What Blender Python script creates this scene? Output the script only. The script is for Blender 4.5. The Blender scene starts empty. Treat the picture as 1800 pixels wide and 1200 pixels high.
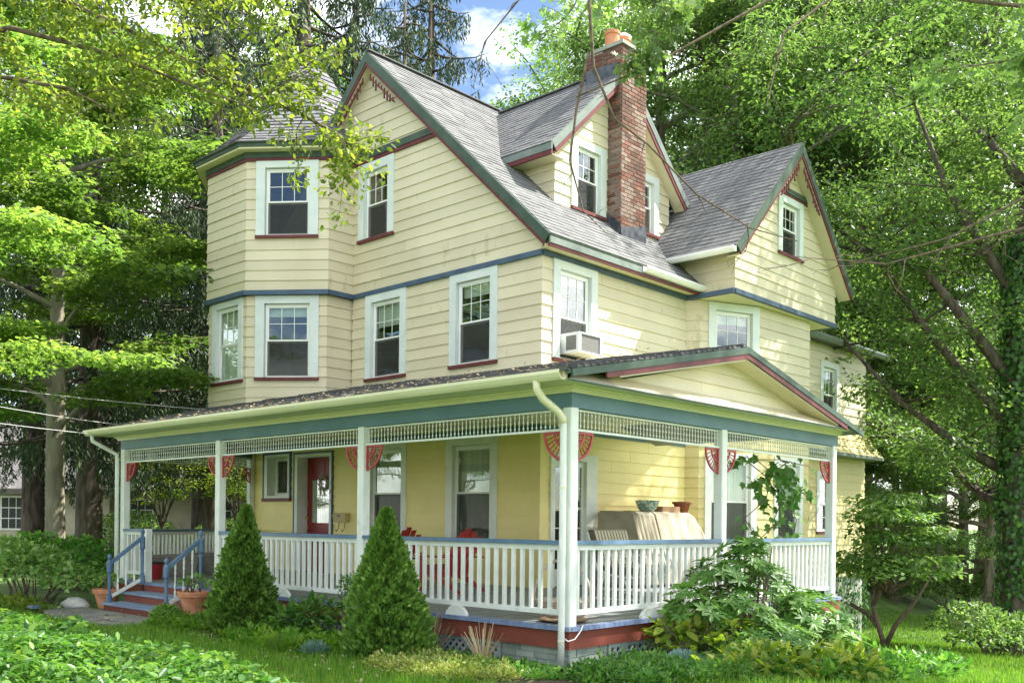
import bpy, math, random
import numpy as np
from mathutils import Matrix, Vector
random.seed(7); rng = np.random.default_rng(11)
SC = bpy.context.scene; COL = SC.collection

# ------------------------------------------------------------------ camera
YAW, ROLL = 0.748895563, 0.0105994249
cam_d = bpy.data.cameras.new("camera"); cam = bpy.data.objects.new("camera", cam_d); COL.objects.link(cam)
cam_d.sensor_width = 36.0; cam_d.lens = 36.0*1692.77/1800.0; cam_d.shift_y = (916.25-600)/1800.0
cam_d.clip_start = 0.05; cam_d.clip_end = 3000
CAM = Vector((6.37607, -7.75468, 1.09321))
F = Vector((-math.sin(YAW), math.cos(YAW), 0)); R = Vector((math.cos(YAW), math.sin(YAW), 0)); U = Vector((0, 0, 1))
R, U = R*math.cos(ROLL)+U*math.sin(ROLL), U*math.cos(ROLL)-R*math.sin(ROLL)
cam.matrix_world = Matrix(((R.x, U.x, -F.x, CAM.x), (R.y, U.y, -F.y, CAM.y), (R.z, U.z, -F.z, CAM.z), (0, 0, 0, 1)))
SC.camera = cam

# ------------------------------------------------------------------ light
SUN = Vector((0.37, 0.56, 0.86)).normalized()
elev = math.asin(SUN.z); azim = math.atan2(SUN.x, SUN.y)
world = bpy.data.worlds.new("World"); SC.world = world; world.use_nodes = True
wn = world.node_tree.nodes; wl = world.node_tree.links; wn.clear()
wo = wn.new("ShaderNodeOutputWorld"); wb = wn.new("ShaderNodeBackground"); sky = wn.new("ShaderNodeTexSky")
sky.sky_type = 'NISHITA'; sky.sun_disc = False; sky.sun_elevation = elev; sky.sun_rotation = azim
sky.air_density = 1.0; sky.dust_density = 0.4; sky.ozone_density = 2.5
tc = wn.new("ShaderNodeTexCoord"); mp = wn.new("ShaderNodeMapping"); mp.inputs['Scale'].default_value = (1.0, 1.0, 2.2)
mp.inputs['Location'].default_value = (3.1, 2.2, 0.5)
nz = wn.new("ShaderNodeTexNoise"); nz.inputs['Scale'].default_value = 2.3; nz.inputs['Detail'].default_value = 7; nz.inputs['Roughness'].default_value = 0.6
cr = wn.new("ShaderNodeValToRGB"); cr.color_ramp.elements[0].position = 0.44; cr.color_ramp.elements[1].position = 0.64
mx = wn.new("ShaderNodeMix"); mx.data_type = 'RGBA'; mx.inputs['B'].default_value = (22.0, 21.7, 21.2, 1)
wl.new(tc.outputs['Generated'], mp.inputs['Vector']); wl.new(mp.outputs['Vector'], nz.inputs['Vector']); wl.new(nz.outputs['Fac'], cr.inputs['Fac'])
wl.new(cr.outputs['Color'], mx.inputs['Factor']); wl.new(sky.outputs['Color'], mx.inputs['A']); wl.new(mx.outputs['Result'], wb.inputs['Color'])
wb.inputs['Strength'].default_value = 0.05; wl.new(wb.outputs['Background'], wo.inputs['Surface'])
sd = bpy.data.lights.new("sun", 'SUN'); sd.energy = 3.2; sd.angle = math.radians(0.6); sd.color = (1.0, 0.95, 0.86)
so = bpy.data.objects.new("sun", sd); COL.objects.link(so); so.rotation_euler = SUN.to_track_quat('Z', 'Y').to_euler(); so.location = (20, 30, 40)
SC.view_settings.view_transform = 'Standard'; SC.view_settings.look = 'None'; SC.view_settings.gamma = 1
SC.view_settings.use_curve_mapping = False; SC.view_settings.exposure = 2.25
SC.render.engine = 'CYCLES'; cy = SC.cycles
cy.max_bounces = 10; cy.diffuse_bounces = 6; cy.glossy_bounces = 3; cy.transmission_bounces = 4; cy.transparent_max_bounces = 8
cy.use_denoising = True; cy.caustics_reflective = False; cy.caustics_refractive = False

# ------------------------------------------------------------------ materials
MATS = {}
def mat(name, c1, c2=None, scale=6.0, rough=0.6, bump=0.0, bscale=None, spec=0.3, stretch=(1, 1, 1), rnd=0.0, contrast=(0.35, 0.65), metal=0.0, detail=5, dirt=None):
    """principled material; colour wanders between c1 and c2 with noise in object space, plus a small per-object shift"""
    m = bpy.data.materials.new(name); m.use_nodes = True; n = m.node_tree.nodes; l = m.node_tree.links
    b = n['Principled BSDF']; b.inputs['Roughness'].default_value = rough; b.inputs['Specular IOR Level'].default_value = spec
    b.inputs['Metallic'].default_value = metal
    c2 = c2 or c1
    t = n.new("ShaderNodeTexCoord"); mpn = n.new("ShaderNodeMapping"); mpn.inputs['Scale'].default_value = stretch
    l.new(t.outputs['Object'], mpn.inputs['Vector'])
    nn = n.new("ShaderNodeTexNoise"); nn.inputs['Scale'].default_value = scale; nn.inputs['Detail'].default_value = detail
    l.new(mpn.outputs['Vector'], nn.inputs['Vector'])
    r = n.new("ShaderNodeValToRGB"); r.color_ramp.elements[0].position = contrast[0]; r.color_ramp.elements[1].position = contrast[1]
    r.color_ramp.elements[0].color = (*c1, 1); r.color_ramp.elements[1].color = (*c2, 1)
    l.new(nn.outputs['Fac'], r.inputs['Fac']); out = r.outputs['Color']
    if dirt:
        n2 = n.new("ShaderNodeTexNoise"); n2.inputs['Scale'].default_value = dirt[1]; n2.inputs['Detail'].default_value = 8; n2.inputs['Roughness'].default_value = 0.7
        l.new(mpn.outputs['Vector'], n2.inputs['Vector'])
        r2 = n.new("ShaderNodeValToRGB"); r2.color_ramp.elements[0].position = dirt[2]; r2.color_ramp.elements[1].position = dirt[2]+0.15
        l.new(n2.outputs['Fac'], r2.inputs['Fac']); mm = n.new("ShaderNodeMix"); mm.data_type = 'RGBA'; mm.inputs['B'].default_value = (*dirt[0], 1)
        l.new(r2.outputs['Color'], mm.inputs['Factor']); l.new(out, mm.inputs['A']); out = mm.outputs['Result']
    if rnd:
        oi = n.new("ShaderNodeObjectInfo"); mr = n.new("ShaderNodeMapRange"); mr.inputs['To Min'].default_value = 1-rnd; mr.inputs['To Max'].default_value = 1+rnd
        l.new(oi.outputs['Random'], mr.inputs['Value']); hs = n.new("ShaderNodeHueSaturation"); l.new(mr.outputs['Result'], hs.inputs['Value'])
        l.new(out, hs.inputs['Color']); out = hs.outputs['Color']
    l.new(out, b.inputs['Base Color'])
    if bump:
        n3 = n.new("ShaderNodeTexNoise"); n3.inputs['Scale'].default_value = bscale or scale*4; n3.inputs['Detail'].default_value = 6
        l.new(mpn.outputs['Vector'], n3.inputs['Vector']); bp = n.new("ShaderNodeBump"); bp.inputs['Strength'].default_value = bump; bp.inputs['Distance'].default_value = 0.02
        l.new(n3.outputs['Fac'], bp.inputs['Height']); l.new(bp.outputs['Normal'], b.inputs['Normal'])
    MATS[name] = m; return m

M_CREAM = mat('cream_paint', (0.60, 0.535, 0.375), (0.66, 0.595, 0.43), scale=1.3, rough=0.42, bump=0.06, bscale=30, rnd=0.06, dirt=((0.40, 0.35, 0.21), 2.6, 0.60), stretch=(1, 1, 0.5))
M_YELLOW = mat('yellow_paint', (0.80, 0.67, 0.27), (0.86, 0.73, 0.33), scale=1.5, rough=0.5, bump=0.06, bscale=30, rnd=0.03)
M_PALEY = mat('pale_yellow_paint', (0.62, 0.52, 0.23), (0.68, 0.58, 0.29), scale=1.5, rough=0.5, bump=0.06, bscale=30, rnd=0.03, dirt=((0.50, 0.42, 0.2), 2.2, 0.66))
M_TRIMW = mat('pale_trim_paint', (0.60, 0.66, 0.64), (0.68, 0.73, 0.70), scale=3, rough=0.45, bump=0.04)
M_WHITE = mat('white_paint', (0.68, 0.71, 0.66), (0.77, 0.79, 0.74), scale=4, rough=0.45, bump=0.12, dirt=((0.50, 0.50, 0.42), 3.5, 0.60))
M_VINYL = mat('white_vinyl', (0.80, 0.81, 0.78), (0.84, 0.84, 0.80), scale=3, rough=0.35)
M_GUTTER = mat('cream_gutter', (0.70, 0.66, 0.45), (0.76, 0.73, 0.52), scale=3, rough=0.38, dirt=((0.45, 0.40, 0.26), 4, 0.66), stretch=(0.5, 0.5, 2))
M_BLUE = mat('blue_paint', (0.055, 0.09, 0.145), (0.075, 0.12, 0.18), scale=4, rough=0.5, bump=0.04)
M_BEAM = mat('teal_blue_beam_paint', (0.085, 0.165, 0.20), (0.11, 0.20, 0.235), scale=2, rough=0.5, bump=0.04)
M_RAIL = mat('rail_blue_paint', (0.085, 0.15, 0.245), (0.12, 0.20, 0.30), scale=5, rough=0.4, bump=0.06)
M_STEPB = mat('worn_blue_tread', (0.16, 0.22, 0.33), (0.25, 0.32, 0.42), scale=5, rough=0.6, bump=0.2, stretch=(0.3, 2, 1))
M_DECK = mat('grey_blue_deck', (0.24, 0.26, 0.27), (0.31, 0.335, 0.34), scale=4, rough=0.45, rnd=0.1, bump=0.1)
M_NOSE = mat('periwinkle_deck_edge', (0.155, 0.21, 0.35), (0.22, 0.28, 0.43), scale=6, rough=0.5, rnd=0.08)
M_GREEN = mat('dark_green_trim', (0.042, 0.075, 0.05), (0.065, 0.10, 0.07), scale=4, rough=0.5, bump=0.05)
M_GREYG = mat('grey_green_trim', (0.14, 0.17, 0.155), (0.19, 0.225, 0.205), scale=4, rough=0.5)
M_MAROON = mat('maroon_trim', (0.11, 0.025, 0.026), (0.15, 0.036, 0.036), scale=4, rough=0.5)
M_SKIRT = mat('rust_red_skirt', (0.165, 0.042, 0.028), (0.22, 0.062, 0.038), scale=1.5, rough=0.6, bump=0.1, dirt=((0.24, 0.10, 0.06), 1.5, 0.6))
M_RED = mat('red_bracket_paint', (0.34, 0.04, 0.042), (0.42, 0.06, 0.06), scale=5, rough=0.4)
M_DOOR = mat('red_door_paint', (0.21, 0.025, 0.027), (0.26, 0.035, 0.035), scale=3, rough=0.35)
M_CHAIR = mat('red_chair_paint', (0.34, 0.035, 0.03), (0.42, 0.05, 0.04), scale=6, rough=0.45)
M_SHING = mat('grey_asphalt_shingle', (0.25, 0.255, 0.27), (0.36, 0.365, 0.385), scale=5, rough=0.85, bump=0.5, bscale=120, dirt=((0.20, 0.20, 0.20), 1.4, 0.62))
M_SHINGD = mat('weathered_dark_shingle', (0.10, 0.10, 0.105), (0.20, 0.19, 0.18), scale=7, rough=0.9, bump=0.6, bscale=110, dirt=((0.06, 0.06, 0.06), 2.5, 0.58))
M_SLATE = mat('turret_slate', (0.20, 0.20, 0.225), (0.33, 0.32, 0.335), scale=8, rough=0.8, bump=0.4, bscale=60)
M_FLASH = mat('flashing_tar', (0.03, 0.035, 0.045), (0.10, 0.11, 0.13), scale=6, rough=0.5, bump=0.3)
M_CEIL = mat('porch_ceiling_paint', (0.70, 0.65, 0.40), (0.76, 0.71, 0.46), scale=2, rough=0.5)
M_BRICK = mat('red_brick', (0.15, 0.06, 0.045), (0.27, 0.12, 0.085), scale=9, rough=0.9, bump=0.5, bscale=60, rnd=0.35, dirt=((0.24, 0.19, 0.17), 3, 0.56))
M_BRICKD = mat('sooty_brick', (0.10, 0.055, 0.045), (0.19, 0.105, 0.08), scale=9, rough=0.95, bump=0.5, bscale=60, rnd=0.3)
M_BRICKP = mat('greyed_brick', (0.21, 0.14, 0.115), (0.31, 0.23, 0.195), scale=7, rough=0.95, bump=0.5, bscale=60, rnd=0.25)
M_MORTAR = mat('pale_mortar', (0.36, 0.32, 0.28), (0.52, 0.48, 0.43), scale=20, rough=0.95, bump=0.5)
M_TERRA = mat('terracotta', (0.50, 0.20, 0.10), (0.62, 0.30, 0.17), scale=6, rough=0.8, bump=0.15, dirt=((0.55, 0.42, 0.33), 6, 0.68))
M_TERRAD = mat('brown_terracotta', (0.20, 0.07, 0.04), (0.26, 0.10, 0.055), scale=6, rough=0.8)
M_LATT = mat('grey_lattice', (0.22, 0.27, 0.26), (0.32, 0.37, 0.35), scale=5, rough=0.7, rnd=0.08)
M_BLOCK = mat('grey_green_block', (0.22, 0.27, 0.23), (0.33, 0.37, 0.31), scale=5, rough=0.9, bump=0.4, rnd=0.12)
M_STONE = mat('pale_stone', (0.30, 0.27, 0.23), (0.50, 0.46, 0.40), scale=6, rough=0.9, bump=0.6, rnd=0.18)
M_CONC = mat('mossy_concrete', (0.24, 0.26, 0.22), (0.38, 0.39, 0.34), scale=3, rough=0.9, bump=0.4, dirt=((0.13, 0.17, 0.09), 2, 0.6))
M_FLAG = mat('bluestone', (0.16, 0.16, 0.14), (0.25, 0.24, 0.21), scale=2, rough=0.8, bump=0.3)
M_BARK = mat('grey_bark', (0.10, 0.085, 0.065), (0.24, 0.21, 0.165), scale=9, rough=0.95, bump=1.0, bscale=20, stretch=(1, 1, 0.25))
M_BARKP = mat('smooth_olive_bark', (0.15, 0.14, 0.10), (0.27, 0.245, 0.18), scale=5, rough=0.9, bump=0.6, bscale=22, stretch=(1, 1, 0.35))
M_BARKD = mat('dark_bark', (0.045, 0.036, 0.028), (0.12, 0.10, 0.075), scale=10, rough=0.95, bump=1.0, bscale=18, stretch=(1, 1, 0.22))
M_TWIG = mat('twig_bark', (0.09, 0.06, 0.045), (0.20, 0.15, 0.11), scale=20, rough=0.9)
M_TWIGG = mat('pale_twig', (0.22, 0.19, 0.15), (0.36, 0.32, 0.26), scale=20, rough=0.9)
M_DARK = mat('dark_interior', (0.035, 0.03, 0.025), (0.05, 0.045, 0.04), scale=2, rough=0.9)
M_BLIND = mat('window_blind', (0.62, 0.62, 0.52), (0.68, 0.68, 0.58), scale=2, rough=0.7)
M_CURT = mat('sheer_curtain', (0.66, 0.65, 0.52), (0.80, 0.78, 0.66), scale=3, rough=0.9, stretch=(3, 3, 0.3))
M_DCURT = mat('door_curtain', (0.62, 0.62, 0.50), (0.72, 0.72, 0.60), scale=3, rough=0.9)
M_SCREEN = mat('insect_screen', (0.035, 0.037, 0.037), (0.05, 0.052, 0.05), scale=60, rough=0.55)
M_BRASS = mat('brass', (0.6, 0.42, 0.14), rough=0.3, metal=0.9)
M_BLACK = mat('black_plastic', (0.02, 0.02, 0.02), rough=0.4)
M_GREYP = mat('grey_plastic_bin', (0.22, 0.20, 0.17), (0.28, 0.26, 0.22), scale=4, rough=0.6)
M_BUCK = mat('red_bucket', (0.30, 0.02, 0.025), (0.36, 0.03, 0.035), scale=4, rough=0.35)
M_TARP = mat('canvas_cover', (0.34, 0.30, 0.22), (0.44, 0.40, 0.31), scale=3, rough=0.9, bump=1.0, bscale=4, dirt=((0.25, 0.21, 0.15), 4, 0.58))
M_WICK = mat('white_wicker', (0.66, 0.64, 0.56), (0.74, 0.72, 0.64), scale=20, rough=0.5)
M_BASK = mat('basket_wicker', (0.40, 0.32, 0.25), (0.62, 0.52, 0.43), scale=25, rough=0.8, bump=0.6, bscale=60)
M_ACW = mat('air_conditioner_case', (0.66, 0.68, 0.66), rough=0.4)
M_ACG = mat('air_conditioner_grille', (0.13, 0.13, 0.12), (0.17, 0.17, 0.16), scale=40, rough=0.6)
M_WOODB = mat('weathered_wood', (0.22, 0.16, 0.10), (0.34, 0.26, 0.17), scale=5, rough=0.8, stretch=(3, 3, 0.4))
M_BOX = mat('brown_box', (0.30, 0.17, 0.09), (0.36, 0.22, 0.13), scale=4, rough=0.8)
M_MAIL = mat('tan_mailbox', (0.42, 0.34, 0.17), (0.48, 0.39, 0.2), scale=4, rough=0.5)
M_WIRE = mat('pale_cable', (0.45, 0.45, 0.43), rough=0.5)
M_STUCCO = mat('tan_stucco', (0.46, 0.40, 0.30), (0.56, 0.49, 0.38), scale=2, rough=0.9, bump=0.2, bscale=20)
M_TIMBER = mat('grey_brown_timber', (0.13, 0.115, 0.10), (0.19, 0.17, 0.15), scale=4, rough=0.8)
M_PROOF = mat('pale_pink_roof', (0.50, 0.42, 0.39), (0.64, 0.56, 0.52), scale=6, rough=0.85, bump=0.4, bscale=40)
M_DRAIN = mat('white_corrugated_pipe', (0.72, 0.74, 0.76), (0.80, 0.81, 0.82), scale=8, rough=0.5)
M_ROCK = mat('pale_rock', (0.34, 0.34, 0.31), (0.52, 0.52, 0.48), scale=5, rough=0.9, bump=0.6)

def glass_mat(name, tint=(0.9, 0.95, 0.93), refl=0.10, rough=0.01):
    m = bpy.data.materials.new(name); m.use_nodes = True; n = m.node_tree.nodes; l = m.node_tree.links; n.clear()
    o = n.new("ShaderNodeOutputMaterial"); mxs = n.new("ShaderNodeMixShader"); g = n.new("ShaderNodeBsdfGlossy"); t = n.new("ShaderNodeBsdfTransparent")
    g.inputs['Roughness'].default_value = rough; g.inputs['Color'].default_value = (0.95, 0.97, 0.97, 1); t.inputs['Color'].default_value = (*tint, 1)
    lw = n.new("ShaderNodeLayerWeight"); lw.inputs['Blend'].default_value = 0.5
    pw = n.new("ShaderNodeMath"); pw.operation = 'POWER'; pw.inputs[1].default_value = 3.5; l.new(lw.outputs['Facing'], pw.inputs[0])
    ad = n.new("ShaderNodeMath"); ad.operation = 'MULTIPLY_ADD'; ad.inputs[1].default_value = 0.85; ad.inputs[2].default_value = refl; ad.use_clamp = True
    tcn = n.new("ShaderNodeTexCoord"); nn = n.new("ShaderNodeTexNoise"); nn.inputs['Scale'].default_value = 1.6; nn.inputs['Detail'].default_value = 1
    bp = n.new("ShaderNodeBump"); bp.inputs['Strength'].default_value = 0.05; bp.inputs['Distance'].default_value = 0.1
    l.new(tcn.outputs['Object'], nn.inputs['Vector']); l.new(nn.outputs['Fac'], bp.inputs['Height']); l.new(bp.outputs['Normal'], g.inputs['Normal'])
    l.new(pw.outputs[0], ad.inputs[0]); l.new(ad.outputs[0], mxs.inputs['Fac']); l.new(t.outputs['BSDF'], mxs.inputs[1]); l.new(g.outputs['BSDF'], mxs.inputs[2])
    l.new(mxs.outputs['Shader'], o.inputs['Surface']); MATS[name] = m; return m
M_GLASS = glass_mat('window_glass', refl=0.09)

def emit_mat(name, col, strength):
    m = bpy.data.materials.new(name); m.use_nodes = True; b = m.node_tree.nodes['Principled BSDF']
    b.inputs['Base Color'].default_value = (*col, 1); b.inputs['Emission Color'].default_value = (*col, 1); b.inputs['Emission Strength'].default_value = strength
    return m
M_LAMP = emit_mat('lit_globe', (1.0, 0.72, 0.42), 3.0)

def leaf_mat(name, cols, trans=0.48, rough=0.45, tcol=None, orand=0.22, spec=0.35):
    """leaf colour: ramp over the per-leaf 'tint' attribute, plus a small shift per plant; part of the light passes through"""
    m = bpy.data.materials.new(name); m.use_nodes = True; n = m.node_tree.nodes; l = m.node_tree.links
    b = n['Principled BSDF']; o = n['Material Output']; b.inputs['Roughness'].default_value = rough; b.inputs['Specular IOR Level'].default_value = spec
    a = n.new("ShaderNodeAttribute"); a.attribute_name = 'tint'; r = n.new("ShaderNodeValToRGB")
    el = r.color_ramp.elements
    while len(el) < len(cols): el.new(0.5)
    for i, c in enumerate(cols): el[i].position = i/(len(cols)-1); el[i].color = (*c, 1)
    l.new(a.outputs['Fac'], r.inputs['Fac'])
    oi = n.new("ShaderNodeObjectInfo"); mr = n.new("ShaderNodeMapRange"); mr.inputs['To Min'].default_value = 1-orand; mr.inputs['To Max'].default_value = 1+orand
    hs = n.new("ShaderNodeHueSaturation"); l.new(oi.outputs['Random'], mr.inputs['Value']); l.new(mr.outputs['Result'], hs.inputs['Value']); l.new(r.outputs['Color'], hs.inputs['Color'])
    l.new(hs.outputs['Color'], b.inputs['Base Color'])
    t = n.new("ShaderNodeBsdfTranslucent"); mc = n.new("ShaderNodeMix"); mc.data_type = 'RGBA'; mc.blend_type = 'MULTIPLY'; mc.inputs['Factor'].default_value = 1
    mc.inputs['B'].default_value = (*(tcol or (1.75, 1.8, 1.0)), 1); l.new(hs.outputs['Color'], mc.inputs['A']); l.new(mc.outputs['Result'], t.inputs['Color'])
    ms = n.new("ShaderNodeMixShader"); ms.inputs['Fac'].default_value = trans
    l.new(b.outputs['BSDF'], ms.inputs[1]); l.new(t.outputs['BSDF'], ms.inputs[2]); l.new(ms.outputs['Shader'], o.inputs['Surface'])
    MATS[name] = m; return m

# ------------------------------------------------------------------ mesh helpers
class MB:
    def __init__(s): s.v = []; s.f = []
    def add(s, vs, fs):
        k = len(s.v); s.v.extend([tuple(map(float, p)) for p in vs]); s.f.extend([tuple(k+i for i in f) for f in fs]); return s
    def box(s, x0, x1, y0, y1, z0, z1):
        return s.add([(x0, y0, z0), (x1, y0, z0), (x1, y1, z0), (x0, y1, z0), (x0, y0, z1), (x1, y0, z1), (x1, y1, z1), (x0, y1, z1)],
                     [(0, 3, 2, 1), (4, 5, 6, 7), (0, 1, 5, 4), (1, 2, 6, 5), (2, 3, 7, 6), (3, 0, 4, 7)])
    def hexa(s, p):  # 8 points: bottom loop then top loop
        return s.add(p, [(0, 3, 2, 1), (4, 5, 6, 7), (0, 1, 5, 4), (1, 2, 6, 5), (2, 3, 7, 6), (3, 0, 4, 7)])
    def bar(s, a, b, w, h, up=(0, 0, 1)):
        a = Vector(a); b = Vector(b); d = (b-a).normalized(); up = Vector(up)
        if abs(d.dot(up)) > 0.98: up = Vector((1, 0, 0))
        sd = d.cross(up).normalized()*w/2; u2 = sd.cross(d).normalized()*h/2
        return s.hexa([a-sd-u2, a+sd-u2, b+sd-u2, b-sd-u2, a-sd+u2, a+sd+u2, b+sd+u2, b-sd+u2])
    def prism(s, poly, d):  # poly: list of 3D points; d: extrusion vector
        n = len(poly); d = Vector(d); p = [Vector(q) for q in poly]
        return s.add(p+[q+d for q in p], [tuple(range(n))[::-1], tuple(range(n, 2*n))]+[(i, (i+1) % n, n+(i+1) % n, n+i) for i in range(n)])
    def tube(s, pts, rad, n=8, caps=True, ref=None):
        pts = [Vector(p) for p in pts]
        if not hasattr(rad, '__len__'): rad = [rad]*len(pts)
        k = len(s.v); prev = None
        for i, p in enumerate(pts):
            d = (pts[min(i+1, len(pts)-1)]-pts[max(i-1, 0)])
            d = d.normalized() if d.length > 1e-9 else Vector((0, 0, 1))
            if prev is None:
                x = d.cross(Vector((0, 0, 1)) if abs(d.z) < 0.95 else Vector((1, 0, 0))).normalized()
            else:
                x = prev-d*prev.dot(d); x = x.normalized() if x.length > 1e-6 else d.orthogonal().normalized()
            prev = x; y = d.cross(x)
            for j in range(n):
                a = 2*math.pi*j/n; q = p+(x*math.cos(a)+y*math.sin(a))*rad[i]; s.v.append((q.x, q.y, q.z))
        for i in range(len(pts)-1):
            for j in range(n):
                s.f.append((k+i*n+j, k+i*n+(j+1) % n, k+(i+1)*n+(j+1) % n, k+(i+1)*n+j))
        if caps:
            s.f.append(tuple(k+j for j in range(n))[::-1]); s.f.append(tuple(k+(len(pts)-1)*n+j for j in range(n)))
        return s
    def lathe(s, prof, c=(0, 0, 0), n=16, sq=False):
        k = len(s.v)
        for r, z in prof:
            for j in range(n):
                a = 2*math.pi*(j+0.5)/n; s.v.append((c[0]+r*math.cos(a), c[1]+r*math.sin(a), c[2]+z))
        for i in range(len(prof)-1):
            for j in range(n): s.f.append((k+i*n+j, k+i*n+(j+1) % n, k+(i+1)*n+(j+1) % n, k+(i+1)*n+j))
        s.f.append(tuple(k+j for j in range(n))[::-1]); s.f.append(tuple(k+(len(prof)-1)*n+j for j in range(n)))
        return s
    def mesh(s, name, m, smooth=False):
        me = bpy.data.meshes.new(name); me.from_pydata(s.v, [], s.f); me.update()
        for mm in (m if isinstance(m, (list, tuple)) else [m]): me.materials.append(mm)
        if smooth: me.polygons.foreach_set('use_smooth', [True]*len(me.polygons))
        return me

def link(name, me, parent=None, loc=(0, 0, 0), rot=(0, 0, 0), scale=(1, 1, 1)):
    o = bpy.data.objects.new(name, me); COL.objects.link(o)
    if parent is not None: o.parent = parent
    o.location = loc; o.rotation_euler = rot; o.scale = scale; return o
def tag(o, label=None, cat=None, group=None, kind=None):
    if label: o['label'] = label
    if cat: o['category'] = cat
    if group: o['group'] = group
    if kind: o['kind'] = kind
    return o
def thing(name, label, cat, loc=(0, 0, 0), rotz=0, group=None):
    o = bpy.data.objects.new(name, None); COL.objects.link(o); o.location = loc; o.rotation_euler = (0, 0, rotz); o.empty_display_size = 0.2
    return tag(o, label, cat, group)
def part(name, mb, m, parent, smooth=False, loc=None):
    """world-coordinate mesh put under a thing (or under a part of one)"""
    me = mb.mesh(name, m, smooth)
    if loc is None: loc = tuple(-c for c in parent.location) if parent.type == 'EMPTY' else (0, 0, 0)
    return link(name, me, parent, loc)
def copy_tree(root, loc, rotz=None, scale=None, label=None, group=None):
    r = root.copy(); COL.objects.link(r); r.location = loc
    if rotz is not None: r.rotation_euler = (0, 0, rotz)
    if scale: r.scale = (scale,)*3 if not hasattr(scale, '__len__') else scale
    if label: r['label'] = label
    if group: r['group'] = group
    for ch in list(root.children):
        c = ch.copy(); COL.objects.link(c); c.parent = r
        for g in ch.children:
            d = g.copy(); COL.objects.link(d); d.parent = c
    return r
def ground_z(x, y):
    a = min(max((x+13.0)/7.0, 0), 1); a = a*a*(3-2*a)
    t = max(y-0.3, 0); d = 0.086*t if t < 18 else 0.086*18+0.01*(t-18)
    r = min(max((x-9)/8, 0), 1)
    return -0.45-d*a + 0.25*r*0
# ------------------------------------------------------------------ house helpers
def shingle_mat(name, c1, c2, c3, bscale=120):
    m = mat(name, c1, c2, scale=4, rough=0.85, bump=0.5, bscale=bscale)
    n = m.node_tree.nodes; l = m.node_tree.links; b = n['Principled BSDF']; src = b.inputs['Base Color'].links[0].from_socket
    a = n.new("ShaderNodeAttribute"); a.attribute_name = 'tint'; mm = n.new("ShaderNodeMix"); mm.data_type = 'RGBA'; mm.inputs['B'].default_value = (*c3, 1)
    mr = n.new("ShaderNodeMapRange"); mr.inputs['From Min'].default_value = 0.35; mr.inputs['To Max'].default_value = 0.75
    l.new(a.outputs['Fac'], mr.inputs['Value']); l.new(mr.outputs['Result'], mm.inputs['Factor']); l.new(src, mm.inputs['A']); l.new(mm.outputs['Result'], b.inputs['Base Color']); return m
M_SHING = shingle_mat('grey_shingle', (0.135, 0.137, 0.138), (0.18, 0.182, 0.184), (0.115, 0.117, 0.12))
M_SHINGD = shingle_mat('dark_shingle', (0.10, 0.10, 0.105), (0.17, 0.165, 0.16), (0.07, 0.07, 0.075))
M_SLATE = shingle_mat('slate_shingle', (0.14, 0.14, 0.148), (0.20, 0.197, 0.205), (0.10, 0.10, 0.115), 60)
M_SCR = bpy.data.materials.new('half_screen'); M_SCR.use_nodes = True
_n = M_SCR.node_tree.nodes; _l = M_SCR.node_tree.links; _n.clear()
_o = _n.new("ShaderNodeOutputMaterial"); _m = _n.new("ShaderNodeMixShader"); _d = _n.new("ShaderNodeBsdfDiffuse"); _t = _n.new("ShaderNodeBsdfTransparent")
_d.inputs['Color'].default_value = (0.065, 0.065, 0.06, 1); _m.inputs['Fac'].default_value = 0.42
_l.new(_t.outputs[0], _m.inputs[1]); _l.new(_d.outputs[0], _m.inputs[2]); _l.new(_m.outputs[0], _o.inputs[0])

class Wall:
    def __init__(s, p, q):
        s.p = Vector((p[0], p[1], 0)); d = Vector((q[0]-p[0], q[1]-p[1], 0)); s.L = d.length; s.d = d.normalized(); s.n = Vector((s.d.y, -s.d.x, 0))
    def pt(s, u, n, z): q = s.p+s.d*u+s.n*n; return (q.x, q.y, z)
    def box(s, mb, u0, u1, n0, n1, z0, z1):
        return mb.hexa([s.pt(u0, n1, z0), s.pt(u1, n1, z0), s.pt(u1, n0, z0), s.pt(u0, n0, z0), s.pt(u0, n1, z1), s.pt(u1, n1, z1), s.pt(u1, n0, z1), s.pt(u0, n0, z1)])
def span(poly, z):
    us = []
    for i in range(len(poly)):
        (a, za), (b, zb) = poly[i], poly[(i+1) % len(poly)]
        if (za-z)*(zb-z) < 0: us.append(a+(b-a)*(z-za)/(zb-za))
    return (min(us), max(us)) if len(us) >= 2 else None
def bands(poly, holes, za, zb):
    zs = sorted({za, zb} | {z for _, z in poly if za < z < zb} | {z for h in holes for z in h[2:] if za < z < zb})
    out = []
    for z0, z1 in zip(zs, zs[1:]):
        if z1-z0 < 1e-4: continue
        a = span(poly, z0+1e-5); b = span(poly, z1-1e-5)
        if not a or not b: continue
        tr = [(a[0], a[1], b[0], b[1])]
        for h in holes:
            if h[2] < z1-1e-5 and h[3] > z0+1e-5:
                nt = []
                for (l0, r0, l1, r1) in tr:
                    if h[0] > min(l0, l1): nt.append((min(l0, h[0]), min(r0, h[0]), min(l1, h[0]), min(r1, h[0])))
                    if h[1] < max(r0, r1): nt.append((max(l0, h[1]), max(r0, h[1]), max(l1, h[1]), max(r1, h[1])))
                tr = nt
        for t in tr:
            if (t[1]-t[0])+(t[3]-t[2]) > 0.01: out.append((t, z0, z1))
    return out
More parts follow.
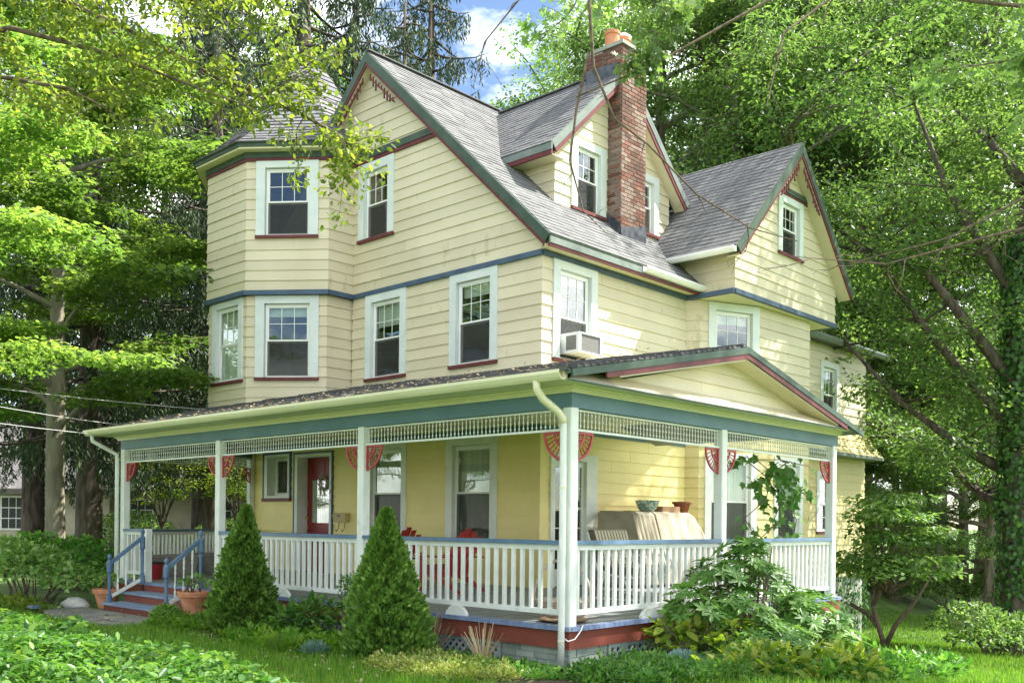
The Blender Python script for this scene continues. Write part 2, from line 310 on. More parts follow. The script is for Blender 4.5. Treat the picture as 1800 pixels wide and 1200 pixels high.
def siding(W, name, poly, holes, z0, m, parent, e=0.2, tb=0.023, tt=0.005, ext=(0, 0), core=True):
    """lapped boards, one object per course, over a backing sheet with the window openings left out"""
    lo = min(z for _, z in poly); hi = max(z for _, z in poly)
    mb = MB()
    for (a, b, c, d), za, zb in bands(poly, holes, lo, hi):
        mb.hexa([W.pt(a, 0, za), W.pt(b, 0, za), W.pt(b, -.09, za), W.pt(a, -.09, za), W.pt(c, 0, zb), W.pt(d, 0, zb), W.pt(d, -.09, zb), W.pt(c, -.09, zb)])
    wall = part(name, mb, m, parent)
    k0 = math.floor((lo-z0)/e); k = k0
    while z0+k*e < hi-0.005:
        za = max(z0+k*e, lo); zb = min(z0+(k+1)*e, hi); base = z0+k*e; k += 1
        if zb-za < 0.01: continue
        j = random.uniform(-.002, .002); bs = bands(poly, holes, za, zb)
        us = [x for (t, _, _) in bs for x in t]
        if not us: continue
        lo_u, hi_u = min(us), max(us); groups = []
        for t in bs:
            iv = (min(t[0][0], t[0][2]), max(t[0][1], t[0][3])); hit = [g for g in groups if g[0] < iv[1]-1e-3 and g[1] > iv[0]+1e-3]
            ng = [iv[0], iv[1], [t]]
            for g in hit: ng[0] = min(ng[0], g[0]); ng[1] = max(ng[1], g[1]); ng[2] += g[2]; groups.remove(g)
            groups.append(ng)
        pieces = []
        for g in groups:
            if g[1]-g[0] > 3.4:
                cuts = [g[0]]; x = g[0]+random.uniform(.9, 3.2)
                while x < g[1]-.6: cuts.append(x); x += 3.05
                cuts.append(g[1])
                for c0, c1 in zip(cuts, cuts[1:]):
                    lo_, hi_ = c0+(.0015 if c0 > g[0] else 0), c1-(.0015 if c1 < g[1] else 0); cl_ = lambda v: min(max(v, lo_), hi_)
                    pieces.append([((cl_(t[0]), cl_(t[1]), cl_(t[2]), cl_(t[3])), q0, q1) for t, q0, q1 in g[2] if max(t[1], t[3]) > lo_ and min(t[0], t[2]) < hi_])
            else: pieces.append(g[2])
        for pc in pieces:
            if not pc: continue
            mb = MB(); j = random.uniform(-.003, .003)
            for (a, b, c, d), q0, q1 in pc:
                t0 = tb+(tt-tb)*(q0-base)/e+j; t1 = tb+(tt-tb)*(q1-base)/e+j
                ea = ext[0] if a <= lo_u+1e-3 else 0; eb = ext[1] if b >= hi_u-1e-3 else 0
                mb.hexa([W.pt(a-ea*t0, t0, q0), W.pt(b+eb*t0, t0, q0), W.pt(b, -.002, q0), W.pt(a, -.002, q0),
                         W.pt(c-ea*t1, t1, q1), W.pt(d+eb*t1, t1, q1), W.pt(d, -.002, q1), W.pt(c, -.002, q1)])
            link('board', mb.mesh('board', m), wall)
    return wall
def window(W, u0, u1, z0, z1, parent, cas=0.12, ctop=None, sash='six', blind=0.0, sill=True, curt=False, casm=None, label=None, mid=0.5, screen=True, sillm=None, depth=0.0):
    """sash window with casing; returns (part, hole)"""
    casm = casm or M_TRIMW; ct = ctop if ctop is not None else cas
    a, b, c, d = u0+cas, u1-cas, z0, z1-ct
    mb = MB(); W.box(mb, u0, a, -.05, .042, z0, z1); W.box(mb, b, u1, -.05, .042, z0, z1); W.box(mb, a, b, -.05, .040, d, z1)
    W.box(mb, a, a+.012, -.13, -.05, c, d); W.box(mb, b-.012, b, -.13, -.05, c, d); W.box(mb, a, b, -.13, -.05, d-.012, d)
    win = part('window', mb, casm, parent)
    if label: win['label'] = label
    f = .035; mb = MB()
    for (q0, q1, s0, s1) in ((a+.012, a+.012+f, c, d-.012), (b-.012-f, b-.012, c, d-.012), (a+.012+f, b-.012-f, d-.012-f, d-.012), (a+.012+f, b-.012-f, c, c+f)):
        W.box(mb, q0, q1, -.085, -.028, s0, s1)
    link('frame', mb.mesh('frame', M_VINYL), win)
    ia, ib, ic, id_ = a+.012+f, b-.012-f, c+f, d-.012-f; zm = ic+(id_-ic)*mid
    s = .03; mb = MB()
    for (q0, q1, s0, s1) in ((ia, ia+s, zm, id_), (ib-s, ib, zm, id_), (ia+s, ib-s, id_-s, id_), (ia+s, ib-s, zm, zm+s)):
        W.box(mb, q0, q1, -.060, -.036, s0, s1)
    link('upper_sash', mb.mesh('upper_sash', M_VINYL), win); mb = MB()
    for (q0, q1, s0, s1) in ((ia, ia+s, ic, zm), (ib-s, ib, ic, zm), (ia+s, ib-s, zm-s, zm), (ia+s, ib-s, ic, ic+s)):
        W.box(mb, q0, q1, -.084, -.064, s0, s1)
    link('lower_sash', mb.mesh('lower_sash', M_VINYL), win)
    pa, pb, pc, pd = ia+s, ib-s, zm+s, id_-s
    if sash == 'six' or sash == 'twelve':
        def grid(pc, pd, n0):
            cols, rows = 3, 2; mb = MB(); mw = .012
            for i in range(1, cols): x = pa+(pb-pa)*i/cols; W.box(mb, x-mw/2, x+mw/2, n0-.006, n0+.006, pc, pd)
            for j in range(1, rows): z = pc+(pd-pc)*j/rows; W.box(mb, pa, pb, n0-.007, n0+.005, z-mw/2, z+mw/2)
            link('muntin', mb.mesh('muntin', M_VINYL), win)
            for i in range(cols):
                for j in range(rows):
                    mb = MB(); W.box(mb, pa+(pb-pa)*i/cols+.001, pa+(pb-pa)*(i+1)/cols-.001, n0-.003, n0-.001, pc+(pd-pc)*j/rows+.001, pc+(pd-pc)*(j+1)/rows-.001); link('pane', mb.mesh('pane', M_GLASS), win)
        grid(pc, pd, -.048)
        if sash == 'twelve': grid(ic+s, zm-s, -.074)
    elif sash == 'four':
        mb = MB(); zq = (pc+pd)/2; W.box(mb, pa, pb, -.054, -.042, zq-.012, zq+.012); zq = (ic+zm)/2; W.box(mb, pa, pb, -.08, -.068, zq-.012, zq+.012)
        link('muntin', mb.mesh('muntin', M_VINYL), win)
        mb = MB(); W.box(mb, pa, pb, -.051, -.049, pc, pd); link('pane', mb.mesh('pane', M_GLASS), win)
    else:
        mb = MB(); W.box(mb, pa, pb, -.049, -.046, pc, pd); link('pane', mb.mesh('pane', M_GLASS), win)
    if sash != 'twelve':
        mb = MB(); W.box(mb, pa, pb, -.075, -.072, ic+s, zm-s); link('pane', mb.mesh('pane', M_GLASS), win)
    if screen:
        mb = MB(); W.box(mb, ia+.004, ib-.004, -.045, -.043, ic, zm-.002); link('screen', mb.mesh('screen', M_SCR), win)
    if blind:
        mb = MB(); zz = id_
        while zz > id_-(id_-ic)*blind: W.box(mb, ia+.01, ib-.01, -.135, -.115, zz-.024, zz-.003); zz -= .024
        link('blind', mb.mesh('blind', M_BLIND), win)
    if curt:
        mb = MB(); n = 44; wv = [(ia-.32+(ib-ia+.55)*i/n) for i in range(n+1)]
        pts = [(x, -.125+.016*math.sin(i*2.4)+.008*math.sin(i*1.1)) for i, x in enumerate(wv)]
        mb.add([W.pt(x, y, ic-.02) for x, y in pts]+[W.pt(x, y, id_+.02) for x, y in pts], [(i, i+1, n+2+i, n+1+i) for i in range(n)])
        link('curtain', mb.mesh('curtain', M_CURT), win)
    if sill:
        mb = MB(); W.box(mb, u0-.005, u1+.005, -.05, .065, z0-.06, z0-.001); link('sill', mb.mesh('sill', sillm or M_MAROON), win)
    return (a-.008, b+.008, z0-.02, d+.008)
def tabs(mb, tint, bl, br, tl, tr, N, ntab, t0=0.012, t1=0.003, gap=0.006, ragged=0.0):
    bl, br, tl, tr = Vector(bl), Vector(br), Vector(tl), Vector(tr); N = Vector(N)
    off = random.random()
    edges = [0]+[(i+off)/ntab for i in range(ntab+1) if 0.02 < (i+off)/ntab < 0.98]+[1]
    wid = (br-bl).length+1e-6
    for a, b in zip(edges, edges[1:]):
        g = gap/2/wid; t = t0+random.uniform(-.003, .006)*(1+ragged*2); dn = (bl-tl)*random.uniform(0, .05+ragged*.15)
        p = bl.lerp(br, min(a+g, 1))+dn; q = bl.lerp(br, max(b-g, 0))+dn; r = tl.lerp(tr, b); s = tl.lerp(tr, a)
        k = len(mb.v)
        for x in (p, q, p+N*t, q+N*t, r+N*t1, s+N*t1): mb.v.append((x.x, x.y, x.z))
        mb.f += [(k+2, k+3, k+4, k+5), (k, k+1, k+3, k+2), (k, k+2, k+5), (k+1, k+4, k+3)]
        tint += [random.random()]*6
def set_tint(me, tint):
    at = me.attributes.new('tint', 'FLOAT', 'POINT'); at.data.foreach_set('value', np.asarray(tint, dtype=np.float32))
def roof_plane(name, pts, parent, m, e=0.14, tw=0.30, thick=0.04, ragged=0.0, under=None, lift=0.0):
    """pts: plane polygon whose first edge is the eave; deck slab plus shingle courses over it"""
    P = [Vector(p) for p in pts]; A = (P[1]-P[0]).normalized()
    N = (P[1]-P[0]).cross(P[-1]-P[0]).normalized()
    if N.z < 0: N = -N
    S = N.cross(A).normalized()
    if S.z < 0: S = -S
    poly = [((p-P[0]).dot(A), (p-P[0]).dot(S)) for p in P]
    mb = MB(); mb.prism(P, -N*thick); deck = part(name, mb, under or M_GREYG, parent)
    hi = max(s for _, s in poly); k = 0; mb = MB(); tint = []
    while k*e < hi-0.01:
        za, zb = k*e, min((k+1)*e, hi); k += 1
        for (a, b, c, d), q0, q1 in bands(poly, [], za, zb):
            w3 = lambda u, s: P[0]+A*u+S*s+N*lift
            f0 = (q0-za)/e
            tabs(mb, tint, w3(a, q0), w3(b, q0), w3(c, q1), w3(d, q1), N, max(1, int(max(b-a, d-c)/tw)), t0=0.011-.008*f0, ragged=ragged)
    me = mb.mesh('shingles', m); set_tint(me, tint); s = link('shingles', me, deck); s['kind'] = 'stuff'; return deck

# ------------------------------------------------------------------ the house
YF, XR, XL = 4.18, -4.10, -12.95
house = thing('house', 'pale yellow two and a half storey house with corner turret and wrap-around porch', 'house', (-8.0, 8.0, -0.5))
Wf = Wall((XL, YF), (XR, YF))          # street front, u = x - XL
Wr = Wall((XR, YF), (XR, 17.1))        # right flank, u = y - YF
fx = lambda x: x-XL
ry = lambda y: y-YF
# --- ground floor front
holes = []
holes.append(window(Wf, fx(-8.62), fx(-7.42), .74, 2.60, house, cas=.14, sash='one', curt=True, sill=True, casm=M_WHITE, sillm=M_WHITE, screen=True, mid=.5))
holes.append(window(Wf, fx(-6.33), fx(-5.05), .74, 2.60, house, cas=.17, sash='one', curt=True, sill=True, casm=M_WHITE, sillm=M_WHITE, screen=True, mid=.5))
hd = (fx(-10.93), fx(-9.80), 0.0, 2.40); hs = (fx(-12.08), fx(-11.30), 1.60, 2.44)
siding(Wf, 'porch_front_wall', [(fx(-12.7), 0), (fx(XR), 0), (fx(XR), 2.9), (fx(-12.7), 2.9)], holes+[(hd[0]-.01, hd[1]+.01, 0, hd[3]+.01), (hs[0]-.01, hs[1]+.01, hs[2]-.01, hs[3]+.01)], 0.0, M_YELLOW, house, ext=(0, 1))
mb = MB(); Wf.box(mb, fx(-12.7), fx(XR)+.02, 0, .035, 2.60, 2.70); part('frieze', mb, M_BEAM, house)
# --- front door
mb = MB(); u0, u1 = hd[0], hd[1]
Wf.box(mb, u0-.14, u0-.10, 0, .05, 0, 2.50); Wf.box(mb, u1+.07, u1+.11, 0, .05, 0, 2.50); Wf.box(mb, u0-.14, u1+.11, 0, .052, 2.47, 2.51)
part('door_trim', mb, M_BLUE, house)
mb = MB(); Wf.box(mb, u0-.10, u0, -.24, .045, 0, 2.47); Wf.box(mb, u1, u1+.07, -.24, .045, 0, 2.47); Wf.box(mb, u0, u1, -.24, .045, 2.40, 2.47)
dc = part('door_casing', mb, M_WHITE, house)
DN = -.22   # door face depth
mb = MB(); Wf.box(mb, u0, u1, DN-.04, DN-.012, .01, 2.40)
for (a, b, c, d) in ((u0, u0+.17, .01, 2.40), (u1-.17, u1, .01, 2.40), (u0+.17, u1-.17, .01, .24), (u0+.17, u1-.17, .82, 1.02), (u0+.17, u1-.17, 1.93, 2.03), (u0+.17, u1-.17, 2.30, 2.40), ((u0+u1)/2-.04, (u0+u1)/2+.04, 2.03, 2.30), ((u0+u1)/2-.04, (u0+u1)/2+.04, .24, .82)):
    Wf.box(mb, a, b, DN-.012, DN, c, d)
door = part('door', mb, M_DOOR, house)
mb = MB(); n = 30; xs = [u0+.18+(u1-u0-.36)*i/n for i in range(n+1)]; pts = [(x, DN-.008+.006*math.sin(i*2.1)) for i, x in enumerate(xs)]
mb.add([Wf.pt(x, y, 1.03) for x, y in pts]+[Wf.pt(x, y, 1.92) for x, y in pts], [(i, i+1, n+2+i, n+1+i) for i in range(n)]); link('curtain', mb.mesh('curtain', M_DCURT), door)
mb = MB(); Wf.box(mb, u0+.172, u1-.172, DN+.002, DN+.005, 1.022, 1.928); link('pane', mb.mesh('pane', M_GLASS), door)
for zz, r in ((1.42, .03), (1.12, .038), (.90, .026)):
    mb = MB(); mb.tube([Wf.pt(u0+.07, DN+.001, zz), Wf.pt(u0+.07, DN+.03, zz), Wf.pt(u0+.07, DN+.06, zz)], [r, r*.7, r*.9], 10); link('knob', mb.mesh('knob', M_BRASS, True), door)
# house number on the casing: 1 2 1, each figure on its own little plate
def seg_digit(mb, ch, u, z, s, n0):
    B = {'1': [(.42, .60, 0, 1)], '2': [(.05, .95, .86, 1), (.75, .95, .5, .86), (.05, .95, .43, .57), (.05, .25, .14, .43), (.05, .95, 0, .14)]}[ch]
    for a, b, c, d in B: Wf.box(mb, u+a*s*.6, u+b*s*.6, n0, n0+.004, z+c*s, z+d*s)
for i, ch in enumerate('121'):
    mb = MB(); Wf.box(mb, u1+.008, u1+.062, .0455, .049, 1.80-i*.19, 1.92-i*.19); pl = link('number_plate', mb.mesh('number_plate', M_VINYL), dc)
    mb = MB(); seg_digit(mb, ch, u1+.016, 1.82-i*.19, .08, .0492); link('numeral', mb.mesh('numeral', M_BLACK), dc)
# --- small leaded window beside the door
a, b, c, d = hs
mb = MB(); Wf.box(mb, a-.17, a-.12, 0, .05, c-.05, d+.10); Wf.box(mb, b+.07, b+.12, 0, .05, c-.05, d+.10); Wf.box(mb, a-.17, b+.12, 0, .052, d+.06, d+.11); part('window_trim', mb, M_BLUE, house)
mb = MB(); Wf.box(mb, a-.12, a, -.20, .044, c-.05, d+.06); Wf.box(mb, b, b+.07, -.20, .044, c-.05, d+.06); Wf.box(mb, a, b, -.20, .044, d, d+.06); Wf.box(mb, a, b, -.20, .044, c-.05, c)
Wf.box(mb, a, a+.10, -.20, -.16, c, d); Wf.box(mb, b-.06, b, -.20, -.16, c, d); Wf.box(mb, a+.1, b-.06, -.20, -.16, d-.07, d); Wf.box(mb, a+.1, b-.06, -.20, -.16, c, c+.07)
sw = part('window', mb, M_WHITE, house); sw['label'] = 'small dark leaded window beside the front door'
mb = MB(); Wf.box(mb, a+.1, b-.06, -.19, -.185, c+.07, d-.07); link('pane', mb.mesh('pane', M_GLASS), sw)
mb = MB(); Wf.box(mb, a+.1, b-.06, -.26, -.25, c+.07, d-.07); link('backing', mb.mesh('backing', M_DARK), sw)
mb = MB()
for i in range(-6, 12):
    for sg in (1, -1):
        p = []; x0 = a+.1+i*.09
        for t in (0, 1): p.append((x0+(sg*t*(d-c-.14)*.6)+(0 if sg > 0 else .3), c+.07+t*(d-c-.14)))
        (x1, z1), (x2, z2) = p; ux0, ux1 = a+.1, b-.06
        if x1 == x2: continue
        ts = sorted(((ux0-x1)/(x2-x1), (ux1-x1)/(x2-x1))); t0, t1 = max(0, ts[0]), min(1, ts[1])
        if t1-t0 > .05: mb.bar(Wf.pt(x1+(x2-x1)*t0, -.182, z1+(z2-z1)*t0), Wf.pt(x1+(x2-x1)*t1, -.182, z1+(z2-z1)*t1), .006, .006)
link('leading', mb.mesh('leading', M_TIMBER), sw)
mb = MB(); Wf.box(mb, a-.17, b+.12, 0, .075, c-.12, c-.05); link('sill', mb.mesh('sill', M_MAROON), sw)
# --- second floor front
holes = [window(Wf, fx(-8.69), fx(-7.48), 3.86, 5.49, house, cas=.17, ctop=.15, blind=.30), window(Wf, fx(-6.28), fx(-5.09), 3.87, 5.49, house, cas=.17, ctop=.15, blind=.14)]
siding(Wf, 'second_floor_front_wall', [(fx(-9.13), 3.3), (fx(XR), 3.3), (fx(XR), 5.49), (fx(-9.13), 5.49)], holes, 3.29, M_CREAM, house, ext=(0, 1))
# --- third floor front with gable
RX, RZ, RS = -8.54, 10.22, 0.937     # ridge, slope
zr = lambda x: RZ-RS*abs(x-RX)
und = .24
poly = [(fx(-13.0), 5.58), (fx(XR), 5.58), (fx(XR), zr(XR)-und), (fx(RX), RZ-und), (fx(-13.0), zr(-13.0)-und)]
hole3 = window(Wf, fx(-8.95), fx(-7.87), 6.62, 8.11, house, cas=.18, ctop=.17, label='attic window with a lit lamp inside')
siding(Wf, 'gable_wall', poly, [hole3], 5.58, M_CREAM, house, ext=(0, 1))
def band_on(W, name, u0, u1, z0, z1, n, m, parent): mb = MB(); W.box(mb, u0, u1, 0, n, z0, z1); return part(name, mb, m, parent)
hw = lambda z: (RZ-und-z)/RS
mb = MB(); W = Wf
for (z0, z1, n, m, nm) in ((8.19, 8.32, .06, M_GREEN, 'green_band'), (8.12, 8.19, .045, M_MAROON, 'maroon_band')):
    mb = MB(); a0, a1 = fx(RX)-hw(z0)+.01, fx(RX)+hw(z0)-.01; c0, c1 = fx(RX)-hw(z1)+.01, fx(RX)+hw(z1)-.01; a0 = c0 = fx(-9.35)
    mb.hexa([W.pt(a0, n, z0), W.pt(a1, n, z0), W.pt(a1, 0, z0), W.pt(a0, 0, z0), W.pt(c0, n, z1), W.pt(c1, n, z1), W.pt(c1, 0, z1), W.pt(c0, 0, z1)]); part(nm, mb, m, house)
# --- right flank second floor; dark soffit strip between band and eave
hw1 = window(Wr, ry(4.44), ry(5.62), 3.84, 5.49, house, cas=.17, ctop=.14, blind=.1, sash='six', mid=.47, label='window holding an air conditioner')
siding(Wr, 'second_floor_side_wall', [(0, 3.3), (ry(8.55), 3.3), (ry(8.55), 5.49), (0, 5.49)], [hw1], 3.29, M_CREAM, house, ext=(1, 0))
siding(Wr, 'attic_side_wall', [(0, 5.58), (ry(8.55), 5.58), (ry(8.55), 5.80), (0, 5.80)], [], 5.58, M_CREAM, house, e=.3, ext=(1, 0))
# --- right flank ground floor with glazed door
hf = (ry(4.52), ry(5.36), 0.0, 2.14)
siding(Wr, 'porch_side_wall', [(0, 0), (ry(8.5), 0), (ry(8.5), 2.9), (0, 2.9)], [(hf[0]-.01, hf[1]+.01, 0, hf[3]+.01)], 0.0, M_YELLOW, house, ext=(1, 0))
mb = MB(); Wr.box(mb, 0, ry(8.5), 0, .035, 2.60, 2.70); part('frieze', mb, M_BEAM, house)
mb = MB(); Wr.box(mb, ry(4.41), ry(4.52), -.06, .05, 0, 2.26); Wr.box(mb, ry(5.36), ry(5.66), -.06, .05, 0, 2.26); Wr.box(mb, ry(4.52), ry(5.36), -.06, .048, 2.14, 2.26)
part('door_casing', mb, M_WHITE, house)
mb = MB(); a, b = hf[0], hf[1]
for (p, q) in ((a, (a+b)/2-.003), ((a+b)/2+.003, b)):
    for (s0, s1, z0, z1) in ((p, p+.07, .01, 2.13), (q-.07, q, .01, 2.13), (p+.07, q-.07, .01, .3), (p+.07, q-.07, 2.03, 2.13)): Wr.box(mb, s0, s1, -.05, -.015, z0, z1)
    for i in range(1, 5): z = .3+1.73*i/5; Wr.box(mb, p+.07, q-.07, -.042, -.024, z-.01, z+.01)
fd = part('glazed_door', mb, M_WHITE, house)
for (p, q) in ((a, (a+b)/2-.003), ((a+b)/2+.003, b)):
    for i in range(5): mb = MB(); Wr.box(mb, p+.07, q-.07, -.035, -.031, .3+1.73*i/5+.011, .3+1.73*(i+1)/5-.011); link('pane', mb.mesh('pane', M_GLASS), fd)
# --- blue belt course all round
BAND = [(-13.2, 4.2), (-13.2, 3.57), (-11.9, 2.52), (-10.44, 2.52), (-9.10, 3.54), (-9.10, YF), (XR, YF), (XR, 8.52), (-3.05, 8.52), (-3.05, 12.9), (-4.1, 12.9)]
def band_loop(name, pts, z0, z1, out, m, close=False):
    mb = MB()
    for i in range(len(pts)-1):
        W = Wall(pts[i], pts[i+1]); W.box(mb, -.0, W.L+(out if i < len(pts)-2 else 0)*.5, -.03, out, z0, z1)
    return part(name, mb, m, house)
band_loop('belt_course', BAND, 5.49, 5.578, .055, M_BLUE)
# --- turret: upper drum slightly wider than the lower one
V = [(-13.2, 3.57), (-11.9, 2.55), (-10.44, 2.55), (-9.13, 3.57), (-9.13, 5.2), (-10.44, 6.2), (-11.9, 6.2), (-13.2, 5.2)]
TC = (-11.165, 4.37)
VL = [((x-TC[0])*.975+TC[0], (y-TC[1])*.975+TC[1]) for x, y in V]
def drum(pts, z0, z1, zb, wins, name):
    for i in range(8):
        if i in (4, 5): continue
        W = Wall(pts[i], pts[(i+1) % 8]); h = []
        for (k, a, b, c, d, kw) in wins:
            if k == i: h.append(window(W, a, b, c, d, house, **kw))
        top = z1; L = W.L
        if i == 3: L = YF-pts[3][1]+.02
        siding(W, name, [(0, z0), (L, z0), (L, top), (0, top)], h, zb, M_CREAM, house, ext=(.4, .4))
drum(V, 5.58, 8.14, 5.58, [(2, .20, 1.455, 6.66, 8.12, dict(cas=.18, ctop=.13, label='turret attic window facing the lawn corner'))], 'turret_wall')
drum(VL, 3.2, 5.49, 3.29, [(1, .16, 1.31, 3.86, 5.48, dict(cas=.15, ctop=.12, screen=False, curt=True)), (2, .18, 1.46, 3.88, 5.485, dict(cas=.18, ctop=.15, blind=.13))], 'turret_wall')
def ring(name, z0, z1, s0, s1, m):
    """eight-sided ring whose plan is the turret plan scaled about its centre"""
    mb = MB(); sc = lambda p, s: ((p[0]-TC[0])*s+TC[0], (p[1]-TC[1])*s+TC[1])
    for i in range(8):
        a, b = V[i], V[(i+1) % 8]
        o0, o1, i1, i0 = sc(a, s1), sc(b, s1), sc(b, s0), sc(a, s0)
        mb.hexa([(*o0, z0), (*o1, z0), (*i1, z0), (*i0, z0), (*o0, z1), (*o1, z1), (*i1, z1), (*i0, z1)])
    return part(name, mb, m, house)
ring('maroon_band', 8.12, 8.18, .99, 1.022, M_MAROON); ring('green_band', 8.18, 8.29, .99, 1.03, M_GREEN)
ring('soffit', 8.29, 8.325, .99, 1.13, M_CEIL); ring('fascia', 8.325, 8.40, 1.10, 1.145, M_GREEN)
PROF = [(1.165, 8.40), (1.02, 8.62), (.86, 8.90), (.70, 9.22), (.55, 9.58), (.42, 9.98), (.31, 10.36), (.22, 10.62), (.13, 10.77), (.02, 10.83)]
AP = (-11.08, 4.40)
def tp(i, r, z):
    x, y = V[i % 8]; k = min(1, max(0, (z-8.4)/2.4)); cx = TC[0]+(AP[0]-TC[0])*k; cyy = TC[1]+(AP[1]-TC[1])*k
    return Vector((cx+(x-TC[0])*r, cyy+(y-TC[1])*r, z))
mb = MB()
for (r0, z0), (r1, z1) in zip(PROF, PROF[1:]):
    for i in range(8): mb.add([tp(i, r0, z0), tp(i+1, r0, z0), tp(i+1, r1, z1), tp(i, r1, z1)], [(0, 1, 2, 3)])
mb.add([tp(i, 1.165, 8.398) for i in range(8)], [tuple(range(8))[::-1]])
troof = part('turret_roof', mb, M_SLATE, house)
def prof_at(t):
    L = [math.hypot((b[0]-a[0])*1.85, b[1]-a[1]) for a, b in zip(PROF, PROF[1:])]; s = t*sum(L)
    for (a, b), l in zip(zip(PROF, PROF[1:]), L):
        if s <= l+1e-9: k = s/l; return a[0]+(b[0]-a[0])*k, a[1]+(b[1]-a[1])*k
        s -= l
    return PROF[-1]
NC = 23; smb, stint = MB(), []
for i in range(8):
    for c in range(NC):
        r0, z0 = prof_at(c/NC); r1, z1 = prof_at(min(1, (c+1)/NC)); bl, br, tl, tr = tp(i, r0, z0), tp(i+1, r0, z0), tp(i, r1, z1), tp(i+1, r1, z1)
        N = (br-bl).cross(tl-bl).normalized()
        nt = max(1, int((br-bl).length/.34))
        if i in (1, 2, 3, 0) and nt > 1:
            e = [0]+sorted(min(.97, max(.03, (k+random.random()*.5+.25*(c % 2))/nt)) for k in range(1 if c % 2 else 1, nt+(0 if c % 2 else 0)))+[1]
            for a, b in zip(e, e[1:]):
                if b-a < .03: continue
                m1, t1 = MB(), []
                tabs(m1, t1, bl.lerp(br, a), bl.lerp(br, b), tl.lerp(tr, a), tl.lerp(tr, b), N, 1, t0=.02, gap=.008)
                m1.v = m1.v[:6]*1 if len(m1.v) < 6 else m1.v; me = m1.mesh('shingle', M_SLATE); set_tint(me, [random.random()]*len(m1.v)); link('shingle', me, troof)
        else: tabs(smb, stint, bl, br, tl, tr, N, nt, t0=.02)
me = smb.mesh('far_shingles', M_SLATE); set_tint(me, stint); o = link('far_shingles', me, troof); o['kind'] = 'stuff'
# --- main roof
EX, YG, YB = -3.77, 4.0, 13.0
ez = zr(EX)
roof = roof_plane('main_roof', [(EX, YG, ez), (EX, 8.8, ez), (RX, YB, RZ), (RX, YG, RZ)], house, M_SHING, under=M_GREYG) if False else None
N1 = Vector((RS, 0, 1)).normalized()
roof = roof_plane('main_roof', [(EX, YG, ez), (EX, 8.85, ez), (-5.6, 10.75, zr(-5.6)), (RX, YB, RZ), (RX, YG, RZ)], house, M_SHING)
exl = RX-(EX-RX)
roof_plane('main_roof', [(exl, YB, ez), (exl, YG, ez), (RX, YG, RZ), (RX, YB, RZ)], house, M_SHING, e=.3)
mb = MB(); mb.bar((RX, YG-.01, RZ+.012), (RX, YB, RZ+.012), .16, .02); part('ridge_cap', mb, M_SHING, house)
def rake(name, apex, lo, axis, w, thick, m, off=0.0, d0=0.0):
    """sloping board under a roof edge: apex and lower end in the gable plane; axis = outward unit; hangs w below the surface starting d0 down"""
    A, L = Vector(apex), Vector(lo); S = (L-A).normalized(); ax = Vector(axis); Nn = S.cross(ax)
    if Nn.z > 0: Nn = -Nn
    c = abs(S.z)/max(1e-6, math.hypot(S.x, S.y))
    def top(d): return A+Vector((0, 0, -d*math.sqrt(1+c*c)))
    p = [top(d0), top(d0+w), L+Nn*(d0+w), L+Nn*d0]
    q = [v+ax*off for v in p]; mb = MB(); mb.prism(q, -ax*thick); return part(name, mb, m, house)
for sx in (1, -1):
    lo = (RX+sx*(EX-RX), YG, ez)
    rake('rake_board', (RX, YG, RZ-.01), (lo[0], lo[1], lo[2]-.01), (0, -1, 0), .155, .03, M_GREEN, off=.03)
    rake('rake_moulding', (RX, YG, RZ-.01), (lo[0], lo[1], lo[2]-.01), (0, -1, 0), .055, .03, M_MAROON, off=.02, d0=.155)
    rake('rake_soffit', (RX, YG, RZ-.01), (lo[0], lo[1], lo[2]-.01), (0, -1, 0), .03, .20, M_CREAM, off=-.008, d0=.18)
mb = MB(); mb.box(EX-.03, EX+.005, YG+.0, 8.9, ez-.15, ez-.045); part('fascia', mb, M_GREYG, house)
mb = MB(); mb.box(EX-.05, EX-.012, YG+.0, 8.9, ez-.20, ez-.15); part('fascia_moulding', mb, M_MAROON, house)
mb = MB(); mb.hexa([(XR, YF, 5.59), (EX-.05, YF-.15, 5.575), (EX-.05, 8.55, 5.575), (XR, 8.55, 5.59), (XR, YF, 5.62), (EX-.05, YF-.15, 5.62), (EX-.05, 8.55, 5.62), (XR, 8.55, 5.62)]); part('soffit', mb, M_CEIL, house)
def gutter(name, a, b, m, w=.11, h=.10, out=(1, 0, 0), parent=house):
    a, b = Vector(a), Vector(b); o = Vector(out)
    prof = [(0, 0), (0, -h), (w*.55, -h), (w*.8, -h*.72), (w, -h*.35), (w, 0), (w-.012, 0), (w-.012, -h*.35), (w*.72, -h*.64), (w*.5, -h*.86), (.012, -h*.86), (.012, 0)]
    mb = MB(); n = len(prof)
    vs = [a+o*p+Vector((0, 0, q)) for p, q in prof]+[b+o*p+Vector((0, 0, q)) for p, q in prof]
    mb.add(vs, [(i, (i+1) % n, n+(i+1) % n, n+i) for i in range(n)]+[(0, 1, 10, 11), (1, 2, 9, 10), (2, 3, 8, 9), (3, 4, 7, 8), (4, 5, 6, 7), (n, n+11, n+10, n+1), (n+1, n+10, n+9, n+2), (n+2, n+9, n+8, n+3), (n+3, n+8, n+7, n+4), (n+4, n+7, n+6, n+5)])
    return part(name, mb, m, parent)
gutter('gutter', (EX+.008, 6.55, ez-.03), (EX+.008, 8.92, ez-.045), M_VINYL)
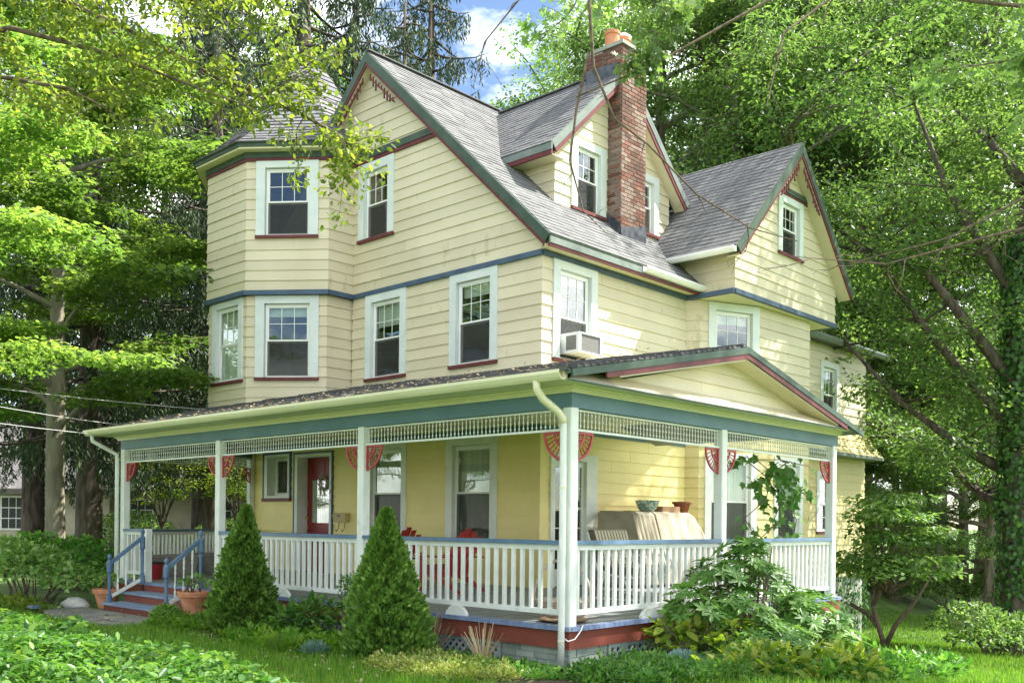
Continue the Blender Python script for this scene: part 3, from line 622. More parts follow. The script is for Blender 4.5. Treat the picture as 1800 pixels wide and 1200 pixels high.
# --- gable fretwork brackets
def fret(parent, apex, slope, axis_u, outv, y, side, m, length=1.0):
    """pierced bracket hung from the rake near a gable peak"""
    mb = MB(); u = Vector(axis_u)*side; A = Vector(apex)
    for i in range(9):
        t = .12+i*.085; p = A+u*t+Vector((0, 0, -t*slope-.02)); ln = .10+.05*math.sin(i*1.3)+(.06 if i in (2, 5) else 0)
        mb.bar(p, p+Vector((0, 0, -ln)), .03, .018, up=outv); mb.lathe([(.004, -ln-.03), (.022, -ln-.015), (.02, -ln), (.008, -ln+.01)], tuple(p), 6)
    p0 = A+u*.1+Vector((0, 0, -.1*slope-.10)); p1 = A+u*.85+Vector((0, 0, -.85*slope-.08)); mb.bar(p0, p1, .02, .03, up=outv)
    return part('gable_fretwork', mb, m, parent)
for s in (1, -1): fret(house, (RX, YG-.005, RZ-.36), RS, (1, 0, 0), (0, 1, 0), 0, s, M_MAROON)
# --- dormer on the right slope
DX, DW, DY, DZ = -4.75, -4.98, 7.33, 9.93
DS = .955; dl, dr = 5.12, 9.57; dzl = DZ-DS*(DY-dl)
def xm(z): return RX+(RZ-z)/RS
roof_plane('dormer_roof', [(xm(dzl), dl, dzl), (DX, dl, dzl), (DX, DY, DZ), (xm(DZ), DY, DZ)], house, M_SHING)
roof_plane('dormer_roof', [(DX, dr, DZ-DS*(dr-DY)), (xm(DZ-DS*(dr-DY)), dr, DZ-DS*(dr-DY)), (xm(DZ), DY, DZ), (DX, DY, DZ)], house, M_SHING)
mb = MB(); mb.bar((DX, DY, DZ+.012), (xm(DZ)+.1, DY, DZ+.012), .14, .02); part('ridge_cap', mb, M_SHING, house)
for yy, zz in ((dl, dzl), (dr, DZ-DS*(dr-DY))):
    rake('rake_board', (DX, DY, DZ-.01), (DX, yy, zz-.01), (1, 0, 0), .13, .03, M_GREYG, off=.03)
    rake('rake_moulding', (DX, DY, DZ-.01), (DX, yy, zz-.01), (1, 0, 0), .08, .03, M_MAROON, off=.02, d0=.13)
    rake('rake_soffit', (DX, DY, DZ-.01), (DX, yy, zz-.01), (1, 0, 0), .03, .24, M_CREAM, off=-.008, d0=.18)
mb = MB(); mb.box(xm(dzl)-.05, DX+.03, dl-.02, dl+.012, dzl-.15, dzl-.03); part('fascia', mb, M_GREYG, house)
mb = MB(); mb.box(xm(dzl)+.02, DX+.02, dl-.01, dl+.03, dzl-.23, dzl-.15); part('fascia_moulding', mb, M_MAROON, house)
mb = MB(); mb.box(xm(dzl)+.05, DX-.01, dl+.02, 5.52, dzl-.22, dzl-.195); part('soffit', mb, M_CREAM, house)
Wd = Wall((DW, 5.50), (DW, 9.16)); dy = lambda y: y-5.50
zb = RZ-RS*(DW-RX)-.02
zd = lambda y: DZ-.22-DS*abs(y-DY)
hA = window(Wd, dy(5.95), dy(6.98), 6.93, 8.23, house, cas=.17, ctop=.14)
hB = window(Wd, dy(7.78), dy(8.76), 6.97, 8.15, house, cas=.17, ctop=.14)
siding(Wd, 'dormer_wall', [(0, zb), (dy(9.16), zb), (dy(9.16), zd(9.16)), (dy(DY), zd(DY)), (0, zd(5.5))], [hA, hB], 6.88, M_CREAM, house, ext=(1, 0))
Ws = Wall((-6.2, 5.50), (DW, 5.50)); ztop = dzl-.2
siding(Ws, 'dormer_cheek', [(6.2+xm(ztop), ztop), (Ws.L, zb), (Ws.L, ztop)], [], 6.88, M_CREAM, house, ext=(0, 1))
Ws2 = Wall((DW, 9.16), (-6.6, 9.16)); mb = MB(); mb.prism([Ws2.pt(0, 0, zb), Ws2.pt(xm(7.9)*-1+DW, 0, 7.9), Ws2.pt(0, 0, 7.9)], (0, -.08, 0)); part('dormer_cheek', mb, M_CREAM, house)
# --- chimney
CX0, CX1, CY0, CY1, CZ = -5.5, -4.64, 7.05, 7.85, 10.22
mb = MB(); mb.box(CX0+.012, CX1-.012, CY0+.012, CY1-.012, 6.35, CZ); chim = part('chimney', mb, M_MORTAR, house)
bh, n = .0765, 0
z = 6.42; br_m = {}
def brick_mesh(y, z):
    """weathering runs in patches: sooty towards the top, greyed in the middle, redder low down"""
    v = math.sin(y*7+z*2.3)+math.sin(z*5.1-y*3)+random.uniform(-1.3, 1.3); t = (z-6.4)/3.8
    key = 'd' if v > 1.5-1.6*t else ('p' if v < -.9+.9*(1-abs(t-.45)*2) else 'r')
    if key not in br_m: m1 = MB(); m1.box(0, 1, 0, 1, 0, 1); br_m[key] = m1.mesh('brick', {'d': M_BRICKD, 'p': M_BRICKP, 'r': M_BRICK}[key])
    return br_m[key]
row = 0
while z < CZ-.02:
    e = [0, .2, .4, .6, .8] if row % 2 == 0 else [0, .1, .3, .5, .7, .8]
    for a, b in zip(e, e[1:]):
        j = random.uniform(-.004, .005); zz = z
        link('brick', brick_mesh(a, zz), chim, (CX1-.03, CY0+a+.006, zz), (0, 0, random.uniform(-.01, .01)), (.032+j, b-a-.012, bh-.017))
    s = [.0, .22, .44] if row % 2 else [.0, .11, .33, .44]
    for a, b in zip(s, s[1:]):
        j = random.uniform(-.003, .005)
        if (z > 9.4 or a < .34): link('brick', brick_mesh(-a, z), chim, (CX1-.034-b+.004, CY0-.002-j, z), (0, 0, 0), (b-a-.008, .016+j, bh-.017))
    z += bh; row += 1
mb = MB(); tint = []
for k in range(12):
    zz = CZ-.02-(k+1)*bh
    for i in range(2): mb.box(CX0+.002+i*.19, CX0+.19+i*.19-.008, CY0-.004, CY0+.014, zz, zz+bh-.017)
    for i in range(4): mb.box(CX0-.004+.21*i, CX0+.2+.21*i, CY1-.014, CY1+.004, zz, zz+bh-.017)
o = link('back_bricks', mb.mesh('back_bricks', M_BRICK), chim); o['kind'] = 'stuff'
mb = MB(); mb.box(CX0-.03, CX1+.03, CY0-.03, CY1+.03, CZ, CZ+.07); link('chimney_cap', mb.mesh('chimney_cap', M_CONC), chim)
for yy in (7.27, 7.62):
    mb = MB(); mb.lathe([(.15, 0), (.14, .30), (.155, .30), (.155, .36), (.12, .36), (.12, .1)], (-5.05, yy, CZ+.06), 14); link('flue_pot', mb.mesh('flue_pot', M_TERRA), chim)
mb = MB(); mb.lathe([(.16, .36), (.16, .40), (.10, .44)], (-5.05, 7.62, CZ+.06), 14); link('flue_lid', mb.mesh('flue_lid', M_VINYL), chim)
mb = MB()
zc = lambda x: RZ-RS*(x-RX)
for (x0, x1, y0, y1) in ((CX1+.0, CX1+.012, CY0-.02, CY1+.02),): mb.hexa([(x0, y0, zc(x0)), (x1, y0, zc(x1)), (x1, y1, zc(x1)), (x0, y1, zc(x0)), (x0-.0, y0, zc(x0)+.16), (x1, y0, zc(x0)+.16), (x1, y1+.02, zc(x0)+.34), (x0, y1+.02, zc(x0)+.34)])
mb.hexa([(-4.97, CY0-.022, zc(-4.97)-.02), (CX1+.012, CY0-.022, zc(CX1)-.02), (CX1+.012, CY0-.0, zc(CX1)-.02), (-4.97, CY0-.0, zc(-4.97)-.02), (-4.97, CY0-.022, zc(-4.97)+.17), (CX1+.012, CY0-.022, zc(CX1)+.22), (CX1+.012, CY0, zc(CX1)+.22), (-4.97, CY0, zc(-4.97)+.17)])
yb = CY0-.03; mb.hexa([(CX0-.02, yb, DZ-DS*(DY-yb)-.1), (-4.74, yb, DZ-DS*(DY-yb)-.1), (-4.74, CY0, DZ-DS*(DY-CY0)-.1), (CX0-.02, CY0, DZ-DS*(DY-CY0)-.1), (CX0-.02, CY0-.012, 9.93), (-4.76, CY0-.012, 9.90), (-4.76, CY0, 9.90), (CX0-.02, CY0, 9.93)])
part('flashing', mb, M_FLASH, house)['kind'] = 'stuff'
# --- rear gable wing
GX, GR, GYA, GZA = -3.05, -2.78, 10.72, 8.93
GS = 1.03; gl, gr_ = 8.14, 13.28; gz = GZA-GS*(GYA-gl)
def yv(x): return x
roof_plane('wing_roof', [(-6.2, gl, gz), (GR, gl, gz), (GR, GYA, GZA), (-7.4, GYA, GZA)], house, M_SHING)
roof_plane('wing_roof', [(GR, gr_, gz), (-6.2, gr_, gz), (-7.4, GYA, GZA), (GR, GYA, GZA)], house, M_SHING, e=.3)
for yy in (gl, gr_):
    rake('rake_board', (GR, GYA, GZA-.01), (GR, yy, gz-.01), (1, 0, 0), .15, .03, M_GREEN, off=.03)
    rake('rake_moulding', (GR, GYA, GZA-.01), (GR, yy, gz-.01), (1, 0, 0), .055, .03, M_MAROON, off=.02, d0=.15)
    rake('rake_soffit', (GR, GYA, GZA-.01), (GR, yy, gz-.01), (1, 0, 0), .03, .27, M_CREAM, off=-.008, d0=.18)
for s in (1, -1): fret(house, (GR-.005, GYA, GZA-.34), GS, (0, 1, 0), (1, 0, 0), 0, s, M_MAROON)
gutter('gutter', (-4.55, gl-.0, gz-.02), (GR, gl-.0, gz-.02), M_VINYL, out=(0, -1, 0))
Wg = Wall((GX, 8.55), (GX, 12.9)); gy = lambda y: y-8.55
zg = lambda y: GZA-.24-GS*abs(y-GYA)
hG = window(Wg, gy(10.21), gy(11.29), 6.66, 7.84, house, cas=.17, ctop=.14)
siding(Wg, 'wing_gable_wall', [(0, 5.58), (gy(12.9), 5.58), (gy(12.9), zg(12.9)), (gy(GYA), GZA-.24), (0, zg(8.55))], [hG], 5.58, M_CREAM, house, ext=(1, 1))
Wg2 = Wall((-4.6, 8.55), (GX, 8.55)); siding(Wg2, 'wing_side_wall', [(0, 5.58), (Wg2.L, 5.58), (Wg2.L, 6.40), (0, 6.40)], [], 5.58, M_CREAM, house, ext=(0, 1))
Wg3 = Wall((GX, 12.9), (-5.5, 12.9)); siding(Wg3, 'wing_back_wall', [(0, 5.58), (Wg3.L, 5.58), (Wg3.L, 6.40), (0, 6.40)], [], 5.58, M_CREAM, house, ext=(1, 0))
for (z0, z1, n, m, nm) in ((7.89, 8.0, .07, M_GREEN, 'green_band'), (7.84, 7.89, .05, M_MAROON, 'maroon_band')):
    mb = MB(); h0 = (GZA-.24-z0)/GS-.01; h1 = (GZA-.24-z1)/GS-.01; c = gy(GYA)
    mb.hexa([Wg.pt(c-h0, n, z0), Wg.pt(c+h0, n, z0), Wg.pt(c+h0, 0, z0), Wg.pt(c-h0, 0, z0), Wg.pt(c-h1, n, z1), Wg.pt(c+h1, n, z1), Wg.pt(c+h1, 0, z1), Wg.pt(c-h1, 0, z1)]); part(nm, mb, m, house)
mb = MB(); mb.prism([(XR, 8.5, 5.50), (GX, 8.55, 5.50), (GX, 12.9, 5.50), (XR, 12.9, 5.50)], (0, 0, .06)); part('overhang_soffit', mb, M_CEIL, house)
# --- two-storey bay under the wing
BY = [(XR, 8.50), (-3.85, 8.62), (-3.28, 9.95), (-3.2, 12.0), (XR, 12.85)]
def bay(z0, z1, zs, wins, name, m):
    for i in range(4):
        W = Wall(BY[i], BY[i+1]); h = [window(W, a, b, c, d, house, **kw) for (k, a, b, c, d, kw) in wins if k == i]
        siding(W, name, [(0, z0), (W.L, z0), (W.L, z1), (0, z1)], h, zs, m, house, ext=(.3, .3))
bay(3.0, 5.49, 3.29, [(1, .19, 1.42, 3.90, 5.48, dict(cas=.17, ctop=.15, sash='twelve', blind=.14, screen=False))], 'bay_wall', M_CREAM)
bay(0.0, 3.0, 0.0, [(1, .14, 1.40, .70, 2.50, dict(cas=.15, sash='one', curt=True, casm=M_WHITE, sillm=M_WHITE)), (2, .60, 1.78, .70, 2.50, dict(cas=.15, sash='one', curt=True, casm=M_WHITE, sillm=M_WHITE))], 'bay_wall', M_PALEY)
# --- rear block
hR = window(Wr, ry(14.43), ry(15.45), 3.62, 5.10, house, cas=.14)
hR2 = window(Wr, ry(14.28), ry(15.20), .93, 2.40, house, cas=.13, sash='four', screen=False)
siding(Wr, 'rear_upper_wall', [(ry(12.8), 3.3), (ry(17.1), 3.3), (ry(17.1), 5.50), (ry(12.8), 5.50)], [hR], 3.29, M_CREAM, house, ext=(0, 1))
siding(Wr, 'rear_lower_wall', [(ry(12.8), -.2), (ry(17.1), -.2), (ry(17.1), 3.0), (ry(12.8), 3.0)], [hR2], -.2, M_PALEY, house, ext=(0, 1))
mb = MB(); mb.box(-9.5, XR+.28, 12.95, 17.45, 5.50, 5.56); rr = part('rear_roof', mb, M_SHINGD, house)
gutter('gutter', (XR+.28, 13.0, 5.60), (XR+.28, 17.95, 5.60), M_GREYG, w=.12, h=.13)
# flared shingle skirt on the rear block
for i, (z0, z1, o0, o1) in enumerate(((2.86, 3.06, .40, .26), (3.05, 3.25, .27, .15), (3.24, 3.45, .16, .03))):
    mb = MB(); mb.hexa([Wr.pt(ry(12.9), o0+.02, z0), Wr.pt(ry(17.1)+o0*.5, o0+.02, z0), Wr.pt(ry(17.1)+o0*.4, 0, z0), Wr.pt(ry(12.9), 0, z0), Wr.pt(ry(12.9), o1, z1), Wr.pt(ry(17.1)+o1*.5, o1, z1), Wr.pt(ry(17.1)+o1*.4, -.02, z1), Wr.pt(ry(12.9), 0, z1)])
    part('flared_skirt', mb, M_PALEY, house)
mb = MB(); Wr.box(mb, ry(12.9), ry(17.1)+.22, 0, .435, 2.78, 2.858); part('skirt_moulding', mb, M_GREYG, house)
mb = MB(); mb.box(-9.5, XR-.03, 12.8, 17.12, -2.3, -.2); part('foundation', mb, M_CONC, house)
# --- rest of the shell, interior floors
mb = MB(); mb.box(XL, XL+.08, 4.3, 17.1, 0, 6.0); mb.box(XL, XR-.1, 17.02, 17.1, -.2, 5.5); mb.box(XL+.1, XR-.1, 12.92, 12.98, 5.5, 6.1); mb.prism([(XL, 12.95, 5.9), (XR, 12.95, 5.9), (RX, 12.95, 10.1)], (0, .06, 0))
part('back_wall', mb, M_CREAM, house)
mb = MB(); mb.box(XL+.1, XR-.1, YF+.1, 17.0, -.06, -.01); mb.box(XL+.1, XR-.1, YF+.1, 17.0, 2.82, 2.88); mb.box(XL+.1, XR-.1, YF+.1, 12.9, 5.46, 5.49); mb.box(XL+.1, XR-.3, YF+1.8, YF+1.85, 0, 5.5); mb.box(XL+.6, -6.6, YF+2.2, YF+2.25, 5.5, 7.6); mb.box(XR-2.2, XR-2.15, YF+.1, 16.9, -.02, 5.46)
part('inner_floors', mb, M_DARK, house)
mb = MB(); mb.box(XL-.02, XR-.02, YF+.06, 12.8, -1.6, -.07); part('foundation', mb, M_CONC, house)
# air conditioner in the side window
W = Wr; mb = MB(); ua, ub = ry(4.72), ry(5.36)
for (a, b, n0, n1, z0, z1) in ((ua, ua+.03, -.05, .36, 3.93, 4.27), (ub-.03, ub, -.05, .36, 3.93, 4.27), (ua+.03, ub-.03, -.05, .36, 3.93, 3.955), (ua+.03, ub-.03, -.05, .36, 4.245, 4.27), (ua+.03, ua+.06, .335, .358, 3.955, 4.245), (ub-.06, ub-.03, .335, .358, 3.955, 4.245)): W.box(mb, a, b, n0, n1, z0, z1)
me = mb.mesh('case', M_ACW); ac = thing('air_conditioner', 'white window air conditioner sticking out below the side sash', 'air conditioner', W.pt((ua+ub)/2, 0, 3.93)); link('case', me, ac, tuple(-c for c in ac.location))
mb = MB(); W.box(mb, ua+.04, ub-.04, .1, .34, 3.96, 4.24); part('grille', mb, M_ACG, ac)
mb = MB(); W.box(mb, ua-.003, ua-.001, .08, .30, 3.98, 4.22); part('side_grille', mb, M_ACG, ac)
# two lit globes inside the attic room
for (x, y, z, r) in ((-8.55, 5.0, 7.72, .13), (-8.28, 4.75, 7.12, .06)):
    mb = MB(); mb.lathe([(r*.2, -r), (r*.75, -r*.7), (r, 0), (r*.75, r*.7), (r*.2, r)], (0, 0, 0), 14); o = link('ceiling_lamp', mb.mesh('ceiling_lamp', M_LAMP, True), None, (x, y, z))
    tag(o, 'warm lit ceiling globe seen through the attic window' if r > .1 else 'small lit lamp low behind the attic window sash', 'lamp')
# ------------------------------------------------------------------ porch
PW = .125
POSTS = [(-10.30, .0), (-7.10, .0), (-3.58, .0), (-PW, .0), (-PW, 3.02), (-PW, 6.24)]   # low-x, low-y corner of each post
SIDE = ((-10.24, .06), (-12.62, 4.12))     # angled end of the porch, from the first post to the wall corner
# deck boards: front run laid along y, side run laid along x, mitred at the corner line x = -y
porch = None
mb = MB(); mb.prism([(-10.35, .02, -.12), (0-.02, .02, -.12), (-.02, 6.5, -.12), (-4.1, 8.4, -.12), (-4.1, 4.18, -.12), (-12.7, 4.18, -.12)], (0, 0, .08)); deck = part('porch_deck', mb, M_DECK, house)
x = -10.36; bw = .0915
while x < 0:
    x1 = min(x+bw-.006, 0.03); y1 = 4.16 if x < -4.1 else min(4.16, -x)
    y1b = 4.16 if x1 < -4.1 else min(4.16, max(-x1, .0))
    mb = MB(); z = random.uniform(-.002, .002); mb.hexa([(x, -.035, -.04), (x1, -.035, -.04), (x1, max(y1b, -.02), -.04), (x, max(y1, -.02), -.04), (x, -.035, z), (x1, -.035, z), (x1, max(y1b, -.02), z), (x, max(y1, -.02), z)])
    link('plank', mb.mesh('plank', M_DECK), deck); 
    mb = MB(); mb.box(x, x1, -.040, -.0355, -.043, z+.001); mb.box(x, x1, -.0405, .045, z+.001, z+.003)
    link('plank_end', mb.mesh('plank_end', M_NOSE), deck); x += bw
y = 0.0
while y < 6.45:
    y1 = y+bw-.006; xa = -4.08 if y > 4.1 else -max(y, .01); xb = -4.08 if y1 > 4.1 else -max(y1, .01); z = random.uniform(-.002, .002)
    mb = MB(); mb.hexa([(xa, y, -.04), (.035, y, -.04), (.035, y1, -.04), (xb, y1, -.04), (xa, y, z), (.035, y, z), (.035, y1, z), (xb, y1, z)])
    link('plank', mb.mesh('plank', M_DECK), deck)
    mb = MB(); mb.box(.0355, .040, y, y1, -.043, z+.001); mb.box(-.045, .0405, y, y1, z+.001, z+.003); link('plank_end', mb.mesh('plank_end', M_NOSE), deck); y += bw
# wedge of deck on the angled end
mb = MB(); mb.prism([(-10.36, .02, -.04), (-10.36, 4.16, -.04), (-12.68, 4.16, -.04)], (0, 0, .039)); part('deck_wedge', mb, M_DECK, house)
# skirt boards
mb = MB(); mb.box(-10.34, -9.42, -.004, .03, -.235, -.045); mb.box(-7.22, .004, -.004, .03, -.235, -.045); part('skirt_board', mb, M_SKIRT, house)
mb = MB(); mb.box(-.03, .0, .031, 6.52, -.235, -.045); part('skirt_board', mb, M_SKIRT, house)
mb = MB(); W = Wall(SIDE[1], SIDE[0]); W.box(mb, 0, W.L, 0, .03, -.235, -.045); part('skirt_board', mb, M_SKIRT, house)
# posts
for (px, py) in POSTS:
    mb = MB(); zt = 2.29; b = .012
    mb.prism([(px+b, py, 0), (px+PW-b, py, 0), (px+PW, py+b, 0), (px+PW, py+PW-b, 0), (px+PW-b, py+PW, 0), (px+b, py+PW, 0), (px, py+PW-b, 0), (px, py+b, 0)], (0, 0, zt))
    part('porch_post', mb, M_WHITE, house)
mb = MB(); mb.box(-12.72, -12.60, 4.03, 4.15, 0, 2.6); part('porch_post', mb, M_WHITE, house)
mb = MB(); mb.box(-9.42, -9.32, .01, .11, 0, .905); part('gate_post', mb, M_WHITE, house)
# beams (butted at the corner), mouldings, ceiling
mb = MB(); mb.box(-10.30, .0, .0, .14, 2.29, 2.445); beam = part('beam', mb, M_BEAM, house)
mb = MB(); mb.box(-.14, .0, .141, 6.40, 2.29, 2.445); part('beam', mb, M_BEAM, house)
W = Wall(SIDE[1], SIDE[0]); mb = MB(); mb.hexa([W.pt(0, .1, 2.42), W.pt(W.L-.05, .1, 2.30), W.pt(W.L-.05, 0, 2.30), W.pt(0, 0, 2.42), W.pt(0, .1, 2.60), W.pt(W.L-.05, .1, 2.445), W.pt(W.L-.05, 0, 2.445), W.pt(0, 0, 2.60)]); part('beam', mb, M_BEAM, house)
mb = MB()
for (o0, z0, z1) in ((.03, 2.445, 2.465), (.055, 2.465, 2.485), (.10, 2.485, 2.505)):
    mb.box(-10.35, o0, -o0, .0, z0, z1-.0005); mb.box(0.0, o0, 0.0, 6.4, z0, z1-.0005)
part('cornice', mb, M_GUTTER, house)
mb = MB(); mb.prism([(-10.45, -.38, 2.506), (.30, -.38, 2.506), (.30, 0.0, 2.506), (-10.38, .0, 2.506)], (0, 0, .012)); mb.prism([(0.001, .0, 2.506), (.30, .0, 2.506), (.30, 6.40, 2.506), (.001, 6.40, 2.506)], (0, 0, .012)); part('eave_soffit', mb, M_GUTTER, house)
mb = MB(); mb.prism([(-10.30, .10, 2.72), (-.10, .10, 2.72), (-.10, 6.40, 2.72), (-3.3, 6.40, 2.72), (XR, 8.4, 2.72), (XR, YF, 2.72), (-12.7, YF, 2.72)], (0, 0, .03)); cl = part('porch_ceiling', mb, M_CEIL, house)
mb = MB(); mb.box(-10.3, -.14, .12, .14, 2.445, 2.72); mb.box(-.14, -.12, .141, 6.40, 2.445, 2.72); part('beam_lining', mb, M_CEIL, house)
# spandrel frieze of turned spindles between posts
def spindle_mesh():
    mb = MB(); prof = [(.0045, 0), (.0045, .02), (.012, .035), (.0045, .05), (.0045, .085), (.013, .10), (.0045, .115), (.0045, .15), (.012, .165), (.0045, .18), (.0045, .20)]
    return mb.lathe(prof, (0, 0, 0), 6).mesh('spindle', M_WHITE, True)
SPM = spindle_mesh()
def frieze(a, b, zb=2.055, zt=2.285, n=None, zb2=None):
    a, b = Vector((*a, 0)), Vector((*b, 0)); L = (b-a).length; d = (b-a)/L; zb2 = zb if zb2 is None else zb2
    mb = MB(); mb.bar(a+Vector((0, 0, zb+.012)), b+Vector((0, 0, zb2+.012)), .03, .024); mb.bar(a+Vector((0, 0, zt-.010)), b+Vector((0, 0, zt-.010+(zb2-zb))), .03, .020)
    f = part('spindle_frieze', mb, M_WHITE, house); k = int(L/.064)
    for i in range(k):
        t = (i+.5)/k; p = a+d*L*t; link('spindle', SPM, f, (p.x, p.y, zb+.022+(zb2-zb)*t), (0, 0, 0), (1, 1, (zt-zb-.04)/.20))
hp = PW/2
cen = [(x+hp, y+hp) for x, y in POSTS]
frieze((cen[0][0]+hp, cen[0][1]), (cen[1][0]-hp, cen[1][1])); frieze((cen[1][0]+hp, cen[1][1]), (cen[2][0]-hp, cen[2][1])); frieze((cen[2][0]+hp, cen[2][1]), (cen[3][0]-hp, cen[3][1]))
frieze((cen[3][0], cen[3][1]+hp), (cen[4][0], cen[4][1]-hp)); frieze((cen[4][0], cen[4][1]+hp), (cen[5][0], cen[5][1]-hp))
frieze((SIDE[0][0]-.05, SIDE[0][1]+.1), (SIDE[1][0]+.03, SIDE[1][1]-.06), zb=2.10, zt=2.33, zb2=2.22)
# fan brackets
def bracket_mb(r=.30):
    """quarter-round fan: bars along two edges, outer arc, inner arc, turned spokes, scroll"""
    mb = MB(); th = .024
    def P(x, z): return Vector((x, 0, -z))
    mb.bar(P(0, .011), P(r, .011), th, .022, up=(0, 1, 0)); mb.bar(P(.011, .022), P(.011, r*1.08), th, .022, up=(0, 1, 0))
    for rr, w in ((r, .020), (r*.55, .015)):
        n = 14
        for i in range(n):
            a0, a1 = math.pi/2*i/n, math.pi/2*(i+1)/n; mb.bar(P(rr*math.cos(a0), rr*math.sin(a0)), P(rr*math.cos(a1), rr*math.sin(a1)), th, w, up=(0, 1, 0))
    for i in range(8):
        a = math.pi/2*(i+.5)/8; p, q = P(r*.56*math.cos(a), r*.56*math.sin(a)), P(r*.97*math.cos(a), r*.97*math.sin(a))
        mb.tube([p, p.lerp(q, .25), p.lerp(q, .4), p.lerp(q, .55), p.lerp(q, .7), q], [.004, .004, .010, .004, .009, .004], 6)
    for (cx, cz, s) in ((.36, .16, 1), (.16, .36, -1), (.30, .32, 1)):
        pts = [P(r*(cx+.13*(1-k/16)*math.cos(s*k*.55)), r*(cz+.13*(1-k/16)*math.sin(s*k*.55))) for k in range(14)]; mb.tube(pts, .006, 5)
    return mb
BRM = bracket_mb().mesh('fan_bracket', M_RED)
def bracket(x, y, ang, z=2.05):
    o = link('fan_bracket', BRM, house, (x-house.location.x, y-house.location.y, z-house.location.z), (0, 0, ang)); return o
bracket(cen[0][0]+hp, cen[0][1], 0); bracket(cen[1][0]-hp, cen[1][1], math.pi); bracket(cen[1][0]+hp, cen[1][1], 0); bracket(cen[2][0]-hp, cen[2][1], math.pi); bracket(cen[2][0]+hp, cen[2][1], 0); bracket(cen[3][0]-hp, cen[3][1], math.pi)
bracket(cen[3][0], cen[3][1]+hp, math.pi/2); bracket(cen[4][0], cen[4][1]-hp, -math.pi/2); bracket(cen[4][0], cen[4][1]+hp, math.pi/2); bracket(cen[5][0], cen[5][1]-hp, -math.pi/2)
sa = math.atan2(SIDE[1][1]-SIDE[0][1], SIDE[1][0]-SIDE[0][0]); bracket(SIDE[0][0]-.03, SIDE[0][1]+.06, sa, 2.10); bracket(SIDE[1][0]+.05, SIDE[1][1]-.1, sa+math.pi, 2.21)
# railings
BALM = MB().box(-.019, .019, -.019, .019, 0, .64).mesh('baluster', M_WHITE)
def railing(a, b, zt=.90, foot=None, cap=M_RAIL, n=None, capm=True):
    a, b = Vector((*a, 0)), Vector((*b, 0)); L = (b-a).length; d = (b-a)/L; Z = lambda z: Vector((0, 0, z))
    mb = MB(); mb.bar(a+Z(zt-.075), b+Z(zt-.075), .045, .055); mb.bar(a+Z(.140), b+Z(.140), .045, .055); r = part('railing', mb, M_WHITE, house)
    mb = MB(); mb.bar(a-d*.02+Z(zt-.024), b+d*.02+Z(zt-.024), .115, .045); link('handrail', mb.mesh('handrail', cap), r)
    k = n or int(L/.130)
    for i in range(k):
        p = a+d*L*(i+.5)/k; link('baluster', BALM, r, (p.x, p.y, .1675), (0, 0, math.atan2(d.y, d.x)+random.uniform(-.03, .03)), (1, 1, (zt-.1025-.1675)/.64))
    if foot:
        for t in foot:
            p = a+d*L*t; w = .17; prof = [(-w, 0), (w, 0), (w*.96, .035), (w*.6, .095), (w*.35, .111), (-w*.35, .111), (-w*.6, .095), (-w*.96, .035)]
            nrm = Vector((d.y, -d.x, 0)); mb = MB(); mb.prism([p+d*u+Z(z+.003)+nrm*.05 for u, z in prof], -nrm*.045); link('rail_foot', mb.mesh('rail_foot', M_WHITE), r)
railing((-10.17, .06), (-9.42, .06)); railing((-6.975, .06), (-3.58, .06), foot=(.5,)); railing((-3.455, .06), (-.125, .06), foot=(.52,))
railing((-.06, .125), (-.06, 3.02), foot=(.47,)); railing((-.06, 3.145), (-.06, 6.24))
railing((SIDE[0][0]-.02, SIDE[0][1]+.06), (SIDE[1][0]+.03, SIDE[1][1]-.05), zt=.88)
# porch roof: front slope folding into the side pediment
EZ = 2.60
A0, A1, A2, A3, A4 = (-10.62, -.44, EZ), (.34, -.44, EZ), (.34, 3.02, 3.30), (XR, YF+.25, 3.70), (-13.0, YF, 3.78)
def fan_roof(name, tris, m, ragged):
    mb = MB()
    for t in tris: mb.prism([Vector(p)-Vector((0, 0, .04)) for p in t], (0, 0, .038))
    deckp = part(name, mb, M_GREYG, house); return deckp
pr = fan_roof('porch_roof', [[A0, A1, A2, A3, A4][0:1]+[A1, A3, A4], [A1, A2, A3]], M_SHINGD, 1)
smb, st = MB(), []
# courses along the front slope, interpolated between eave and wall/ridge line
A0v, A1v, A2v, A3v, A4v = map(Vector, (A0, A1, A2, A3, A4)); NC = 30
def course(e0, e1, t0, t1, tw, n=NC):
    for c in range(n):
        bl, br = e0.lerp(t0, c/n), e1.lerp(t1, c/n); tl, tr = e0.lerp(t0, (c+1)/n), e1.lerp(t1, (c+1)/n)
        N = (br-bl).cross(tl-bl) if (tl-bl).length > 1e-6 else (br-bl).cross(tr-br)
        N = N.normalized(); N = N if N.z > 0 else -N
        tabs(smb, st, bl+N*.003, br+N*.003, tl+N*.003, tr+N*.003, N, max(1, int((br-bl).length/.30)), t0=.022, ragged=1.0)
course(A0v+Vector((0, -.02, -.01)), A1v+Vector((0, -.02, -.01)), A4v, A3v, .3)
nn = 30
for c in range(nn):   # triangular piece towards the pediment
    p0, p1 = A1v.lerp(A2v, c/nn), A1v.lerp(A2v, (c+1)/nn); q0, q1 = A1v.lerp(A3v, c/nn), A1v.lerp(A3v, (c+1)/nn)
    if c == 0: continue
    N = (p0-q0).cross(q1-q0).normalized(); N = N if N.z > 0 else -N
    tabs(smb, st, q0+N*.003, p0+N*.003, q1+N*.003, p1+N*.003, N, max(1, int((p0-q0).length/.3)), t0=.026, ragged=1.2)
me = smb.mesh('shingles', M_SHINGD); set_tint(me, st); o = link('shingles', me, pr); o['kind'] = 'stuff'
B0 = (.34, 6.50, 2.50); B1 = (-3.2, 6.5, 2.50); B2 = (XR, 8.5, 2.9)
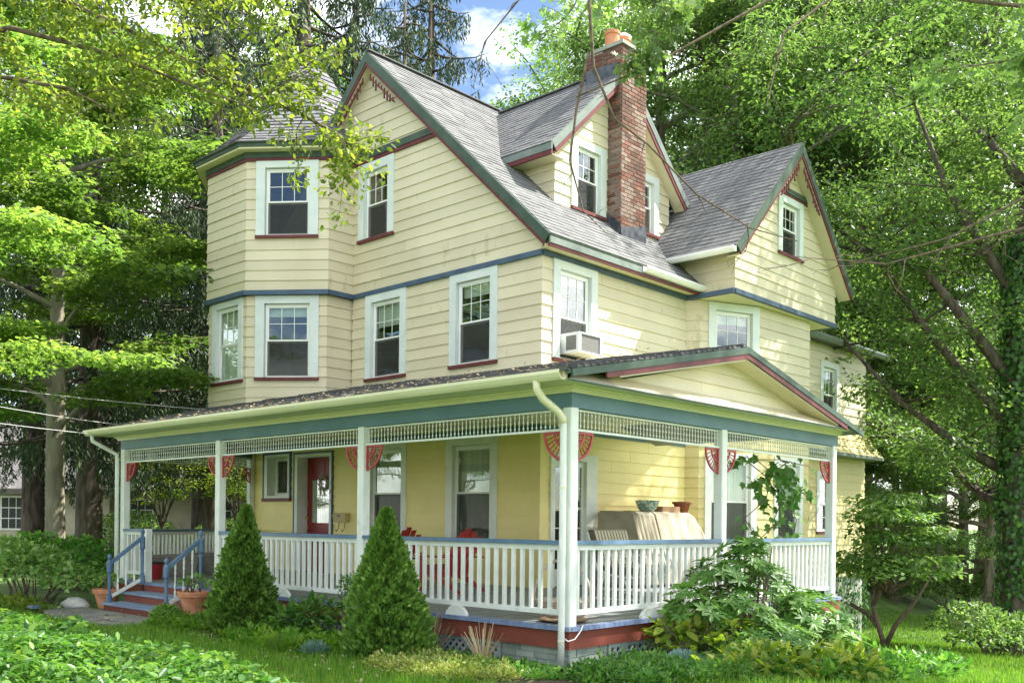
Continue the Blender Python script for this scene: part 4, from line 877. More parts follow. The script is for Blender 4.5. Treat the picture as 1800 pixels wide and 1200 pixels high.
roof_plane('porch_roof', [B0, (-3.4, 6.50, 2.50), (-3.4, 3.02, 3.30), A2], house, M_SHINGD)
# pediment on the side
PX = .06
Wp = Wall((PX, .05), (PX, 6.55)); apz = 3.30-.17
RSL = .80/3.48
zl = lambda y: apz-(.2095)*(3.02-y) if y < 3.02 else apz-RSL*(y-3.02)
RSL = .80/3.48
ylo = 3.02-(apz-2.66)/.2095; yhi = 3.02+(apz-2.66)/RSL
Wp = Wall((PX, ylo), (PX, yhi))
siding(Wp, 'pediment', [(0, 2.66), (Wp.L, 2.66), (3.02-ylo, apz)], [], 2.66, M_CREAM, house, e=.155)
mb = MB(); mb.hexa([(.32, -.42, 2.515), (.32, 6.36, 2.515), (PX-.02, 6.2, 2.515), (PX-.02, -.1, 2.515), (PX+.03, -.12, 2.665), (PX+.03, 5.72, 2.665), (PX-.02, 5.70, 2.665), (PX-.02, .0, 2.665)]); fb = part('flared_board', mb, M_CREAM, house)
mb = MB(); mb.box(.28, .335, -.42, 6.42, 2.502, 2.515); part('drip_edge', mb, M_GREYG, house)
for lo in ((.34, -.44, EZ-.0), (.34, 6.50, 2.50)):
    rake('rake_board', (.34, 3.02, 3.29), lo, (1, 0, 0), .075, .03, M_GREEN, off=.028)
    rake('rake_moulding', (.34, 3.02, 3.29), (lo[0], lo[1]+(.55 if lo[1] < 0 else -.55), lo[2]+(.117 if lo[1] < 0 else .126)), (1, 0, 0), .065, .03, M_MAROON, off=.018, d0=.075)
    rake('rake_soffit', (.34, 3.02, 3.29), (lo[0], lo[1]+(.8 if lo[1] < 0 else -.8), lo[2]+(.168 if lo[1] < 0 else .184)), (1, 0, 0), .02, .29, M_CREAM, off=-.01, d0=.14)
# gutter, downspouts
gut = gutter('gutter', (-10.60, -.43, EZ+.005), (.27, -.43, EZ-.005), M_GUTTER, w=.11, h=.095, out=(0, -1, 0))
mb = MB(); mb.box(-10.5, .27, -.43, -.40, 2.51, 2.60); part('fascia', mb, M_GUTTER, house)
def downspout(pts, m, w=.03, name='downspout'):
    mb = MB(); mb.tube(pts, w, 8); d = part(name, mb, m, house, smooth=True); return d
ds = downspout([(-.08, -.47, 2.51), (-.08, -.46, 2.44), (-.07, -.38, 2.35), (-.055, -.16, 2.24), (-.05, -.075, 2.17), (-.05, -.07, 2.0), (-.05, -.07, .1), (-.05, -.075, -.42)], M_WHITE, .036)
for z in (1.45, -.14): mb = MB(); mb.tube([(-.05, -.07, z-.008), (-.05, -.07, z+.008)], .040, 10); link('strap', mb.mesh('strap', M_GUTTER), ds)
mb = MB(); mb.tube([(-.08, -.47, 2.52), (-.08, -.46, 2.43), (-.07, -.38, 2.34), (-.055, -.16, 2.23), (-.05, -.078, 2.165), (-.05, -.072, 2.12)], .041, 8); link('elbow', mb.mesh('elbow', M_GUTTER, True), ds)
downspout([(-10.42, -.46, 2.51), (-10.42, -.45, 2.42), (-10.36, -.20, 2.28), (-10.34, -.05, 2.20), (-10.34, -.04, 2.0), (-10.34, -.04, -.45)], M_WHITE, .036)
# steps
for i, (yf, z) in enumerate(((-.72, -.30), (-.38, -.145))):
    mb = MB(); mb.box(-9.34, -7.20, yf-.03, yf+.345, z-.035, z); st_ = part('step_tread', mb, M_STEPB, house)
for (yf, z0, z1) in ((-.72, -.60, -.336), (-.38, -.30, -.181), (-.03, -.145, -.045)):
    mb = MB(); mb.box(-9.30, -7.24, yf, yf+.02, z0, z1); part('step_riser', mb, M_SKIRT, house)
mb = MB(); mb.box(-9.32, -9.301, -.70, -.03, -.6, -.36); mb.box(-9.32, -9.301, -.36, -.03, -.36, -.20); mb.box(-7.239, -7.22, -.70, -.03, -.6, -.36); mb.box(-7.239, -7.22, -.36, -.03, -.36, -.20); part('step_side', mb, M_SKIRT, house)
NEW = [(.03, 0), (.046, .004), (.046, .10), (.030, .115), (.036, .135), (.024, .15), (.026, .40), (.033, .44), (.024, .46), (.034, .49), (.046, .50), (.046, .66), (.030, .68), (.018, .70), (.034, .725), (.036, .755), (.02, .785), (.004, .79)]
def newel(x, y, z, s=1.0): mb = MB(); mb.lathe([(r, zz*s) for r, zz in NEW], (x, y, z), 12); return part('newel', mb, M_RAIL, house, smooth=False)
TB = [(.017, 0), (.017, .10), (.010, .12), (.018, .16), (.011, .22), (.011, .36), (.018, .40), (.010, .43), (.017, .46), (.017, .60)]
for (x0, xt) in ((-9.24, -9.24), (-7.32, -7.32)):
    newel(x0, -.66, -.30); newel(xt, -.10, 0.0, 1.15)
    mb = MB(); mb.bar((x0, -.66, .33), (xt, -.10, .76), .055, .055); sr = part('stair_rail', mb, M_RAIL, house)
    mb = MB(); mb.bar((x0, -.62, -.20), (xt, -.13, .05), .04, .05); link('bottom_rail', mb.mesh('bottom_rail', M_WHITE), sr)
    for i in range(3):
        t = (i+1)/4; yb = -.66+.56*t; zb = -.20+.29*t; mb = MB(); mb.lathe([(r, z*.93) for r, z in TB], (x0, yb, zb+.02), 8); link('baluster', mb.mesh('baluster', M_WHITE), sr)
# corner piers of blocks and stones, lattice between
def blocks(W, u0, u1, z0, z1, m, rows, bw, name, nm, depth=.12):
    mb = MB(); W.box(mb, u0+.01, u1-.01, -depth, -.012, z0, z1); p = part(nm, mb, M_MORTAR if m is M_STONE else M_LATT, house); h = (z1-z0)/rows
    for r in range(rows):
        u = u0-(bw*.5 if r % 2 else 0)
        while u < u1-.02:
            a = max(u, u0); w = bw*random.uniform(.85, 1.2); b = min(u+w, u1)
            if b-a > .03:
                mb = MB(); j = random.uniform(-.004, .006); g = .005
                W.box(mb, a+g, b-g, -.02, .0+j, z0+r*h+g, z0+(r+1)*h-g); link(name, mb.mesh(name, m), p)
            u += w
WF0 = Wall((-10.3, .035), (-.03, .035)); WR0 = Wall((-.035, .0), (-.035, 7.0))
blocks(WF0, 9.30, 10.27, -.72, -.236, M_BLOCK, 7, .30, 'block', 'corner_pier'); blocks(WR0, .04, .70, -.80, -.236, M_BLOCK, 6, .21, 'stone', 'corner_pier')
blocks(WR0, 3.0, 3.5, -1.1, -.236, M_BLOCK, 8, .2, 'stone', 'pier'); blocks(WR0, 5.95, 6.38, -1.3, -.236, M_STONE, 7, .22, 'stone', 'pier')
def lattice(W, u0, u1, z0, z1, sp=.105, rim=True):
    mb = MB(); W.box(mb, u0, u1, -.015, .012, z1-.045, z1); W.box(mb, u0, u0+.045, -.015, .012, z0, z1-.045); W.box(mb, u1-.045, u1, -.015, .012, z0, z1-.045); p = part('lattice', mb, M_LATT, house)
    a0, a1, h = u0+.045, u1-.045, z1-.045-z0
    for s, nf in ((1, .004), (-1, -.006)):
        u = a0-h
        while u < a1+h:
            s0, s1 = (u, u+h) if s > 0 else (u+h, u); t0, t1 = 0, 1
            lo, hi = min(s0, s1), max(s0, s1)
            if hi > a0+.02 and lo < a1-.02:
                d = s1-s0; ta, tb = sorted(((a0-s0)/d, (a1-s0)/d)); t0, t1 = max(0, ta), min(1, tb)
                if t1-t0 > .08: mb = MB(); mb.bar(W.pt(s0+d*t0, nf, z0+h*t0), W.pt(s0+d*t1, nf, z0+h*t1), .008, .036, up=tuple(W.n.cross(Vector((s, 0, 1)))) if False else tuple(W.n)); 
                if t1-t0 > .08:
                    P0, P1 = Vector(W.pt(s0+d*t0, nf, z0+h*t0)), Vector(W.pt(s0+d*t1, nf, z0+h*t1)); mb = MB(); mb.bar(P0, P1, .036, .008, up=tuple(W.n)); link('slat', mb.mesh('slat', M_LATT), p)
            u += sp
lattice(WF0, 7.6, 9.29, -.62, -.236); lattice(WF0, 3.3, 7.5, -.6, -.236); lattice(WR0, .71, 2.98, -.85, -.236); lattice(WR0, 3.52, 5.98, -1.1, -.236)
mb = MB(); mb.box(-10.2, -.3, .55, .6, -.9, -.15); mb.box(-.65, -.6, .6, 7, -1.4, -.15); part('crawl_space_shade', mb, M_DARK, house)  # near-black sheets behind the lattice stand in for the shade under the deck
mb = MB(); mb.box(-.10, .005, 6.40, 6.52, -1.5, -.236); part('pier', mb, M_WOODB, house)
# ------------------------------------------------------------------ things on the porch and around it
def obj(name, mb, m, label, cat, group=None, smooth=False, loc=(0, 0, 0), rot=(0, 0, 0)):
    return tag(link(name, mb.mesh(name, m, smooth), None, loc, rot), label, cat, group)
def lpart(name, mb, m, t, smooth=False): return link(name, mb.mesh(name, m, smooth), t)   # mesh already in the thing's own coordinates
# adirondack chair, local +x is the way it faces
def chair(loc, rz, label):
    t = thing('garden_chair', label, 'chair', loc, rz, 'red slatted garden chairs on the porch')
    for s in (-1, 1):
        mb = MB(); y = s*.27; mb.prism([(.42, y-.012, 0), (.52, y-.012, 0), (.50, y-.012, .38), (.42, y-.012, .38)], (0, .024, 0)); lpart('front_leg', mb, M_CHAIR, t)
        mb = MB(); mb.prism([(-.62, y*.93-.012, .0), (-.52, y*.93-.012, .0), (.46, y*.93-.012, .28), (.46, y*.93-.012, .38), (.30, y*.93-.012, .37)], (0, .024, 0)); lpart('back_leg', mb, M_CHAIR, t)
        mb = MB(); mb.prism([(.55, y-.07*s, .53), (.55, y+.08*s, .53), (-.42, y+.03*s, .53), (-.42, y-.04*s, .53)], (0, 0, .024)); lpart('armrest', mb, M_CHAIR, t)
        mb = MB(); mb.prism([(.40, y-.012, .38), (.50, y-.012, .38), (.50, y-.012, .528), (.34, y-.012, .528)], (0, .024, 0)); lpart('arm_bracket', mb, M_CHAIR, t)
    for i in range(6):
        x = .45-.085*i; z = .385-.028*i; mb = MB(); mb.hexa([(x-.075, -.25, z-.02), (x, -.25, z), (x, .25, z), (x-.075, .25, z-.02), (x-.075, -.25, z), (x, -.25, z+.02), (x, .25, z+.02), (x-.075, .25, z)]); lpart('seat_slat', mb, M_CHAIR, t)
    for i in range(5):
        y = -.20+.10*i; h = .98-.05*abs(i-2)**1.3; mb = MB(); mb.hexa([(-.04, y-.044, .22), (-.02, y-.044, .22), (-.02, y+.044, .22), (-.04, y+.044, .22), (-.42, y-.047, h), (-.40, y-.047, h), (-.40, y+.047, h), (-.42, y+.047, h)]); lpart('back_slat', mb, M_CHAIR, t)
    mb = MB(); mb.box(-.30, -.27, -.27, .27, .60, .66); lpart('back_rail', mb, M_CHAIR, t); return t
chair((-4.45, 2.55, .002), math.pi*.96, 'red slatted garden chair facing left behind the railing under the wide window')
chair((-6.25, 2.9, .002), math.pi*.98, 'red slatted garden chair farther left, mostly behind the taller conical shrub')
t = thing('side_table', 'small black metal side table beside the red garden chair', 'table', (-5.45, 2.5, 0.002))
mb = MB(); mb.lathe([(.22, .47), (.23, .475), (.23, .49), (.22, .495)], (0, 0, 0), 18); lpart('table_top', mb, M_BLACK, t)
for k in range(4):
    a = k*math.pi/2+.4; mb = MB(); mb.tube([(.18*math.cos(a), .18*math.sin(a), .47), (.10*math.cos(a), .10*math.sin(a), .25), (.2*math.cos(a), .2*math.sin(a), 0)], .009, 6); lpart('leg', mb, M_BLACK, t)
# glider bench with striped cushions
M_STR = mat('striped_cushion', (0.62, 0.56, 0.42), rough=0.9); n = M_STR.node_tree.nodes; l = M_STR.node_tree.links
w = n.new("ShaderNodeTexWave"); w.bands_direction = 'X'; w.inputs['Scale'].default_value = 3.4; tcc = n.new("ShaderNodeTexCoord"); rr_ = n.new("ShaderNodeValToRGB")
rr_.color_ramp.elements[0].color = (0.60, 0.54, 0.40, 1); rr_.color_ramp.elements[0].position = .72; rr_.color_ramp.elements[1].color = (0.13, 0.12, 0.08, 1); rr_.color_ramp.elements[1].position = .84
l.new(tcc.outputs['Object'], w.inputs['Vector']); l.new(w.outputs['Fac'], rr_.inputs['Fac']); l.new(rr_.outputs['Color'], n['Principled BSDF'].inputs['Base Color'])
t = thing('glider_bench', 'white tube glider bench with striped cushions behind the side railing', 'bench', (-1.95, 3.75, 0.002), math.pi*.5+.15)
for s in (-1, 1):
    x = s*.55; mb = MB(); pts = [(x, -.35, .33), (x, -.42, .50), (x, -.36, .60), (x, -.1, .62), (x, .18, .60), (x, .26, .48), (x, .1, .36), (x, -.2, .32)]; mb.tube(pts+[pts[0]], .014, 7); lpart('arm_loop', mb, M_VINYL, t, True)
    mb = MB(); mb.tube([(x, -.42, .02), (x, -.30, .01), (x, .3, .01), (x, .42, .03), (x, .40, .1)], .013, 7); mb.tube([(x, -.3, .012), (x, -.18, .33)], .012, 6); mb.tube([(x, .25, .012), (x, .12, .34)], .012, 6); lpart('side_frame', mb, M_VINYL, t, True)
mb = MB(); mb.tube([(-.55, -.2, .32), (.55, -.2, .32)], .013, 6); mb.tube([(-.55, .15, .35), (.55, .15, .35)], .013, 6); mb.tube([(-.52, .25, .4), (-.52, .42, .95), (.52, .42, .95), (.52, .25, .4)], .013, 6); lpart('seat_frame', mb, M_VINYL, t)
def cushion(x0, x1, y0, y1, z0, z1, m, t, name, lean=0.0):
    mb = MB(); n = 6; r = .03
    def ringz(z, ins, sh): return [(x0+ins, y0+ins+sh, z), (x1-ins, y0+ins+sh, z), (x1-ins, y1-ins+sh, z), (x0+ins, y1-ins+sh, z)]
    zs = [(z0, r), (z0+r*.5, 0), (z1-r*.5, 0), (z1, r)]; vs = []
    for z, ins in zs: vs += ringz(z, ins, lean*(z-z0))
    f = [(3, 2, 1, 0), (12, 13, 14, 15)]
    for k in range(3): f += [(4*k+i, 4*k+(i+1) % 4, 4*k+4+(i+1) % 4, 4*k+4+i) for i in range(4)]
    mb.add(vs, f); return lpart(name, mb, m, t)
cushion(-.52, -.005, -.32, .22, .36, .47, M_STR, t, 'seat_cushion'); cushion(.005, .52, -.32, .22, .36, .47, M_STR, t, 'seat_cushion')
cushion(-.52, -.005, .17, .27, .47, .99, M_STR, t, 'back_cushion', .3); cushion(.005, .52, .17, .27, .47, .99, M_STR, t, 'back_cushion', .3)
# covered furniture and what stands on it
t = thing('covered_settee', 'tall piece of furniture under a tan canvas cover against the yellow wall', 'covered furniture', (-3.55, 6.8, 0.002), math.pi/2)
def cover(x0, x1, zt, slope):
    mb = MB(); n = 16; vs = []
    prof = []
    for i in range(n+1):
        u = x0+(x1-x0)*i/n; wv = .012*math.sin(i*1.9); top = zt-.02*abs(math.sin(i*.8)); dn = slope*max(0, (i/n-.72))*1.1
        vs += [(u, .42+wv, .0), (u, .40+wv*.6, top-.05), (u, .34, top-dn), (u, -.26, top-.01-dn), (u, -.34-wv, top-.06-dn), (u, -.60-wv*2, .42), (u, -.64-wv*3, .05)]
    f = [(7*i+j, 7*i+j+1, 7*i+8+j, 7*i+7+j) for i in range(n) for j in range(6)]+[tuple(range(7))[::-1], tuple(7*n+j for j in range(7))]; mb.add(vs, f); return mb
lpart('canvas_cover', cover(-1.25, -.60, 1.30, 0.0), M_TARP, t); lpart('canvas_cover', cover(-.58, 1.12, 1.31, 1.4), M_TARP, t)
M_PAT = mat('patterned_glaze', (0.12, 0.24, 0.22), (0.45, 0.52, 0.44), scale=22, rough=0.3, contrast=(.46, .54), detail=2)
mb = MB(); mb.lathe([(.11, 0), (.17, .07), (.215, .19), (.225, .20), (.20, .20), (.15, .05)], (0, 0, 0), 18); obj('flower_bowl', mb, M_PAT, 'blue-green patterned bowl standing on the canvas cover', 'bowl', None, True, (-3.45, 6.32, 1.292))
mb = MB(); mb.box(-.15, .15, -.28, .28, 0, .11); mb2 = mb; obj('carton', mb, M_BOX, 'flat brown box lying between the bowl and the clay pot', 'box', None, False, (-3.5, 6.93, 1.285))
pot_prof = [(.13, 0), (.20, .19), (.235, .19), (.24, .245), (.215, .245), (.19, .18), (.12, .02)]
mb = MB(); mb.lathe([(.10, 0), (.155, .18), (.18, .18), (.185, .225), (.165, .225), (.145, .17)], (0, 0, 0), 18); obj('clay_pot', mb, M_TERRAD, 'plain brown clay pot on the right end of the canvas cover', 'pot', None, True, (-3.5, 7.5, 1.27))
# basket behind the corner post and the tray in front of it
t = thing('basket', 'pale wicker basket with a tall hoop handle behind the corner post', 'basket', (-.72, .74, 0.002), .8)
mb = MB()
for k in range(9): mb.tube([((.25+.012*k)*math.cos(a), (.19+.010*k)*math.sin(a), .02+.022*k+.004*math.sin(a*9+k*3.14)) for a in [i*math.pi/12 for i in range(25)]], .013, 5)
for i in range(24): a = i*math.pi/12; mb.tube([(.25*math.cos(a), .19*math.sin(a), .01), (.355*math.cos(a), .28*math.sin(a), .22)], .009, 4)
o = lpart('basket_weave', mb, M_BASK, t); o['kind'] = 'stuff'
mb = MB(); mb.tube([(.33*math.cos(a), 0, .2+.46*math.sin(a)) for a in [i*math.pi/16 for i in range(17)]], .016, 7); lpart('handle', mb, M_BASK, t, True)
mb = MB(); mb.lathe([(.25, 0), (.25, .012)], (0, 0, 0), 20); lpart('bottom', mb, M_BASK, t)
M_TRAY = mat('brown_tray', (0.16, 0.10, 0.06), (0.28, 0.2, 0.13), rough=.7)
mb = MB(); mb.lathe([(.20, 0), (.27, .025), (.28, .03), (.26, .03), (.2, .01)], (0, 0, 0), 22); obj('saucer', mb, M_TRAY, 'shallow brown saucer on the deck at the foot of the corner post', 'saucer', None, False, (-.40, .38, 0.003))
# storage bins and bucket by the angled railing
def bin_(loc, rz, label, s=1.0):
    t = thing('storage_bin', label, 'storage bin', loc, rz, 'grey plastic bins on the porch')
    mb = MB(); a, b, h = .36*s, .24*s, .36; mb.hexa([(-a*.9, -b*.9, 0), (a*.9, -b*.9, 0), (a*.9, b*.9, 0), (-a*.9, b*.9, 0), (-a, -b, h), (a, -b, h), (a, b, h), (-a, b, h)])
    for x in (-.6, -.2, .2, .6): mb.hexa([(a*x-.03, -b*.9-.012, .02), (a*x+.03, -b*.9-.012, .02), (a*x+.03, -b*.88, .02), (a*x-.03, -b*.88, .02), (a*x-.03, -b-.012, h*.92), (a*x+.03, -b-.012, h*.92), (a*x+.03, -b*.95, h*.92), (a*x-.03, -b*.95, h*.92)])
    lpart('body', mb, M_GREYP, t); mb = MB(); mb.hexa([(-a-.02, -b-.02, h+.001), (a+.02, -b-.02, h+.001), (a+.02, b+.02, h+.001), (-a-.02, b+.02, h+.001), (-a, -b, h+.045), (a, -b, h+.045), (a, b, h+.045), (-a, b, h+.045)]); lpart('lid', mb, M_GREYP, t)
bin_((-10.62, 1.15, .002), 1.35, 'lidded grey storage bin next to the red bucket', 1.15); bin_((-11.12, 1.98, .002), 1.25, 'lidded grey storage bin farther from the red bucket, behind the blue newel', 1.15)
t = thing('bucket', 'dark red bucket with a black rim beside the gate post', 'bucket', (-10.0, .48, .002))
mb = MB(); mb.lathe([(.13, 0), (.165, .27), (.165, .27)], (0, 0, 0), 20); lpart('body', mb, M_BUCK, t, False); mb = MB(); mb.lathe([(.15, .272), (.185, .275), (.187, .305), (.15, .31)], (0, 0, 0), 20); lpart('rim', mb, M_BLACK, t)
mb = MB(); mb.tube([(-.17, 0, .30), (-.12, .0, .36), (0, 0, .385)], .006, 5); lpart('handle', mb, M_BLACK, t)
# mailbox and wreath
t = thing('mailbox', 'tan wall mailbox with black wire newspaper hooks right of the door', 'mailbox', (-9.34, 4.15, 1.10))
mb = MB(); mb.prism([(-.20, 0, -.05), (-.20, -.10, -.05), (-.20, -.10, .10), (-.20, -.06, .13), (-.20, 0, .13)], (.40, 0, 0)); lpart('box', mb, M_MAIL, t); mb = MB(); mb.box(-.205, .205, -.115, -.101, .03, .11); lpart('lid', mb, M_MAIL, t)
mb = MB(); mb.box(-.05, .05, -.118, -.1155, .05, .09); lpart('latch_plate', mb, M_TIMBER, t)
for x in (-.09, .11): mb = MB(); mb.tube([(x, -.03, -.05), (x, -.05, -.18), (x+.03, -.12, -.24), (x+.06, -.16, -.20)], .007, 5); lpart('hook', mb, M_BLACK, t)
M_WREATH = mat('dry_wreath', (0.30, 0.24, 0.17), (0.50, 0.44, 0.34), scale=30, rough=.95)
mb = MB(); wr = random.Random(3)
for i in range(46):
    a = wr.random()*6.28; pts = [((.135+wr.uniform(-.03, .03))*math.cos(a+j*.28), wr.uniform(-.03, .02), (.135+wr.uniform(-.035, .035))*math.sin(a+j*.28)) for j in range(5)]; mb.tube(pts, .006, 4)
for i in range(70):
    a = wr.random()*6.28; r = .14+wr.uniform(-.04, .05); c = Vector((r*math.cos(a), -.03, r*math.sin(a))); mb.add([c, c+Vector((.03, -.01, .01)), c+Vector((.015, -.02, .035))], [(0, 1, 2)])
for i in range(14): mb.tube([(-.08+wr.uniform(-.03, .03), -.02, -.13), (-.05+wr.uniform(-.05, .08), -.03, -.27)], .004, 4)
obj('wreath', mb, M_WREATH, 'dried twig wreath hanging on the red front door', 'wreath', None, False, (-10.33, 4.375, 1.86))
# large clay pots by the steps
PP = [(.17, 0), (.245, .30), (.25, .31), (.285, .315), (.295, .39), (.29, .41), (.255, .41), (.24, .36)]
def clay(loc, label, s=1.0):
    t = thing('planter', label, 'planter', loc, 0, 'big terracotta planters by the steps'); t.scale = (s, s, s)
    mb = MB(); mb.lathe(PP, (0, 0, 0), 26); lpart('pot', mb, M_TERRA, t, False); mb = MB(); mb.lathe([(.01, .36), (.242, .355)], (0, 0, 0), 20); lpart('soil', mb, M_DARK, t); return t
clay((-9.86, -.42, -.45), 'terracotta planter behind the left blue newel of the steps', .80); clay((-6.95, -.42, -.33), 'terracotta planter beside the right blue newel, raised on a stone', .80)
mb = MB(); mb.hexa([(-.28, -.2, 0), (.22, -.22, 0), (.25, .2, 0), (-.25, .22, 0), (-.24, -.18, .115), (.2, -.18, .12), (.22, .17, .118), (-.24, .18, .118)]); obj('stone_block', mb, M_STONE, 'flat stone under the right terracotta planter', 'stone', None, False, (-6.92, -.42, -.45))
mb = MB(); mb.box(-.07, .07, -.07, .07, 0, .27); obj('wooden_post', mb, M_WOODB, 'short weathered wooden post beside the right terracotta planter', 'post', None, False, (-7.10, -.70, -.47))
def rock(loc, s, m, label, seed=1, group=None):
    r_ = random.Random(seed); mb = MB(); n1, n2 = 6, 9; vs = []
    for i in range(n1+1):
        a = math.pi*i/n1
        for j in range(n2): b = 2*math.pi*j/n2; k = 1+r_.uniform(-.14, .14); vs.append((s[0]*math.sin(a)*math.cos(b)*k, s[1]*math.sin(a)*math.sin(b)*k, s[2]*math.cos(a)*k+s[2]*.6))
    mb.add(vs, [(i*n2+j, i*n2+(j+1) % n2, (i+1)*n2+(j+1) % n2, (i+1)*n2+j) for i in range(n1) for j in range(n2)]); return obj('rock', mb, m, label, 'rock', group, True, loc)
rock((-10.3, -.75, -.46), (.36, .2, .11), M_ROCK, 'long pale rock left of the bottom step', 2)
rock((-.15, -.55, -.50), (.16, .1, .07), M_STONE, 'small mossy brown rock in front of the corner downspout', 5)
rock((1.1, .9, -.56), (.2, .12, .06), M_ROCK, 'pale flat rock in the bed beside the corrugated pipe', 9)
# corrugated drain pipe and the loop of cord at the corner post
mb = MB(); n = 70; pts, rad = [], []
for i in range(n): t_ = i/(n-1); pts.append((.02+1.1*t_, .10+.28*t_-.1*math.sin(t_*3), -.46-.05*t_+.035*math.sin(t_*2.6))); rad.append(.062 if i % 2 else .052)
obj('drain_pipe', mb.tube(pts, rad, 12), M_DRAIN, 'white corrugated drain pipe lying in the bed below the corner', 'pipe')
mb = MB(); mb.tube([(-.10, -.045, -.02), (-.05, -.05, -.10), (.02, -.045, -.14), (.05, .03, -.12), (.055, .12, -.04), (.05, .16, .01)], .006, 6); obj('cord', mb, M_VINYL, 'loop of white cord at the foot of the corner post', 'cord')
t = thing('garden_light', 'small dark blue solar light on the lawn left of the flagstones', 'light', (-9.5, -1.75, -.45))
mb = MB(); mb.tube([(0, 0, 0), (0, 0, .10)], .012, 6); lpart('stake', mb, M_BLACK, t); mb = MB(); mb.hexa([(-.10, -.07, .10), (.10, -.07, .10), (.10, .07, .10), (-.10, .07, .10), (-.08, -.05, .14), (.08, -.05, .15), (.08, .05, .15), (-.08, .05, .14)]); lpart('head', mb, M_BLUE, t)
# cables from the street side to the porch corner
def cable(a, b, sag, label, r=.006):
    a, b = Vector(a), Vector(b); mb = MB(); mb.tube([a.lerp(b, i/24)+Vector((0, 0, -sag*4*(i/24)*(1-i/24))) for i in range(25)], r, 6); obj('overhead_cable', mb, M_WIRE, label, 'cable', 'service cables at the left of the house')
cable((-10.6, -5.5, 3.35), (-10.45, 3.4, 3.22), .12, 'highest pale service cable left of the turret', .005)
cable((-8.8, -4.3, 2.92), (-10.55, .25, 2.75), .06, 'middle pale service cable reaching the porch eave')
cable((-8.9, -4.3, 2.60), (-10.75, 1.1, 2.56), .06, 'lowest pale service cable ending below the porch gutter')

# ------------------------------------------------------------------ ground
def sheet(name, xs, ys, zf, m, kind='structure'):
    mb = MB(); vs = [(x, y, zf(x, y)) for y in ys for x in xs]; nx = len(xs)
    mb.add(vs, [(j*nx+i, j*nx+i+1, (j+1)*nx+i+1, (j+1)*nx+i) for j in range(len(ys)-1) for i in range(nx-1)]); o = link(name, mb.mesh(name, m, True)); o['kind'] = kind; return o
M_GROUND = mat('grassy_ground', (0.06, 0.115, 0.022), (0.12, 0.20, 0.045), scale=1.6, rough=0.95, bump=0.6, bscale=14, dirt=((0.075, 0.055, 0.035), .55, 0.60))
M_SOIL = mat('bed_soil', (0.05, 0.038, 0.025), (0.11, 0.085, 0.06), scale=7, rough=0.98, bump=1.0, bscale=30, dirt=((0.04, 0.07, 0.02), 3, .55))
xs = sorted(set([-400, -200, -100, -60, -45]+[(-35+i) for i in range(0, 60)]+[30, 45, 70, 120, 250, 400])); ys = sorted(set([-60, -30, -16]+[-12+i*1.0 for i in range(0, 46)]+[40, 60, 100, 200, 400]))
sheet('ground', xs, ys, lambda x, y: ground_z(x, y), M_GROUND)
bx = [-7.2+i*.25 for i in range(31)]
mb = MB(); vs = []; 
for x in [-7.1+i*.3 for i in range(26)]:
    for y, q in ((-1.35+.18*math.sin(x*1.7)-.12*math.sin(x*4.1), .004), (-.7, .03), (.06, .03)): vs.append((x, y, ground_z(x, y)+q))
mb.add(vs, [(3*i, 3*i+3, 3*i+4, 3*i+1) for i in range(25)]+[(3*i+1, 3*i+4, 3*i+5, 3*i+2) for i in range(25)]); o = link('flower_bed', mb.mesh('flower_bed', M_SOIL, True)); o['kind'] = 'structure'
mb = MB(); vs = []
for i, y in enumerate([-1.3+i*.35 for i in range(26)]):
    for x, q in ((-.1, .03), (.8, .03), (1.9+.2*math.sin(y*1.9), .004)): vs.append((x, y, ground_z(x, y)+q))
mb.add(vs, [(3*i, 3*i+1, 3*i+4, 3*i+3) for i in range(25)]+[(3*i+1, 3*i+2, 3*i+5, 3*i+4) for i in range(25)]); o = link('side_bed', mb.mesh('side_bed', M_SOIL, True)); o['kind'] = 'structure'
path = link('path', MB().box(-10.2, -6.6, -1.9, -.75, -.47, -.446).mesh('path', M_SOIL)); path['kind'] = 'structure'
for (pl) in ([(-9.95, -.80), (-8.3, -.78), (-8.2, -1.30), (-8.9, -1.75), (-9.8, -1.5)], [(-8.25, -.78), (-6.75, -.80), (-6.65, -1.25), (-7.4, -1.42), (-8.15, -1.33)], [(-8.15, -1.38), (-7.4, -1.47), (-6.9, -1.38), (-7.2, -1.75), (-8.3, -1.9), (-8.8, -1.8)]):
    mb = MB(); mb.prism([(x, y, -.446) for x, y in pl][::-1], (0, 0, .03)); link('flagstone', mb.mesh('flagstone', M_FLAG), path)

# ------------------------------------------------------------------ neighbouring house, far left
nb = thing('neighbour_house', 'tan stucco house with pale roof and white windows behind the left trees', 'house', (-31.0, 9.4, -.45), math.atan2(.681, .732)-.05)
def npart(name, mb, m): return link(name, mb.mesh(name, m), nb)
mb = MB(); mb.box(-9, -.2, 0, 7, 0, 2.55); mb.box(-.2, 9.5, .6, 7, 0, 2.9); npart('wall', mb, M_STUCCO)
mb = MB(); mb.prism([(-9.6, -.5, 2.5), (-9.6, -.5, 2.65), (-9.6, 4.2, 5.9), (-9.6, 8, 3.2), (-9.6, 8, 3.0), (-9.6, 4.2, 5.7)], (20, 0, 0)); npart('roof', mb, M_PROOF)
mb = MB(); mb.box(-9.6, 10.4, -.56, -.46, 2.42, 2.62); npart('gutter', mb, M_TIMBER)
mb = MB(); mb.box(-1.2, 1.5, 1.4, 4.4, 3.2, 6.0); mb.prism([(-1.6, 1.1, 6.0), (1.9, 1.1, 6.0), (.15, 1.1, 7.3)], (0, 3.5, 0)); gbl = npart('dormer', mb, M_STUCCO)
for x in (-1.15, -.1, .7, 1.42): mb = MB(); mb.box(x-.07, x+.07, 1.33, 1.41, 3.6, 6.0); link('timber', mb.mesh('timber', M_TIMBER), gbl)
